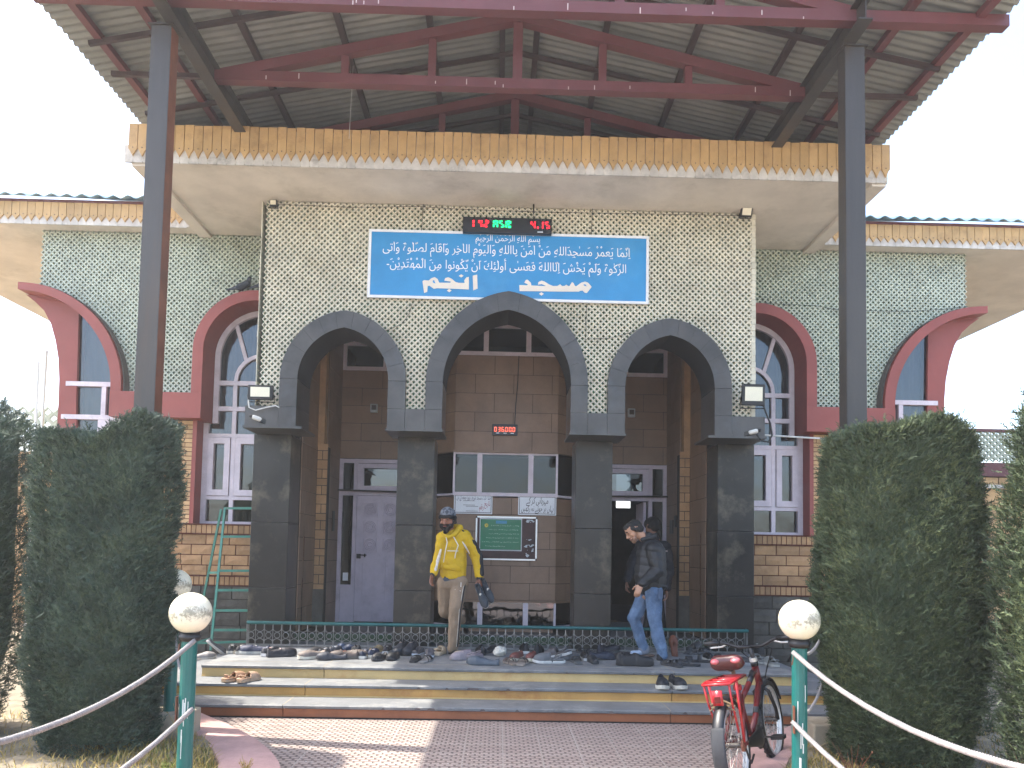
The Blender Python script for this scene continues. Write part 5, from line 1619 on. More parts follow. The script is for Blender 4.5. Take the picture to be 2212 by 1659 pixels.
hedge('conifer seen between the left hedge and the left picture border', -3.75, 7.2, .9, .8, 1.75, 6, 8000, None, m='cypress_leaf_blue')

# dry weeds and twigs
def weed(label, x, y, h, seed, n=26, m='dry_grass'):
    rr = random.Random(seed); g = MB()
    for i in range(n):
        a = rr.uniform(0, 6.28); l = rr.uniform(.3, 1) * h; b = rr.uniform(.1, .6)
        p0 = Vector((0, 0, 0)); p2 = Vector((math.cos(a) * l * b, math.sin(a) * l * b, l)); p1 = p0.lerp(p2, .5) + Vector((0, 0, l * .12))
        g.tube([p0, p1, p2], [.003, .0022, .001], 4)
        for k in range(3):
            q = p1.lerp(p2, rr.random()); d = Vector((rr.gauss(0, 1), rr.gauss(0, 1), rr.uniform(0, 1))).normalized() * rr.uniform(.01, .028); s_ = d.cross(Vector((0, 0, 1))).normalized() * .005
            g.add([tuple(q - s_), tuple(q + d), tuple(q + s_)], [(0, 1, 2)])
    o = g.build('dry_weed', m); o.location = (x, y, .02)
    return tag(o, label, 'weed', 'dry weeds in the beds')
weed('dry brown weed standing at the foot of the post by the bicycle', 2.02, 4.72, .20, 1, 30, 'bark')
weed('tall reddish dry weed right of the bicycle side post', 2.34, 5.2, .30, 2, 14, 'steel_rust')
weed('dry seeding weed before the concrete block of the far lamp', -2.42, 5.95, .34, 3, 22)
weed('greenish weed clump at the foot of the near left lamp', -2.2, 5.15, .16, 4, 34, 'green_grass')
weed('dead leafy twig beside the large right conifer trunk', 3.34, 4.9, .38, 5, 20, 'bark')
weed('small straw weed at the kerb beside the left lamp', -1.72, 5.25, .14, 6, 24)

# ================================================================== BEHIND THE BUILDING
# left: pierced white parapet, poles; right: stone side building with lattice parapet
def parapet(name, label, x0, x1, z0, z1, Y, m):
    g = lattice(x0, x1, z0, z1, Y, lambda x, z: True, h=.075, depth=.05, a=.62)
    # seen from behind too
    g2 = [(x, Y + .05, z) for x, y, z in []]
    return g
W2 = thing('annexe', 'low stone annexe with white lattice parapet right of the mosque', 'building', (7.2, 14, 0))
W2g = lattice(5.9, 12.0, 3.36, 3.93, 14, lambda x, z: True, h=.060, depth=.05, a=.60)
W2g.build('lattice_parapet', 'lattice_mint', W2)
MB().box(5.9, 12, 13.95, 14.08, 3.93, 3.98).box(5.9, 12, 13.93, 14.08, 3.10, 3.35).build('parapet_rail', 'steel_red', W2)
g = MB(); rr = random.Random(3); z = 0
r_ = 0
while z < 3.05:
    x = 6.3 + (.3 if r_ % 2 else 0)
    while x < 11.9:
        ww = rr.uniform(.5, .62); g.box(x + .008, x + ww - .008, 14 - rr.uniform(0, .02), 14.1, z + .008, min(z + .29, 3.09) - .008); x += ww
    z += .29; r_ += 1
wl = g.build('wall', 'sandstone', W2)
MB().box(6.3, 11.9, 14.02, 20, 0, 3.098).build('mortar', 'mortar_grey', wl)
MB().box(6.4, 11.9, 13.9, 13.975, 2.88, 2.94).build('ledge', 'fascia_white', W2)
W3 = thing('boundary_wall', 'pierced white parapet wall seen left of the mosque corner', 'wall', (-9, 15, 0))
lattice(-13, -7.4, 3.3, 4.13, 15, lambda x, z: True, h=.12, depth=.05, a=.62).build('lattice_parapet', 'lattice_mint', W3)
MB().box(-13, -7.4, 14.98, 15.2, 0, 3.3).build('wall', 'sandstone', W3)
for k, (x0_, y0_, x1_, y1_, lab) in enumerate(((79, 905, 84, 782, 'thin pale pole left of the red arch, shorter one'), (88, 905, 101, 758, 'thin leaning pole nearest the red arch'))):
    a, b = at(x0_, y0_, 14.5), at(x1_, y1_, 14.5)
    a = Vector((a.x, 14.5, 0))
    tag(MB().tube([a, b], .025, 8).build('pole', 'alu', origin=a), lab, 'pole', 'thin poles left of the mosque')
# ================================================================== BICYCLE
BK = thing('bicycle', 'red child bicycle leaning on its stand at the foot of the steps', 'bicycle')
# built along +X (forward), wheels on z = 0, then leaned, turned and set down
WR = .272; WB = .88; rxw, fxw = 0.0, WB
def wheel(cx, nm):
    t = MB(); n = 40; ty = .022
    t.tube([(cx + (WR - ty) * math.cos(2 * math.pi * i / n), 0, WR + (WR - ty) * math.sin(2 * math.pi * i / n)) for i in range(n)], ty, 10, closed=True)
    for i in range(72):                           # knobs of the tread
        a = 2 * math.pi * i / 72; s_ = (-1) ** i * .010
        c, s2 = math.cos(a), math.sin(a); p = Vector((cx + (WR - .003) * c, s_, WR + (WR - .003) * s2))
        t.bar(p - Vector((-s2, 0, c)) * .007, p + Vector((-s2, 0, c)) * .007, .014, .010, (c, 0, s2))
    ty_ = t.build('wheel', 'plastic_black', BK, smooth=False)
    r_ = MB(); rr_ = WR - .047
    for k in (-1, 1):
        r_.tube([(cx + rr_ * math.cos(2 * math.pi * i / n), k * .009, WR + rr_ * math.sin(2 * math.pi * i / n)) for i in range(n)], .010, 6, closed=True)
    r_.build('rim', 'alu', ty_)
    s_ = MB()
    for i in range(28):
        a = 2 * math.pi * i / 28; k = (-1) ** i; b = a + .25 * (1 if i % 4 < 2 else -1)
        s_.bar((cx + .02 * math.cos(b), k * .025, WR + .02 * math.sin(b)), (cx + rr_ * math.cos(a), 0, WR + rr_ * math.sin(a)), .0024, .0024)
    s_.build('spoke', 'rail_steel', ty_)
    MB().tube([(cx, -.045, WR), (cx, .045, WR)], .016, 10).build('hub', 'steel_dark', ty_)
wheel(0, 'rear'); wheel(WB, 'front')
bbx, bbz = .36, .255
seat_top, head_t, head_b = Vector((.24, 0, .56)), Vector((.70, 0, .66)), Vector((.745, 0, .53))
f = MB()
f.tube([(bbx, 0, bbz), tuple(seat_top)], .015, 10).tube([tuple(head_b + Vector((-.02, 0, .01))), (.55, 0, .36), (bbx, 0, bbz)], [.019, .020, .018], 10)
f.tube([tuple(head_t + Vector((-.01, 0, -.02))), (.45, 0, .55), (.265, 0, .49)], [.018, .018, .016], 10)
f.tube([tuple(head_b), tuple(head_t)], .023, 10)
for k in (-1, 1):
    f.tube([(bbx, k * .03, bbz), (.12, k * .05, WR - .005), (0, k * .058, WR)], .011, 8).tube([(.25, k * .022, .53), (.12, k * .045, .40), (0, k * .058, WR)], .010, 8)
f.build('frame', cmat('#6a181a', .4, coat=.2), BK, smooth=True)
fd = MB().tube([(.55, 0, .365), (.68, 0, .475)], .0208, 10); fd.tube([(.62, 0, .625), (.50, 0, .568)], .0188, 10)
fd.build('frame_decal', cmat('#1d1d22', .3), BK, smooth=True)
k_ = MB().tube([tuple(head_b + Vector((.008, 0, -.03))), tuple(head_b)], .02, 10)
for k in (-1, 1): k_.tube([tuple(head_b + Vector((.008, k * .012, -.02))), tuple(head_b + Vector((.012, k * .048, -.05))), (WB - .02, k * .052, WR + .08), (WB, k * .052, WR)], .012, 8)
k_.build('fork', 'plastic_black', BK, smooth=True)
# mudguards
def guard(cx, a0, a1, m, nm, wdt=.03, bulge=.012):
    g = MB(); n = 18; vs, fs = [], []; rg_ = WR + .022
    for i in range(n + 1):
        a = R(a0 + (a1 - a0) * i / n)
        for j in range(7):
            u = -1 + j / 3; rr_ = rg_ - bulge * u * u
            vs.append((cx + rr_ * math.cos(a), u * wdt, WR + rr_ * math.sin(a)))
    for i in range(n):
        for j in range(6): fs.append((i * 7 + j, i * 7 + j + 1, i * 7 + j + 8, i * 7 + j + 7))
    g.add(vs, fs); o = g.build(nm, m, BK, smooth=True); o.modifiers.new('t', 'SOLIDIFY').thickness = .003
guard(0, 80, 205, 'plastic_black', 'mudguard', .034); guard(WB, 20, 150, 'plastic_black', 'mudguard')
guard(0, 150, 204, cmat('#34363a', .8), 'mud_flap', .040, .006)
# seat post, saddle
MB().tube([tuple(seat_top - Vector((-.01, 0, .02))), (.195, 0, .70)], .013, 10).build('seat_post', cmat('#7d5d48', .5), BK, smooth=True)
MB().tube([(.25, -.02, .575), (.23, .02, .58)], .02, 8).build('seat_clamp', cmat('#a01c20', .35), BK)
sd = MB(); sd.cone((.12, -.05, .735), (.36, -.008, .735), .055, .022, 12, side=(0, 1, 0), flat=.55).cone((.12, .05, .735), (.36, .008, .735), .055, .022, 12, side=(0, 1, 0), flat=.55).cone((.10, -.055, .745), (.10, .055, .745), .05, .05, 12, flat=.8)
so_ = fuse(sd, 'saddle', cmat('#4a1a1b', .35, coat=.2), .007, 3, BK)
MB().tube([(.15, 0, .70), (.18, 0, .715)], .02, 8).build('saddle_clip', 'steel_dark', BK)
sp = MB().cone((.075, -.062, .758), (.15, -.05, .768), .032, .022, 10, side=(0, 1, 0), flat=.6).cone((.075, .062, .758), (.15, .05, .768), .032, .022, 10, side=(0, 1, 0), flat=.6)
sp.build('saddle_panel', cmat('#c9656a', .25, coat=.5), BK, smooth=True)
# stem and swept handlebar with bar end
MB().tube([tuple(head_t), (.672, 0, .78)], .015, 10).tube([tuple(head_t + Vector((0, 0, .0))), tuple(head_t + Vector((-.006, 0, .03)))], .026, 10).build('stem', 'plastic_black', BK, smooth=True)
MB().tube([(.69, 0, .69), (.685, 0, .715)], .0265, 10).build('headset', 'alu', BK)
hb = MB().tube([(.67, 0, .79), (.66, .08, .79), (.64, .17, .83), (.60, .29, .835)], .0115, 8).tube([(.67, 0, .79), (.66, -.08, .79), (.64, -.17, .83), (.60, -.29, .835)], .0115, 8)
hb.build('handlebar', 'plastic_black', BK, smooth=True)
for k in (-1, 1):
    MB().tube([(.635, k * .19, .832), (.60, k * .295, .835)], .0165, 10).build('grip', 'plastic_black', BK, smooth=True)
    MB().tube([(.67, k * .16, .815), (.69, k * .20, .80), (.655, k * .27, .80)], .007, 6).build('brake_lever', 'alu', BK, smooth=True)
MB().tube([(.60, -.293, .835), (.66, -.30, .80), (.70, -.27, .73), (.72, -.22, .67)], .0115, 8).build('bar_end', 'plastic_black', BK, smooth=True)
MB().tube([(.66, .10, .80), (.74, .10, .77), (.78, .03, .68), (.77, .01, .60)], .004, 5).tube([(.66, -.09, .80), (.75, -.12, .76), (.80, -.06, .65), (.79, -.03, .56)], .004, 5).tube([(.70, .02, .62), (.5, .03, .52), (.3, .03, .48), (.1, .05, .42)], .004, 5).build('brake_cable', 'plastic_black', BK, smooth=True)
# red rear carrier
ca = MB(); zc_ = .655
ca.tube([(.20, -.07, zc_), (-.10, -.085, zc_ + .0), (-.17, -.08, zc_ - .005), (-.17, .08, zc_ - .005), (-.10, .085, zc_), (.20, .07, zc_)], .009, 8)
for x in (.10, 0, -.10): ca.tube([(x, -.08, zc_), (x, .08, zc_)], .008, 8)
ca.tube([(.2, -.07, zc_), (.2, .07, zc_)], .009, 8).tube([(.2, 0, zc_), (.255, 0, .575)], .009, 8)
for k in (-1, 1):
    ca.tube([(-.05, k * .085, zc_), (0, k * .065, WR + .02)], .008, 8).tube([(-.165, k * .075, zc_), (-.135, k * .07, .53), (-.06, k * .06, .36)], .007, 8)
ca.box(-.176, -.166, -.03, .03, .53, .615)
ca.build('carrier', cmat('#b01f26', .3, coat=.3), BK, smooth=True)
MB().box(-.181, -.1765, -.018, .018, .545, .58).build('reflector', cmat('#5a0f10', .2), BK)
g = MB(); rr = random.Random(2)
for i in range(7): g.tube([(-.13 + rr.uniform(-.02, .03), -.07 + rr.uniform(-.02, .02), .515 + rr.uniform(-.02, .02)), (-.11, 0, .525 + rr.uniform(-.02, .03)), (-.12 + rr.uniform(-.03, .03), .07, .515 + rr.uniform(-.02, .02))], .005, 5)
g.build('tied_cord', cmat('#7d6a50', .8), BK)
# crank, chain guard, pedals, stand
cg = MB(); vs = []
cg.tube([(bbx, -.052, bbz), (bbx, -.06, bbz)], .075, 20).build('chainring', 'steel_dark', BK)
MB().cone((bbx, -.065, bbz), (.10, -.068, WR), .062, .03, 12, side=(0, 0, 1), flat=.16).build('chain_guard', 'plastic_black', BK, smooth=True)
MB().tube([(0, -.05, WR), (0, -.065, WR)], .035, 14).build('sprocket', 'steel_rust', BK)
MB().tube([(.01, -.065, WR - .02), (.03, -.07, .19), (.06, -.07, .16), (.15, -.066, .19)], .007, 6).build('derailleur', 'plastic_black', BK)
for k, a in ((-1, R(-12)), (1, R(168))):
    e = Vector((bbx + .14 * math.cos(a), k * .085, bbz + .14 * math.sin(a)))
    c = MB().bar((bbx, k * .08, bbz), e, .012, .02, (0, 1, 0)).build('crank', 'steel_dark', BK)
    MB().box(e.x - .04, e.x + .04, min(e.y + k * .01, e.y + k * .09), max(e.y + k * .01, e.y + k * .09), e.z - .011, e.z + .011).build('pedal', 'plastic_black', c)
MB().tube([(.04, .06, WR - .02), (-.02, .14, .10), (-.06, .205, .0)], .008, 8).build('kickstand', 'steel_dark', BK, smooth=True)
MB().tube([(bbx, -.05, bbz), (bbx, .05, bbz)], .024, 12).build('bottom_bracket', cmat('#8f1b1e', .35), BK)
# heading and lean: forward is towards the steps, top leans to the left
hd = R(57); lean = R(-9)
ra = at(1603, 1592, 5.2)
BK.matrix_world = Matrix.Translation((1.56, 5.12, .0)) @ Matrix.Scale(1.12, 4) @ Matrix.Rotation(hd, 4, 'Z') @ Matrix.Rotation(lean, 4, 'X')

# ================================================================== SHOES
def loft_shoe(kind):
    """half-size numbers in metres; toe at +X, sole on z = 0; returns upper, sole, extra builders"""
    L_ = .29; n = 20; k = 14
    up, so, ex = MB(), MB(), MB()
    def wid(t):                                   # half width along the length, heel at 0
        pts = [(0, .026), (.06, .034), (.25, .035), (.45, .036), (.68, .050), (.85, .044), (.95, .030), (1, .012)]
        for (a, b), (c, d) in zip(pts, pts[1:]):
            if t <= c: return b + (d - b) * (t - a) / (c - a)
        return .01
    sh = {'sneaker': .030, 'clog': .024, 'slip': .020, 'sandal': .018, 'boot': .026}[kind]
    # sole
    vs = []
    for i in range(n + 1):
        t = i / n; w_ = wid(t) * (1.10 if kind in ('sneaker', 'clog') else 1.04); x = (t - .5) * L_ * 1.03
        lift = .012 * max(0, (t - .75) / .25) ** 2 + (.004 * max(0, (.12 - t) / .12))
        vs += [(x, -w_ * .94, lift), (x, -w_, lift + sh * .5), (x, -w_ * .97, lift + sh), (x, w_ * .97, lift + sh), (x, w_, lift + sh * .5), (x, w_ * .94, lift)]
    fs = []
    for i in range(n):
        for j in range(6): fs.append((i * 6 + j, i * 6 + (j + 1) % 6, i * 6 + 6 + (j + 1) % 6, i * 6 + 6 + j))
    fs += [tuple(range(5, -1, -1)), tuple(n * 6 + j for j in range(6))]
    so.add(vs, fs)
    if kind == 'sandal':
        for t0, t1 in ((.58, .78), (.30, .38)):
            vs, fs = [], []; m_ = 10
            hh = .045 if t0 > .5 else .058
            for i, t in enumerate((t0, t1)):
                w_ = wid(t) * 1.06; x = (t - .5) * L_
                for j in range(m_ + 1):
                    a = math.pi * j / m_; vs.append((x, -w_ * math.cos(a), sh * .6 + hh * math.sin(a) ** .8))
            for j in range(m_): fs.append((j, j + 1, m_ + 2 + j, m_ + 1 + j))
            up.add(vs, fs)
            up.add([(x, y, z - .004) for x, y, z in vs], [q[::-1] for q in fs])
        return up, so, ex
    if kind == 'clog':
        n2, rows = 12, []
        for i in range(n2 + 1):
            t = .40 + .60 * i / n2; w_ = wid(t) * 1.06; x = (t - .5) * L_
            ht = sh + .068 * math.sqrt(max(.02, 1 - (max(0, t - .58) / .43) ** 2)) - .012 * (i == 0)
            rows.append([(x - (.03 * math.sin(math.pi * j / k) if i == 0 else 0) * -1, -math.cos(math.pi * j / k) * w_, sh * .5 + (ht - sh * .5) * math.sin(math.pi * j / k) ** .7) for j in range(k + 1)])
        vs = [p for r_ in rows for p in r_]
        fs = [(i * (k + 1) + j, (i + 1) * (k + 1) + j, (i + 1) * (k + 1) + j + 1, i * (k + 1) + j + 1) for i in range(n2) for j in range(k)]
        up.add(vs, fs)
        up.tube(rows[0], .006, 6)
        rim_ = [((t - .5) * L_, sg * wid(t) * 1.0, sh + .010) for sg, ts in ((-1, (.40, .3, .2, .1, .04)), (1, (.04, .1, .2, .3, .40))) for t in ts]
        up.tube(rim_, .010, 6)
        ex.tube([((.30 - .5) * L_, -.040, .045), (-.105, -.036, .064), (-.12, 0, .072), (-.105, .036, .064), ((.30 - .5) * L_, .040, .045)], .006, 6)
        return up, so, ex
    op0, op1 = {'sneaker': (.04, .52), 'boot': (.04, .46), 'clog': (-.1, .50), 'slip': (.02, .62)}[kind]
    col_h = {'sneaker': .088, 'boot': .115, 'clog': .050, 'slip': .062}[kind]
    vs = []; rows = []
    for i in range(n + 1):
        t = i / n; w_ = wid(t); x = (t - .5) * L_
        lift = .010 * max(0, (t - .75) / .25) ** 2
        toe = sh + .010 + .045 * (1 - max(0, (t - .60) / .40) ** 2.2) if t > .6 else None
        if kind == 'clog': ht = sh + (.030 if t < .10 else .022 + .05 * math.sin(min(1, max(0, (t - .3) / .45)) * math.pi * .62)) if t < .75 else sh + .058 * math.sqrt(max(0.02, 1 - ((t - .70) / .31) ** 2))
        else:
            hi = col_h - .018 * math.sin(min(1, t / .45) * math.pi)
            fr_ = sh + .058 * math.sqrt(max(.02, 1 - max(0, (t - .66) / .36) ** 2))
            s_ = min(1, max(0, (t - .42) / .24)); ht = hi * (1 - s_) + fr_ * s_
        opening = op0 < t < op1
        row = []
        for j in range(k + 1):
            a = math.pi * j / k; u = -math.cos(a)
            if opening:
                ed = math.sin(math.pi * (t - op0) / (op1 - op0)) ** .5
                rim = .62 * ed
                if abs(u) >= rim:
                    q = (1 - abs(u)) / max(1e-3, 1 - rim); y = u * w_ * (1.04 - .10 * q); z = sh * .8 + (ht - sh * .8) * min(1, q) ** .6 if q < 1 else ht
                    z = sh * .8 + (ht - sh * .8) * (q ** .55)
                else:
                    y = u * w_ * .80; z = sh + .006 + (ht - sh) * .10
            else:
                y = u * w_ * 1.03; z = sh * .8 + (ht - sh * .8) * (math.sin(a) ** .75)
            row.append((x, y, z + lift))
        rows.append(row)
    vs = [p for r_ in rows for p in r_]; fs = []
    for i in range(n):
        for j in range(k): fs.append((i * (k + 1) + j, (i + 1) * (k + 1) + j, (i + 1) * (k + 1) + j + 1, i * (k + 1) + j + 1))
    fs += [tuple(range(k + 1)), tuple(n * (k + 1) + j for j in range(k, -1, -1))]
    up.add(vs, fs)
    if kind in ('sneaker', 'boot'):
        for q in range(5):
            t = .46 + .055 * q; x = (t - .5) * L_; z = (col_h * .80 + .008) * (1 - (q / 4) * .35)
            ex.tube([(x, -.016, z - .012), (x + .004, 0, z - .003 + .004), (x, .016, z - .012)], .0028, 5)
        ex.cone((-.012, 0, col_h - .012), (.012, 0, col_h * .80), .014, .017, 8, side=(0, 1, 0), flat=.35)
    if False:
        ex.tube([((.06 - .5) * L_, -.037, .052), (-.155, 0, .066), ((.06 - .5) * L_, .037, .052)], .006, 6)
    return up, so, ex
PROTO = {}
def shoe_proto(kind):
    """first shoe of a kind, built with its parts; later ones are copies"""
    up, so, ex = loft_shoe(kind)
    t = thing('shoe', None, None)
    o = up.build('upper', cmat('#222428', .6), t, smooth=True)
    s_ = so.build('sole', cmat('#dddad2', .6), t, smooth=False)
    if ex.v: ex.build('laces' if kind in ('sneaker', 'boot') else 'strap', cmat('#cfcfcf', .7), t, smooth=True)
    PROTO[kind] = (t, False)
    return t
NAMES = {'sneaker': 'sneaker', 'boot': 'ankle_boot', 'clog': 'clog', 'slip': 'slip_on_shoe', 'sandal': 'sandal'}
def shoe(kind, label, x, y, z, ang, cu_, cs_, cl_=None, scale=1.0, tilt=0.0, roll=0.0, group='shoes left on the steps', up=0.0):
    if kind not in PROTO: t = shoe_proto(kind); PROTO[kind] = (t, True)
    else: t = copy_tree(PROTO[kind][0])
    t.name = NAMES[kind]
    tag(t, label, 'shoe', group)
    p = onz(x, y, z)
    t.location = (p.x, p.y, z + up)
    t.rotation_euler = (roll, tilt, R(ang)); t.scale = (scale * 1.03, scale * 1.13, scale * 1.06)
    for c in t.children:
        n_ = c.name.split('.')[0]
        recolour(c, cmat(cu_ if n_ == 'upper' else cs_ if n_ == 'sole' else (cl_ or cu_), .6))
    return t
T = .362; T2 = .242
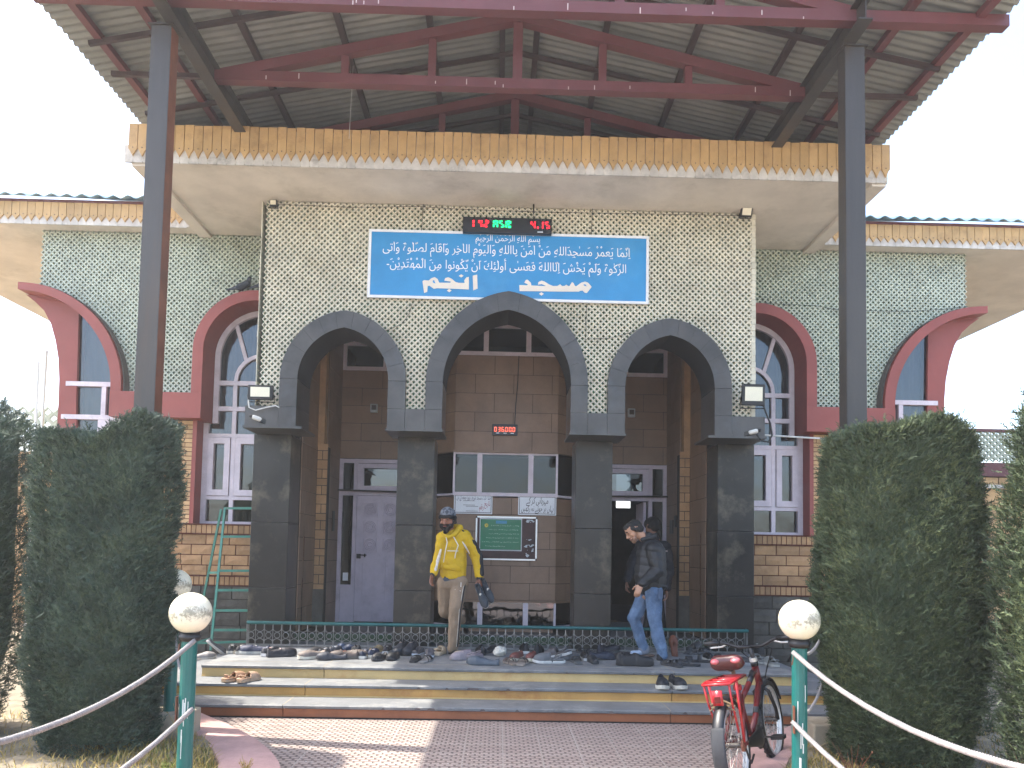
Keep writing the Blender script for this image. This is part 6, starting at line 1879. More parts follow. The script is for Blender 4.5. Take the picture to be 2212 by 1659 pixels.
# rows: kind, x, y, height, heading (0 = right, 90 = away), upper, sole, detail, scale, label
SH = [
 ('slip', 437, 1423, T2, 35, '#8f8a86', '#d8d3c8', None, 1.0, 'pale grey slip-on at the left end of the steps, lower one', .0),
 ('slip', 466, 1414, T2, 42, '#5d5a58', '#cfcac0', None, 1.0, 'grey slip-on tipped on its side behind the pale grey slip-on', .7),
 ('sneaker', 501, 1409, T, 100, '#25262b', '#b9b5aa', '#cfc8bb', .95, 'black sneaker with pale heel trim, first on the terrace from the ladder', 0),
 ('sneaker', 521, 1410, T, 95, '#2f2d30', '#b5b0a4', '#d8d0c2', .95, 'black sneaker with cream trim, second on the terrace from the ladder', 0),
 ('sneaker', 548, 1413, T, 182, '#1f2740', '#a9aaa6', '#e8e4d8', 1.12, 'navy sneaker with white piping seen side on by the railing corner', 0),
 ('sneaker', 585, 1415, T, 75, '#1e2029', '#c9c8c8', '#d0a8a4', 1.0, 'black and white sneaker with pink collar, left-foot one of the pair', 0),
 ('sneaker', 609, 1418, T, 30, '#1d1c24', '#2a2a30', '#d6b0aa', 1.05, 'black sneaker with pink collar, right-foot one of the pair', 0),
 ('sneaker', 673, 1423, T, 215, '#7d7168', '#e0d9c6', '#5a524c', 1.0, 'taupe sneaker with thick white toe at the edge of the sunlight', 0),
 ('sneaker', 688, 1416, T, 215, '#2b2a2d', '#4a4846', None, 1.0, 'dark sneaker right behind the taupe sneaker', 0),
 ('sneaker', 702, 1416, T, 80, '#22252d', '#d9d9d6', '#b8bcc4', .95, 'black and white sneaker, left-foot one, behind the charcoal slip-on', 0),
 ('sneaker', 724, 1412, T, 80, '#2a2e3a', '#d9d9d6', '#c2c6cf', .95, 'black and white sneaker, right-foot one, behind the charcoal slip-on', 0),
 ('slip', 716, 1425, T, 200, '#34373f', '#2a2b30', None, 1.05, 'charcoal slip-on between taupe sneaker and brown striped sneaker', 0),
 ('sneaker', 742, 1423, T, 185, '#4f443f', '#54504a', '#d06a45', 1.0, 'brown sneaker with small orange tag', 0),
 ('sneaker', 764, 1421, T, 0, '#544a44', '#a08a6a', '#8a8078', 1.0, 'brown sneaker with pale stripes and tan sole', 0),
 ('slip', 731, 1405, T, 70, '#1f3350', '#1d2433', None, .95, 'blue slip-on next to the railing, upper of two', 0),
 ('slip', 747, 1407, T, 60, '#1c2b44', '#1d2433', None, .95, 'blue slip-on half behind the brown sneaker', 0),
 ('boot', 770, 1412, T, 110, '#1d1e22', '#cfd2d2', '#a8a8a8', .95, 'black high-top with pale sole behind the striped sneaker', 0),
 ('sneaker', 787, 1420, T, 88, '#1c2438', '#d9d6cc', '#c9c9cc', .95, 'navy sneaker with white heel, left-foot one of the pair', 0),
 ('sneaker', 806, 1418, T, 84, '#1f2840', '#c9c5b8', '#b9b0b4', .95, 'navy sneaker with white heel, right-foot one of the pair', 0),
 ('slip', 813, 1408, T, 70, '#8f7d5c', '#c9b27d', None, .9, 'tan slip-on behind the navy pair', 0),
 ('slip', 820, 1425, T, 255, '#1c1c1f', '#3a3b40', None, 1.0, 'black loafer facing the path, left one beside the dark boots', 0),
 ('slip', 849, 1424, T, 262, '#1a1a1d', '#303136', None, 1.0, 'black loafer facing the path, right one beside the dark boots', 0),
 ('sneaker', 836, 1410, T, 90, '#3a3434', '#d5d2cc', '#c9c4bc', .95, 'brown sneaker with white heel bands behind the loafers', 0),
 ('boot', 864, 1413, T, 262, '#2d3138', '#26272b', '#a08c80', 1.15, 'dark high boot with beige lining, left one', 0),
 ('boot', 886, 1413, T, 258, '#2b2f37', '#26272b', '#9c8a80', 1.15, 'dark high boot with beige lining, right one', 0),
 ('slip', 903, 1413, T, 80, '#4d4b4c', '#c2ccd4', None, 1.0, 'grey slipper with pale blue sole, left one next to the yellow hooded man', 0),
 ('slip', 929, 1417, T, 95, '#58565a', '#c6cfd6', None, 1.0, 'grey slipper with pale blue sole, right one next to the yellow hooded man', 0),
 ('sandal', 897, 1428, T, 85, '#2b2a2c', '#3a3a3c', None, 1.0, 'black strap sandal at the front, left one of the pair', 0),
 ('sandal', 920, 1429, T, 78, '#222125', '#8f8d8a', None, 1.0, 'black strap sandal at the front, right one of the pair', 0),
 ('clog', 950, 1413, T, 80, '#c9b394', '#c2b094', None, 1.0, 'beige clog beside the yellow hooded man\'s foot', 0),
 ('clog', 1000, 1425, T, 200, '#968b8e', '#938a8d', None, .98, 'lilac clog with holes, front one', 0),
 ('clog', 1015, 1421, T, 196, '#857a80', '#82787e', None, .98, 'lilac clog with holes, back one', 0),
 ('slip', 1043, 1436, T, 172, '#4f5963', '#4c565f', None, 1.14, 'large blue-grey moulded shoe at the terrace edge', 0),
 ('boot', 1038, 1413, T, 100, '#1c1c20', '#25262a', None, .95, 'black shoe standing behind the blue-grey moulded shoe', 0),
 ('slip', 1060, 1409, T, 60, '#232327', '#3a3b40', None, .95, 'flat black slip-on between the black shoe and the crumpled bag', 0),
 ('sandal', 1103, 1434, T, 110, '#4a3d38', '#8a7f74', None, 1.02, 'brown sandal in front of the orange sneakers, left one', 0),
 ('sandal', 1128, 1435, T, 80, '#3c322f', '#9a8f84', None, 1.05, 'brown sandal in front of the orange sneakers, right one', 0),
 ('sneaker', 1116, 1426, T, 250, '#6d3f38', '#cfc8b4', '#b0604e', 1.0, 'orange-red sneaker with cream sole, left one', 0),
 ('sneaker', 1148, 1427, T, 258, '#6d3c36', '#d6d0b8', '#2a2626', 1.0, 'orange-red sneaker with cream sole, right one', 0),
 ('boot', 1133, 1409, T, 95, '#17171a', '#d9d7d0', '#e8e8e8', 1.05, 'black and white high-top behind the orange sneakers', 0),
 ('boot', 1163, 1412, T, 80, '#141417', '#1c1c20', '#202024', 1.05, 'all-black high-top behind the orange sneakers', 0),
 ('clog', 1185, 1432, T, 185, '#5f6264', '#d4d4ce', '#6d7072', 1.15, 'grey clog with white sole, front one with raised strap', 0),
 ('clog', 1203, 1424, T, 150, '#4a4749', '#b9bab8', '#5a5d60', 1.15, 'grey clog with white sole tilted behind the other grey clog', .25),
 ('slip', 1226, 1426, T, 15, '#44484b', '#3a3d40', None, .95, 'flat dark grey slip-on right of the grey clogs', 0),
 ('sandal', 1245, 1431, T, 95, '#35383b', '#5a5d5e', None, 1.05, 'grey sandal at the front of the dark heap', 0),
 ('sneaker', 1264, 1425, T, 90, '#1c1d21', '#c4c4c0', None, .9, 'black shoe with a white heel stripe in the dark heap', 0),
 ('sandal', 1257, 1411, T, 100, '#242528', '#55585a', None, .95, 'black sandal by the railing, left one of the pair', 0),
 ('sandal', 1277, 1412, T, 90, '#222326', '#6a6c6c', None, .95, 'black sandal by the railing, right one of the pair', 0),
 ('slip', 1281, 1431, T, 95, '#26292c', '#33373a', None, .95, 'charcoal slip-on in front of the dark heap, left one', 0),
 ('slip', 1300, 1425, T, 20, '#232b3a', '#2b3342', None, 1.05, 'navy slip-on lying across the dark heap', .15),
 ('boot', 1300, 1410, T, 70, '#1f2230', '#2a2c36', '#e6e6e6', .95, 'navy high-top with a white tag behind the dark heap', 0),
 ('slip', 1318, 1420, T, 0, '#212b33', '#2a3a44', None, 1.05, 'dark teal slip-on on the dark heap', .0),
 ('sneaker', 1320, 1409, T, 40, '#1d2029', '#24262c', None, 1.0, 'navy sneaker at the railing left of the man in jeans', 0),
 ('slip', 1335, 1423, T, 10, '#2a2727', '#302c2a', None, 1.0, 'dark brown slip-on between the heap and the big black shoes', 0),
 ('boot', 1349, 1434, T, 60, '#1f2023', '#1c1d20', '#2a2b2e', 1.10, 'big black shoe beside the man in jeans, back one', 0),
 ('boot', 1376, 1438, T, 0, '#1d1e21', '#1b1c1f', '#26272a', 1.18, 'big black shoe beside the man in jeans, front one seen side on', 0),
 ('sandal', 1450, 1438, T, 120, '#1f2022', '#3c3d40', None, 1.0, 'black sandal right of the man in jeans', 0),
 ('slip', 1455, 1415, T, 90, '#6a3a26', '#2a1c18', None, .95, 'chestnut leather shoe standing on its toe by the railing', -1.0),
 ('sandal', 1478, 1438, T, 170, '#26282b', '#2f3134', None, 1.1, 'flat black slider, front one near the bicycle saddle', 0),
 ('sandal', 1500, 1430, T, 175, '#232528', '#2c2e31', None, 1.1, 'flat black slider, back one near the bicycle saddle', 0),
 ('sandal', 1497, 1412, T, 30, '#2a2b2e', '#56585a', None, 1.05, 'black slider propped up on the railing', -.5),
 ('sandal', 1511, 1413, T, 20, '#292a2d', '#4a4c4f', None, 1.05, 'black slider under the one propped on the railing', -.1),
 ('sneaker', 1531, 1427, T, 88, '#17181b', '#b9b8b0', None, .95, 'black sneaker with striped heel left of the saddle, left-foot one', 0),
 ('sneaker', 1552, 1430, T, 80, '#191a1d', '#bdbcb4', None, .95, 'black sneaker with striped heel left of the saddle, right-foot one', 0),
 ('sneaker', 1590, 1437, T, 175, '#2a2c30', '#8d9298', None, 1.2, 'dark sneaker with grey sole behind the bicycle saddle', 0),
 ('boot', 1634, 1411, T, 95, '#1b1c20', '#2a2b2e', '#d0d0d0', 1.05, 'black high-top with a pale tag behind the handlebar', 0),
 ('clog', 1636, 1431, T, 98, '#7a7d7c', '#a5a8a4', None, 1.0, 'grey clog under the handlebar, left one of the pair', 0),
 ('clog', 1666, 1437, T, 92, '#7e817f', '#adb0ab', None, 1.0, 'grey clog under the handlebar, right one of the pair', 0),
 ('clog', 507, 1470, T2, 62, '#b08a6c', '#b59a80', None, .92, 'tan clog on the second step, left one', 0),
 ('clog', 538, 1471, T2, 66, '#b8977c', '#b59a80', None, .92, 'tan clog on the second step, right one', 0),
 ('sneaker', 1430, 1485, T2, 262, '#1a1d24', '#d6d2c4', '#2c3038', 1.15, 'black running shoe on the second step facing the path, left one', 0),
 ('sneaker', 1463, 1485, T2, 276, '#1a1d24', '#d6d2c4', '#2c3038', 1.15, 'black running shoe on the second step facing the path, right one', 0),
]
for k, x, y, z, a, cu_, cs_, cl_, s_, lab, tl in SH:
    shoe(k, lab, x, y, z, a, cu_, cs_, cl_, s_, tilt=tl, up=.09 * abs(tl) if tl else 0)
# crumpled pale bag among the shoes
p = onz(1080, 1418, T); g = MB(); rr = random.Random(12)
g.ball((0, 0, .055), .075, 18, 12, (1.05, .8, .75))
vs = []
for v in g.v:
    q = Vector(v); n_ = noise.noise(q * 22) * .5 + noise.noise(q * 55) * .4
    q = q + (q - Vector((0, 0, .055))).normalized() * n_ * .03
    vs.append((q.x, q.y, max(.001, q.z)))
g.v = vs
o = g.build('plastic_bag', 'plastic_bag'); o.location = (p.x, p.y, T)
tag(o, 'crumpled whitish plastic bag among the shoes', 'bag')
# ================================================================== PEOPLE
def hand(mb, wrist, d, nrm, curl=.5, k=1.0, thumb=1):
    """palm, four unequal bent fingers and a thumb; d points along the hand, nrm out of the palm"""
    wrist, d, nrm = Vector(wrist), Vector(d).normalized(), Vector(nrm).normalized()
    s = d.cross(nrm).normalized() * thumb
    pl_ = wrist + d * .085 * k
    mb.cone(wrist, pl_, .026 * k, .034 * k, 10, side=s, flat=.45)
    mb.cone(wrist + s * .018 * k + d * .03 * k, pl_ + s * .022 * k, .016 * k, .014 * k, 8).cone(wrist - s * .016 * k + d * .03 * k, pl_ - s * .024 * k, .016 * k, .013 * k, 8)
    for i, (o, l) in enumerate(((.026, .068), (.009, .078), (-.009, .073), (-.026, .056))):
        a = pl_ + s * o * k; c = curl + .08 * i
        d1 = (d * math.cos(c * .6) + nrm * math.sin(c * .6)).normalized(); d2 = (d * math.cos(c * 1.5) + nrm * math.sin(c * 1.5)).normalized()
        m_ = a + d1 * l * .5 * k; e = m_ + d2 * l * .5 * k
        mb.cone(a - d * .01, m_, .0095 * k, .009 * k, 8, m=2).cone(m_, e, .009 * k, .0075 * k, 8, m=2)
    a = wrist + d * .028 * k + s * .026 * k
    m_ = a + (d * .62 + s * .75 + nrm * .2).normalized() * .042 * k; e = m_ + (d * .9 + s * .25 + nrm * .35).normalized() * .034 * k
    mb.cone(a, m_, .013 * k, .010 * k, 8, m=2).cone(m_, e, .010 * k, .008 * k, 8, m=2)
def head(mb, c, fd, up):
    """head with brow, nose, lips, chin, cheeks and ears, c = centre, fd = the way it looks"""
    c, fd, up = Vector(c), Vector(fd).normalized(), Vector(up)
    up = (up - fd * up.dot(fd)).normalized(); s = fd.cross(up).normalized()
    P = lambda a, b, u: c + fd * a + s * b + up * u
    mb.cone(P(-.025, 0, .03), P(.012, 0, .035), .083, .078, 14, side=s, flat=1.12).cone(P(.03, 0, .0), P(.045, 0, -.075), .062, .036, 12, side=s, flat=.85)
    mb.cone(P(.04, -.045, -.02), P(.04, .045, -.02), .034, .034, 10)                       # cheeks
    mb.cone(P(.072, -.04, .032), P(.072, .04, .032), .014, .014, 8)                         # brow
    mb.cone(P(.085, 0, .02), P(.108, 0, -.02), .010, .014, 8).cone(P(.09, -.012, -.024), P(.09, .012, -.024), .011, .011, 8)   # nose
    mb.cone(P(.080, -.02, -.052), P(.080, .02, -.052), .010, .010, 8).cone(P(.062, -.008, -.088), P(.062, .008, -.088), .022, .022, 8)
    for k in (-1, 1): mb.cone(P(-.01, .082 * k, .022), P(-.004, .080 * k, -.022), .018, .012, 8, side=fd, flat=.6)
    return P
def feature(name, m, cones, parent, vox=.005, sm=2, wr=None):
    g = MB()
    for a in cones: g.cone(*a[:4], n=10, side=a[4] if len(a) > 4 else None, flat=a[5] if len(a) > 5 else 1.0)
    return fuse(g, name, m, vox, sm, parent, wr)
XA = (1, 0, 0)

# ---- man in the yellow hooded top, stepping over the low railing with his shoes in one hand
hips = at(979, 1258, 9.0)
P1 = thing('person', 'bearded man in yellow hooded top and tan track pants stepping over the railing', 'person', (hips.x, hips.y, TZ))
hipL, hipR = at(991, 1264, 8.97), at(963, 1264, 9.03)
kneL, ankL = at(984, 1318, 8.86), at(979, 1402, 8.93)
kneR, ankR = at(960, 1320, 9.10), at(1001, 1342, 9.44)
chest, neck = at(981, 1180, 9.0), at(973, 1149, 8.99)
shR, shL = at(957, 1163, 8.98), at(1004, 1160, 9.02)
elR, wrR = at(947, 1206, 8.98), at(935.5, 1240, 8.86)
elL, wrL = at(1029, 1201, 9.05), at(1036, 1248, 8.96)
hc = at(967.5, 1124, 8.93); fd = Vector((-.36, -.93, -.20))
b = MB()
P = head(b, hc, fd, (0, 0, 1))
b.cone(neck, hc - Vector((0, -.02, .05)), .055, .052, 12)
for a, c, r0, r1 in ((neck, chest, .06, .085), (chest, hips, .085, .085), (shR, shL, .05, .05), (shR, elR, .045, .038), (elR, wrR, .036, .027), (shL, elL, .045, .038), (elL, wrL, .036, .027),
                     (hipR, hipL, .07, .07), (hipL, kneL, .075, .05), (kneL, ankL, .05, .036), (hipR, kneR, .075, .05), (kneR, ankR, .05, .036)):
    b.cone(a, c, r0, r1, 10)
hand(b, wrR, (-.25, -.25, -1), (.9, -.3, 0), .55, 1.0, 1)
hand(b, wrL, (.12, -.2, -1), (-.8, .5, 0), 1.25, 1.0, -1)
b.cone(ankL, at(979, 1411, 8.96), .034, .035, 8).cone(at(978, 1412, 8.98), at(991, 1414, 8.76), .035, .03, 8, flat=.7)
b.cone(ankR, at(1006, 1362, 9.50), .034, .028, 8)
fuse(b, 'body', cmat('#8a5a44', .5, var=.08), .0055, 3, P1)
# face details
feature('eyebrow', cmat('#1a1412', .8), [(P(.084, k * .048, .040), P(.090, k * .018, .042), .006, .007) for k in (-1, 1)], P1, .003, 1)
feature('eye', cmat('#2a1e1a', .3), [(P(.079, k * .036, .020), P(.081, k * .026, .020), .007, .007) for k in (-1, 1)], P1, .003, 1)
feature('beard', cmat('#17110f', .95), [(P(.06, -.050, -.055), P(.068, 0, -.095), .032, .034), (P(.06, .050, -.055), P(.068, 0, -.095), .032, .034), (P(.064, -.01, -.10), P(.066, .01, -.125), .034, .026),
        (P(.01, -.072, .0), P(.05, -.058, -.06), .022, .028), (P(.01, .072, .0), P(.05, .058, -.06), .022, .028), (P(.088, -.026, -.040), P(.088, .026, -.040), .009, .009)], P1, .005, 2, ((60, 60, 60), .004))
feature('lips', cmat('#7a4038', .5), [(P(.089, -.014, -.055), P(.089, .014, -.055), .007, .007)], P1, .003, 1)
# knitted cap with a dark brim
def knit():
    m = mat('knit_cap', '#4a4e55', .95, .2, 30, .4, 120)
    t = m.node_tree; b_ = t.nodes['Principled BSDF']; L = t.links.new
    tc = N(t, 'ShaderNodeTexCoord'); ck = N(t, 'ShaderNodeTexChecker'); ck.inputs['Scale'].default_value = 26
    mp = N(t, 'ShaderNodeMapping'); mp.inputs['Rotation'].default_value = (0, R(45), 0)
    L(tc.outputs['Object'], mp.inputs[0]); L(mp.outputs[0], ck.inputs['Vector'])
    mx = N(t, 'ShaderNodeMix', data_type='RGBA'); mx.inputs[7].default_value = lin('#8c9096')
    ml = N(t, 'ShaderNodeMath', operation='MULTIPLY'); ml.inputs[1].default_value = .5; L(ck.outputs['Fac'], ml.inputs[0]); L(ml.outputs[0], mx.inputs[0])
    L(b_.inputs['Base Color'].links[0].from_socket, mx.inputs[6]); L(mx.outputs[2], b_.inputs['Base Color'])
knit()
feature('knit_cap', 'knit_cap', [(P(-.02, 0, .06), P(.0, 0, .075), .093, .088)], P1, .005, 2)
feature('cap_brim', cmat('#16171a', .9), [(P(.062, -.055, .052), P(.075, 0, .052), .026, .026), (P(.062, .055, .052), P(.075, 0, .052), .026, .026), (P(-.02, -.082, .03), P(.05, -.066, .045), .026, .026), (P(-.02, .082, .03), P(.05, .066, .045), .026, .026),
        (P(-.03, -.075, -.03), P(-.01, -.082, .03), .022, .024), (P(-.03, .075, -.03), P(-.01, .082, .03), .022, .024)], P1, .005, 2)
yel = cmat('#c9a312', .85, var=.10, scale=5, bump=.3, bscale=180)
hem = at(979, 1247, 9.0)
top_ = feature('hooded_top', yel, [(chest + Vector((0, 0, -.02)), at(978, 1215, 9.0), .150, .162, XA, .70), (at(978, 1215, 9.0), at(979, 1236, 9.0), .165, .158, XA, .72),
        (shR, shL, .082, .084), (shR, elR, .078, .064), (elR, wrR.lerp(elR, .12), .062, .050), (shL, elL, .082, .068), (elL, wrL.lerp(elL, .10), .066, .052),
        (shR + Vector((.03, 0, .03)), neck + Vector((0, 0, -.02)), .06, .07), (shL + Vector((-.03, 0, .03)), neck + Vector((0, 0, -.02)), .06, .07)], P1, .007, 5, ((9, 9, 14), .010))
feature('hood', yel, [(neck + Vector((-.075, -.05, -.02)), neck + Vector((-.03, .05, .03)), .030, .04), (neck + Vector((.02, .09, .055)), neck + Vector((.10, .03, .05)), .050, .048), (neck + Vector((.10, .03, .05)), neck + Vector((.06, -.075, -.02)), .046, .032),
        (neck + Vector((.06, -.08, -.03)), neck + Vector((-.02, -.095, -.065)), .028, .024), (neck + Vector((-.075, -.055, -.02)), neck + Vector((-.02, -.095, -.065)), .028, .024), (neck + Vector((-.02, .09, .05)), neck + Vector((.05, .10, .05)), .05, .05)], P1, .007, 3, ((14, 14, 14), .006))
feature('top_hem', cmat('#2b2a26', .85), [(at(962, 1247.5, 8.93), at(997, 1247.5, 8.95), .018, .018), (at(962, 1247.5, 9.06), at(997, 1247.5, 9.06), .018, .018)], P1, .006, 2)
feature('undershirt', cmat('#4d5560', .9), [(at(965, 1251, 9.0), at(994, 1251, 9.0), .05, .05, (0, 0, 1), 2.1)], P1, .008, 3)
feature('cuff', cmat('#2e3338', .9), [(wrR.lerp(elR, .14), wrR.lerp(elR, .02), .043, .036), (wrL.lerp(elL, .06), wrL.lerp(elL, .02), .045, .042)], P1, .006, 2)
so1 = Vector((.058, -.022, .015))
feature('sleeve_stripe', cmat('#17181c', .85), [(shL + Vector((-.02, -.03, .066)), shL.lerp(elL, .35) + so1, .026, .032, (0, 1, 0), .5), (shL.lerp(elL, .35) + so1, elL + Vector((.048, -.024, 0)), .032, .032), (elL + Vector((.048, -.024, 0)), wrL.lerp(elL, .16) + Vector((.030, -.026, 0)), .032, .03)], P1, .006, 2)
feature('sleeve_panel', cmat('#d9cfc0', .85, var=.2, scale=40), [(elR + Vector((.012, -.050, .03)), wrR.lerp(elR, .25) + Vector((.012, -.038, 0)), .020, .022), (elR + Vector((.03, -.062, .10)), elR + Vector((.012, -.052, .03)), .013, .018)], P1, .005, 2)
feature('side_panel', cmat('#d3c8b8', .85, var=.2, scale=40), [(at(1004, 1178, 8.905), at(1014, 1196, 8.93), .012, .006), (at(998.5, 1170, 8.90), at(1004, 1178, 8.905), .005, .011)], P1, .004, 2)
g = MB().tube([neck + Vector((-.045, -.095, -.05)), at(966, 1172, 8.865), at(962, 1190, 8.868), at(958, 1215, 8.875)], .006, 6).tube([neck + Vector((.045, -.10, -.06)), at(990, 1178, 8.86), at(984, 1196, 8.862), at(982.5, 1206, 8.865)], .006, 6)
g.build('drawstring', cmat('#d8d2c4', .8), P1, smooth=True)
feature('front_pocket', yel, [(at(963, 1226, 8.885), at(990, 1229, 8.888), .030, .034, XA, .4), (at(970, 1218, 8.885), at(988, 1222, 8.885), .016, .012, XA, .4)], P1, .006, 3)
t_ = MB(); a_, c_ = at(963.5, 1186, 8.872), at(984, 1186, 8.872)
write(t_, 'adidas', a_.x, c_.x, a_.z, 8.870, None)
t_.build('chest_lettering', cmat('#8f7a14', .9), P1)
MB().box(at(966, 1190, 8.87).x, at(990, 1190, 8.87).x, 8.868, 8.872, at(966, 1190.8, 8.87).z, at(966, 1188.8, 8.87).z).build('chest_bar', cmat('#dcd5bd', .8), P1)
tan = cmat('#8f7a63', .9, var=.12, scale=6, bump=.2, bscale=120)
feature('track_pants', tan, [(hipR + Vector((0, 0, .02)), hipL + Vector((0, 0, .02)), .108, .110), (hipL, kneL, .100, .078), (kneL, ankL.lerp(kneL, .05), .078, .064), (hipR, kneR, .100, .078), (kneR, ankR.lerp(kneR, .12), .074, .058),
        (ankL.lerp(kneL, .06), ankL.lerp(kneL, .03), .066, .066)], P1, .007, 4, ((11, 11, 7), .012))
sd_ = Vector((.072, -.052, 0))
feature('pants_stripe', cmat('#1c1d20', .85), [(hipL + Vector((.078, -.062, .02)), kneL + Vector((.060, -.048, 0)), .008, .009), (kneL + Vector((.060, -.048, 0)), ankL.lerp(kneL, .08) + Vector((.050, -.040, 0)), .009, .008)], P1, .004, 1)
feature('pants_piping', cmat('#cfc6b8', .85), [(hipL + Vector((.062, -.076, .02)), kneL + Vector((.046, -.060, 0)), .0045, .0045), (kneL + Vector((.046, -.060, 0)), ankL.lerp(kneL, .08) + Vector((.038, -.050, 0)), .0045, .0045)], P1, .003, 1)
MB().tube([at(996, 1258, 8.86), at(995.5, 1268, 8.855)], .005, 6).build('waist_cord', cmat('#d8d2c8', .8), P1)
g = MB(); a_ = at(982.5, 1277, 8.86)
for k_ in range(6): g.box(a_.x + .012 * k_, a_.x + .012 * k_ + .009, 8.857, 8.860, a_.z, a_.z + (.022 if k_ == 0 else .008))
g.build('pants_print', cmat('#d8d2c8', .8), P1)
feature('sock', cmat('#1a1a1d', .9), [(ankL, at(977, 1411, 8.96), .043, .048), (at(977, 1411, 8.97), at(986, 1413, 8.84), .047, .038), (ankR, at(1007, 1363, 9.50), .040, .034)], P1, .005, 2)
feature('slip_on', cmat('#c0ab8a', .6), [(at(976, 1416, 8.97), at(995, 1415, 8.74), .036, .040, (.0, 0, 1), .6), (at(984, 1413, 8.86), at(995, 1412, 8.74), .036, .036)], P1, .006, 3)

# shoes carried in his left hand: hung by the heels, toes down
def hung(label, heel, toe, face):
    t = copy_tree(PROTO['boot'][0]); t.name = 'ankle_boot'
    tag(t, label, 'shoe', 'shoes carried by the man in yellow')
    x = (Vector(toe) - Vector(heel)).normalized(); z = Vector(face); z = (z - x * z.dot(x)).normalized(); y = z.cross(x)
    m_ = Matrix((x, y, z)).transposed().to_4x4(); m_.translation = (Vector(heel) + Vector(toe)) / 2 - z * .03
    t.matrix_world = m_
    for c in t.children:
        n_ = c.name.split('.')[0]
        recolour(c, cmat('#3a4047' if n_ == 'upper' else '#aeb2ae' if n_ == 'sole' else '#c9c4b8', .7))
hung('dark blue-grey ankle boot hanging from the yellow hooded man\'s hand, front one', at(1031, 1264, 8.90), at(1050, 1312, 8.84), (-.1, -1, .15))
hung('dark blue-grey ankle boot hanging from the yellow hooded man\'s hand, back one', at(1043, 1256, 9.0), at(1062, 1299, 8.96), (.25, -1, .1))

# ---- man in a black quilted jacket and jeans, looking down
hips = at(1404, 1272, 8.85)
P2 = thing('person', 'dark haired man in black quilted jacket and blue jeans looking down at the shoes', 'person', (hips.x, hips.y, TZ))
hipA, hipB = at(1394, 1282, 8.94), at(1412, 1282, 8.76)
kneA, ankA = at(1369, 1334, 8.96), at(1391, 1403, 8.98)
kneB, ankB = at(1414, 1340, 8.74), at(1431, 1415, 8.74)
chest, neck = at(1407, 1200, 8.85), at(1397, 1166, 8.85)
shN, shF = at(1413, 1188, 8.68), at(1400, 1186, 9.02)
elN, wrN = at(1421, 1232, 8.64), at(1385, 1262, 8.60)
elF, wrF = at(1405, 1230, 9.08), at(1390, 1262, 9.05)
hc = at(1369, 1148, 8.85); fd = Vector((-.80, -.16, -.58)); upv = Vector((-.45, 0, .9))
b = MB(); P = head(b, hc, fd, upv)
b.cone(neck, P(-.03, 0, -.05), .058, .055, 12)
for a, c, r0, r1 in ((neck, chest, .06, .085), (chest, hips, .085, .085), (shN, shF, .05, .05), (shN, elN, .045, .038), (elN, wrN, .036, .027), (shF, elF, .045, .038), (elF, wrF, .036, .027),
                     (hipA, hipB, .09, .09), (hipA, kneA, .075, .05), (kneA, ankA, .05, .036), (hipB, kneB, .075, .05), (kneB, ankB, .05, .036)):
    b.cone(a, c, r0, r1, 10)
hand(b, wrN, (-.45, -.1, -1), (.35, .9, -.2), .55, 1.05, -1)
hand(b, wrF, (-.3, .1, -1), (.3, -.9, -.2), .5, 1.0, 1)
b.cone(ankA, at(1391, 1410, 8.98), .036, .036, 8).cone(at(1391, 1410, 8.98), at(1366, 1411, 8.94), .036, .026, 8, flat=.7)
b.cone(ankB, at(1431, 1422, 8.74), .036, .036, 8).cone(at(1431, 1424, 8.75), at(1437, 1420, 8.98), .036, .028, 8, flat=.7)
fuse(b, 'body', cmat('#b5876a', .5, var=.06), .0055, 3, P2)
hairm = cmat('#120e0c', .7, var=.2, scale=60, bump=.5, bscale=160)
feature('hair', hairm, [(P(-.035, 0, .042), P(.008, 0, .058), .086, .070), (P(-.055, 0, .0), P(-.05, 0, .04), .074, .080), (P(-.01, -.03, .072), P(.048, -.02, .080), .052, .034), (P(-.01, .03, .072), P(.048, .02, .080), .052, .034), (P(.02, -.076, .045), P(-.02, -.080, .0), .022, .026), (P(.02, .076, .045), P(-.02, .080, .0), .022, .026), (P(.040, -.035, .082), P(.046, .035, .082), .024, .024)], P2, .005, 2, ((70, 70, 40), .004))
feature('eyebrow', hairm, [(P(.084, k * .048, .040), P(.090, k * .018, .042), .006, .007) for k in (-1, 1)], P2, .003, 1)
feature('eye', cmat('#2a1e1a', .3), [(P(.079, k * .036, .018), P(.081, k * .026, .018), .007, .006) for k in (-1, 1)], P2, .003, 1)
feature('stubble', cmat('#8d6c58', .9), [(P(.055, -.048, -.062), P(.064, 0, -.096), .026, .026), (P(.055, .048, -.062), P(.064, 0, -.096), .026, .026)], P2, .004, 2)
feature('lips', cmat('#9a5a50', .5), [(P(.088, -.016, -.054), P(.088, .016, -.054), .008, .008)], P2, .003, 1)
blk = cmat('#1b1d20', .55, var=.15, scale=5, bump=.25, bscale=60)
jm = [(chest + Vector((0, 0, .02)), at(1405, 1240, 8.85), .170, .190, XA, 1.05), (at(1405, 1240, 8.85), at(1406, 1258, 8.85), .192, .180, XA, 1.05), (shN, shF, .095, .095), (shN, elN, .092, .082), (elN, wrN.lerp(elN, .10), .080, .056), (shF, elF, .09, .08), (elF, wrF.lerp(elF, .1), .078, .056), (neck + Vector((.02, 0, -.03)), neck + Vector((.015, 0, .015)), .088, .075)]
jk = feature('quilted_jacket', blk, jm, P2, .008, 4)
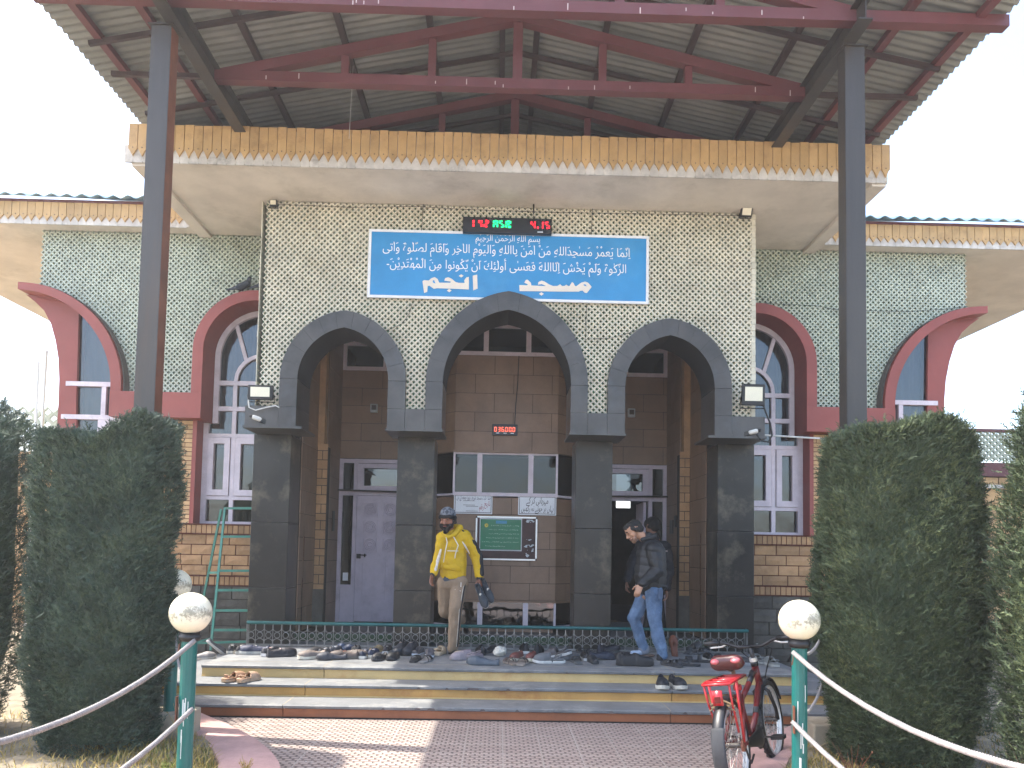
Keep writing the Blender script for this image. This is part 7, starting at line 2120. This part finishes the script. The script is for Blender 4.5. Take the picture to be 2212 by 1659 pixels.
# quilting: horizontal padded rolls pressed into the surface
for v in jk.data.vertices:
    z = v.co.z; n_ = v.normal
    r_ = abs(math.sin((z + .15 * v.co.x) * 36)) ** .6
    v.co = v.co + n_ * (.007 * r_ - .004 + .006 * noise.noise(v.co * 12))
feature('collar', blk, [(neck + Vector((-.06, -.06, .0)), neck + Vector((.07, -.06, .03)), .026, .034), (neck + Vector((-.06, .06, .0)), neck + Vector((.07, .06, .03)), .026, .034), (neck + Vector((.07, -.06, .035)), neck + Vector((.07, .06, .035)), .036, .036)], P2, .006, 2)
feature('jacket_hem', cmat('#24262a', .7), [(at(1376, 1266, 8.78), at(1436, 1266, 8.72), .022, .022), (at(1376, 1266, 8.95), at(1436, 1266, 8.98), .022, .022), (at(1436, 1266, 8.72), at(1436, 1266, 8.98), .022, .022)], P2, .007, 2)
def denim():
    m = mat('denim', '#637a96', .85, .25, 5, .25, 160, c2='#3d536e', dirt='#93b0cc', dirt_amt=.5, dirt_scale=3.0)
denim()
feature('jeans', 'denim', [(hipA + Vector((.01, 0, .02)), hipB + Vector((0, 0, .02)), .105, .108), (hipA, kneA, .100, .076), (kneA, ankA, .074, .062), (hipB, kneB, .105, .078), (kneB, ankB, .076, .064)], P2, .007, 4, ((13, 13, 9), .012))
feature('jeans_cuff', cmat('#7f8590', .85), [(ankA + Vector((0, 0, .012)), ankA - Vector((0, 0, .005)), .066, .066), ], P2, .006, 2)
feature('jeans_pocket', cmat('#4a5d76', .85), [(at(1425, 1276, 8.665), at(1426, 1292, 8.66), .030, .026, XA, .4)], P2, .005, 2)
feature('sock', cmat('#a9b9cc', .9), [(at(1391, 1409, 8.98), at(1367, 1410, 8.94), .040, .032, (0, 1, 0), .8), (at(1376, 1418, 8.96), at(1404, 1424, 8.90), .016, .018)], P2, .005, 2)
feature('shoe_upper', cmat('#15161a', .7), [(at(1426, 1424, 8.72), at(1436, 1424, 8.97), .044, .038), (at(1427, 1418, 8.73), at(1428, 1424, 8.74), .046, .046)], P2, .006, 2)
feature('shoe_sole', cmat('#d6d2be', .6), [(at(1426, 1432, 8.71), at(1437, 1429, 8.98), .046, .042, (1, 0, 0), .35)], P2, .006, 2)
feature('insole', cmat('#5b4a40', .8), [(at(1383, 1418, 8.98), at(1408, 1416, 8.92), .034, .036, (0, 1, 0), .5)], P2, .006, 2)

# ---- dark clothed man behind him, half hidden, in the doorway
hips = at(1415, 1270, 10.3)
P3 = thing('person', 'man in dark navy jacket in the doorway, half hidden behind the quilted jacket', 'person', (hips.x, hips.y, PF))
hd_ = at(1409, 1139, 10.3)
chest, neck = at(1418, 1200, 10.3), at(1413, 1162, 10.3)
shN, shF = at(1436, 1183, 10.22), at(1385, 1180, 10.3)
elF, wrF = at(1364, 1222, 10.15), at(1354, 1257, 10.0)
elN, wrN = at(1446, 1232, 10.2), at(1440, 1275, 10.15)
fl_, fr_ = Vector((hips.x - .1, 10.35, PF + .05)), Vector((hips.x + .1, 10.28, PF + .05))
b = MB(); P = head(b, hd_, (-.5, .8, -.35), (0, 0, 1)); b.cone(neck, hd_ - Vector((0, 0, .05)), .056, .055, 12)
for a, c, r0, r1 in ((neck, chest, .07, .12), (chest, hips, .12, .11), (shN, shF, .05, .05), (shN, elN, .045, .038), (elN, wrN, .036, .027), (shF, elF, .045, .038), (elF, wrF, .036, .027),
                     (hips, fl_.lerp(hips, .5), .09, .05), (fl_.lerp(hips, .5), fl_, .05, .036), (hips, fr_.lerp(hips, .5), .09, .05), (fr_.lerp(hips, .5), fr_, .05, .036)):
    b.cone(a, c, r0, r1, 10)
hand(b, wrF, (-.1, -.2, -1), (.9, 0, 0), .6, 1.0, 1); hand(b, wrN, (0, -.2, -1), (-.9, 0, 0), .6, 1.0, -1)
fuse(b, 'body', cmat('#8f6450', .5, var=.06), .006, 3, P3)
feature('hair', hairm, [(P(-.03, 0, .05), P(.03, 0, .06), .092, .08), (P(-.06, 0, .0), P(-.05, 0, .04), .080, .085), (P(-.02, -.07, .0), P(-.02, .07, .0), .03, .03)], P3, .006, 2, ((70, 70, 40), .004))
nav = cmat('#16181f', .7, var=.15, scale=6)
feature('jacket', nav, [(chest, at(1416, 1262, 10.3), .18, .19, XA, .75), (shN, shF, .09, .09), (shN, elN, .085, .075), (elN, wrN.lerp(elN, .1), .07, .05), (shF, elF, .085, .075), (elF, wrF.lerp(elF, .1), .07, .05), (neck, neck + Vector((0, 0, .02)), .085, .075)], P3, .009, 4, ((8, 8, 12), .012))
MB().box(at(1427, 1190, 10.12).x, at(1442, 1190, 10.12).x, 10.118, 10.13, at(1427, 1191.5, 10.12).z, at(1427, 1189, 10.12).z).build('back_stripe', cmat('#c9b8b0', .7), P3)
feature('trousers', cmat('#1a1a1c', .85), [(hips, fl_.lerp(hips, .5), .11, .08), (fl_.lerp(hips, .5), fl_, .08, .06), (hips, fr_.lerp(hips, .5), .11, .08), (fr_.lerp(hips, .5), fr_, .08, .06)], P3, .009, 3)
feature('shoe_upper', cmat('#15161a', .7), [(fl_, fl_ + Vector((-.05, .14, -.01)), .045, .035), (fr_, fr_ + Vector((-.05, .14, -.01)), .045, .035)], P3, .007, 2)
# a first-built shoe that ended up unused would sit at the origin
for k, (t, used) in PROTO.items():
    if not used:
        for c in list(t.children): bpy.data.objects.remove(c)
        bpy.data.objects.remove(t)

# ================================================================== LENS GLARE VEIL: thin even fog added to lift the dark tones
hz = MB().box(-410, 410, -70, 910, -1.1, 8.6)
ho = hz.build('glare_veil', 'cable_white'); tag(ho, None, None, None, 'stuff')
hm = bpy.data.materials.new('glare_veil_air'); hm.use_nodes = True
ht = hm.node_tree
for n in list(ht.nodes): ht.nodes.remove(n)
ou = N(ht, 'ShaderNodeOutputMaterial'); pv = N(ht, 'ShaderNodeVolumePrincipled')
pv.inputs['Color'].default_value = (.96, .95, .93, 1); pv.inputs['Density'].default_value = .0028; pv.inputs['Anisotropy'].default_value = .3
ht.links.new(pv.outputs[0], ou.inputs['Volume'])
ho.data.materials.clear(); ho.data.materials.append(hm)
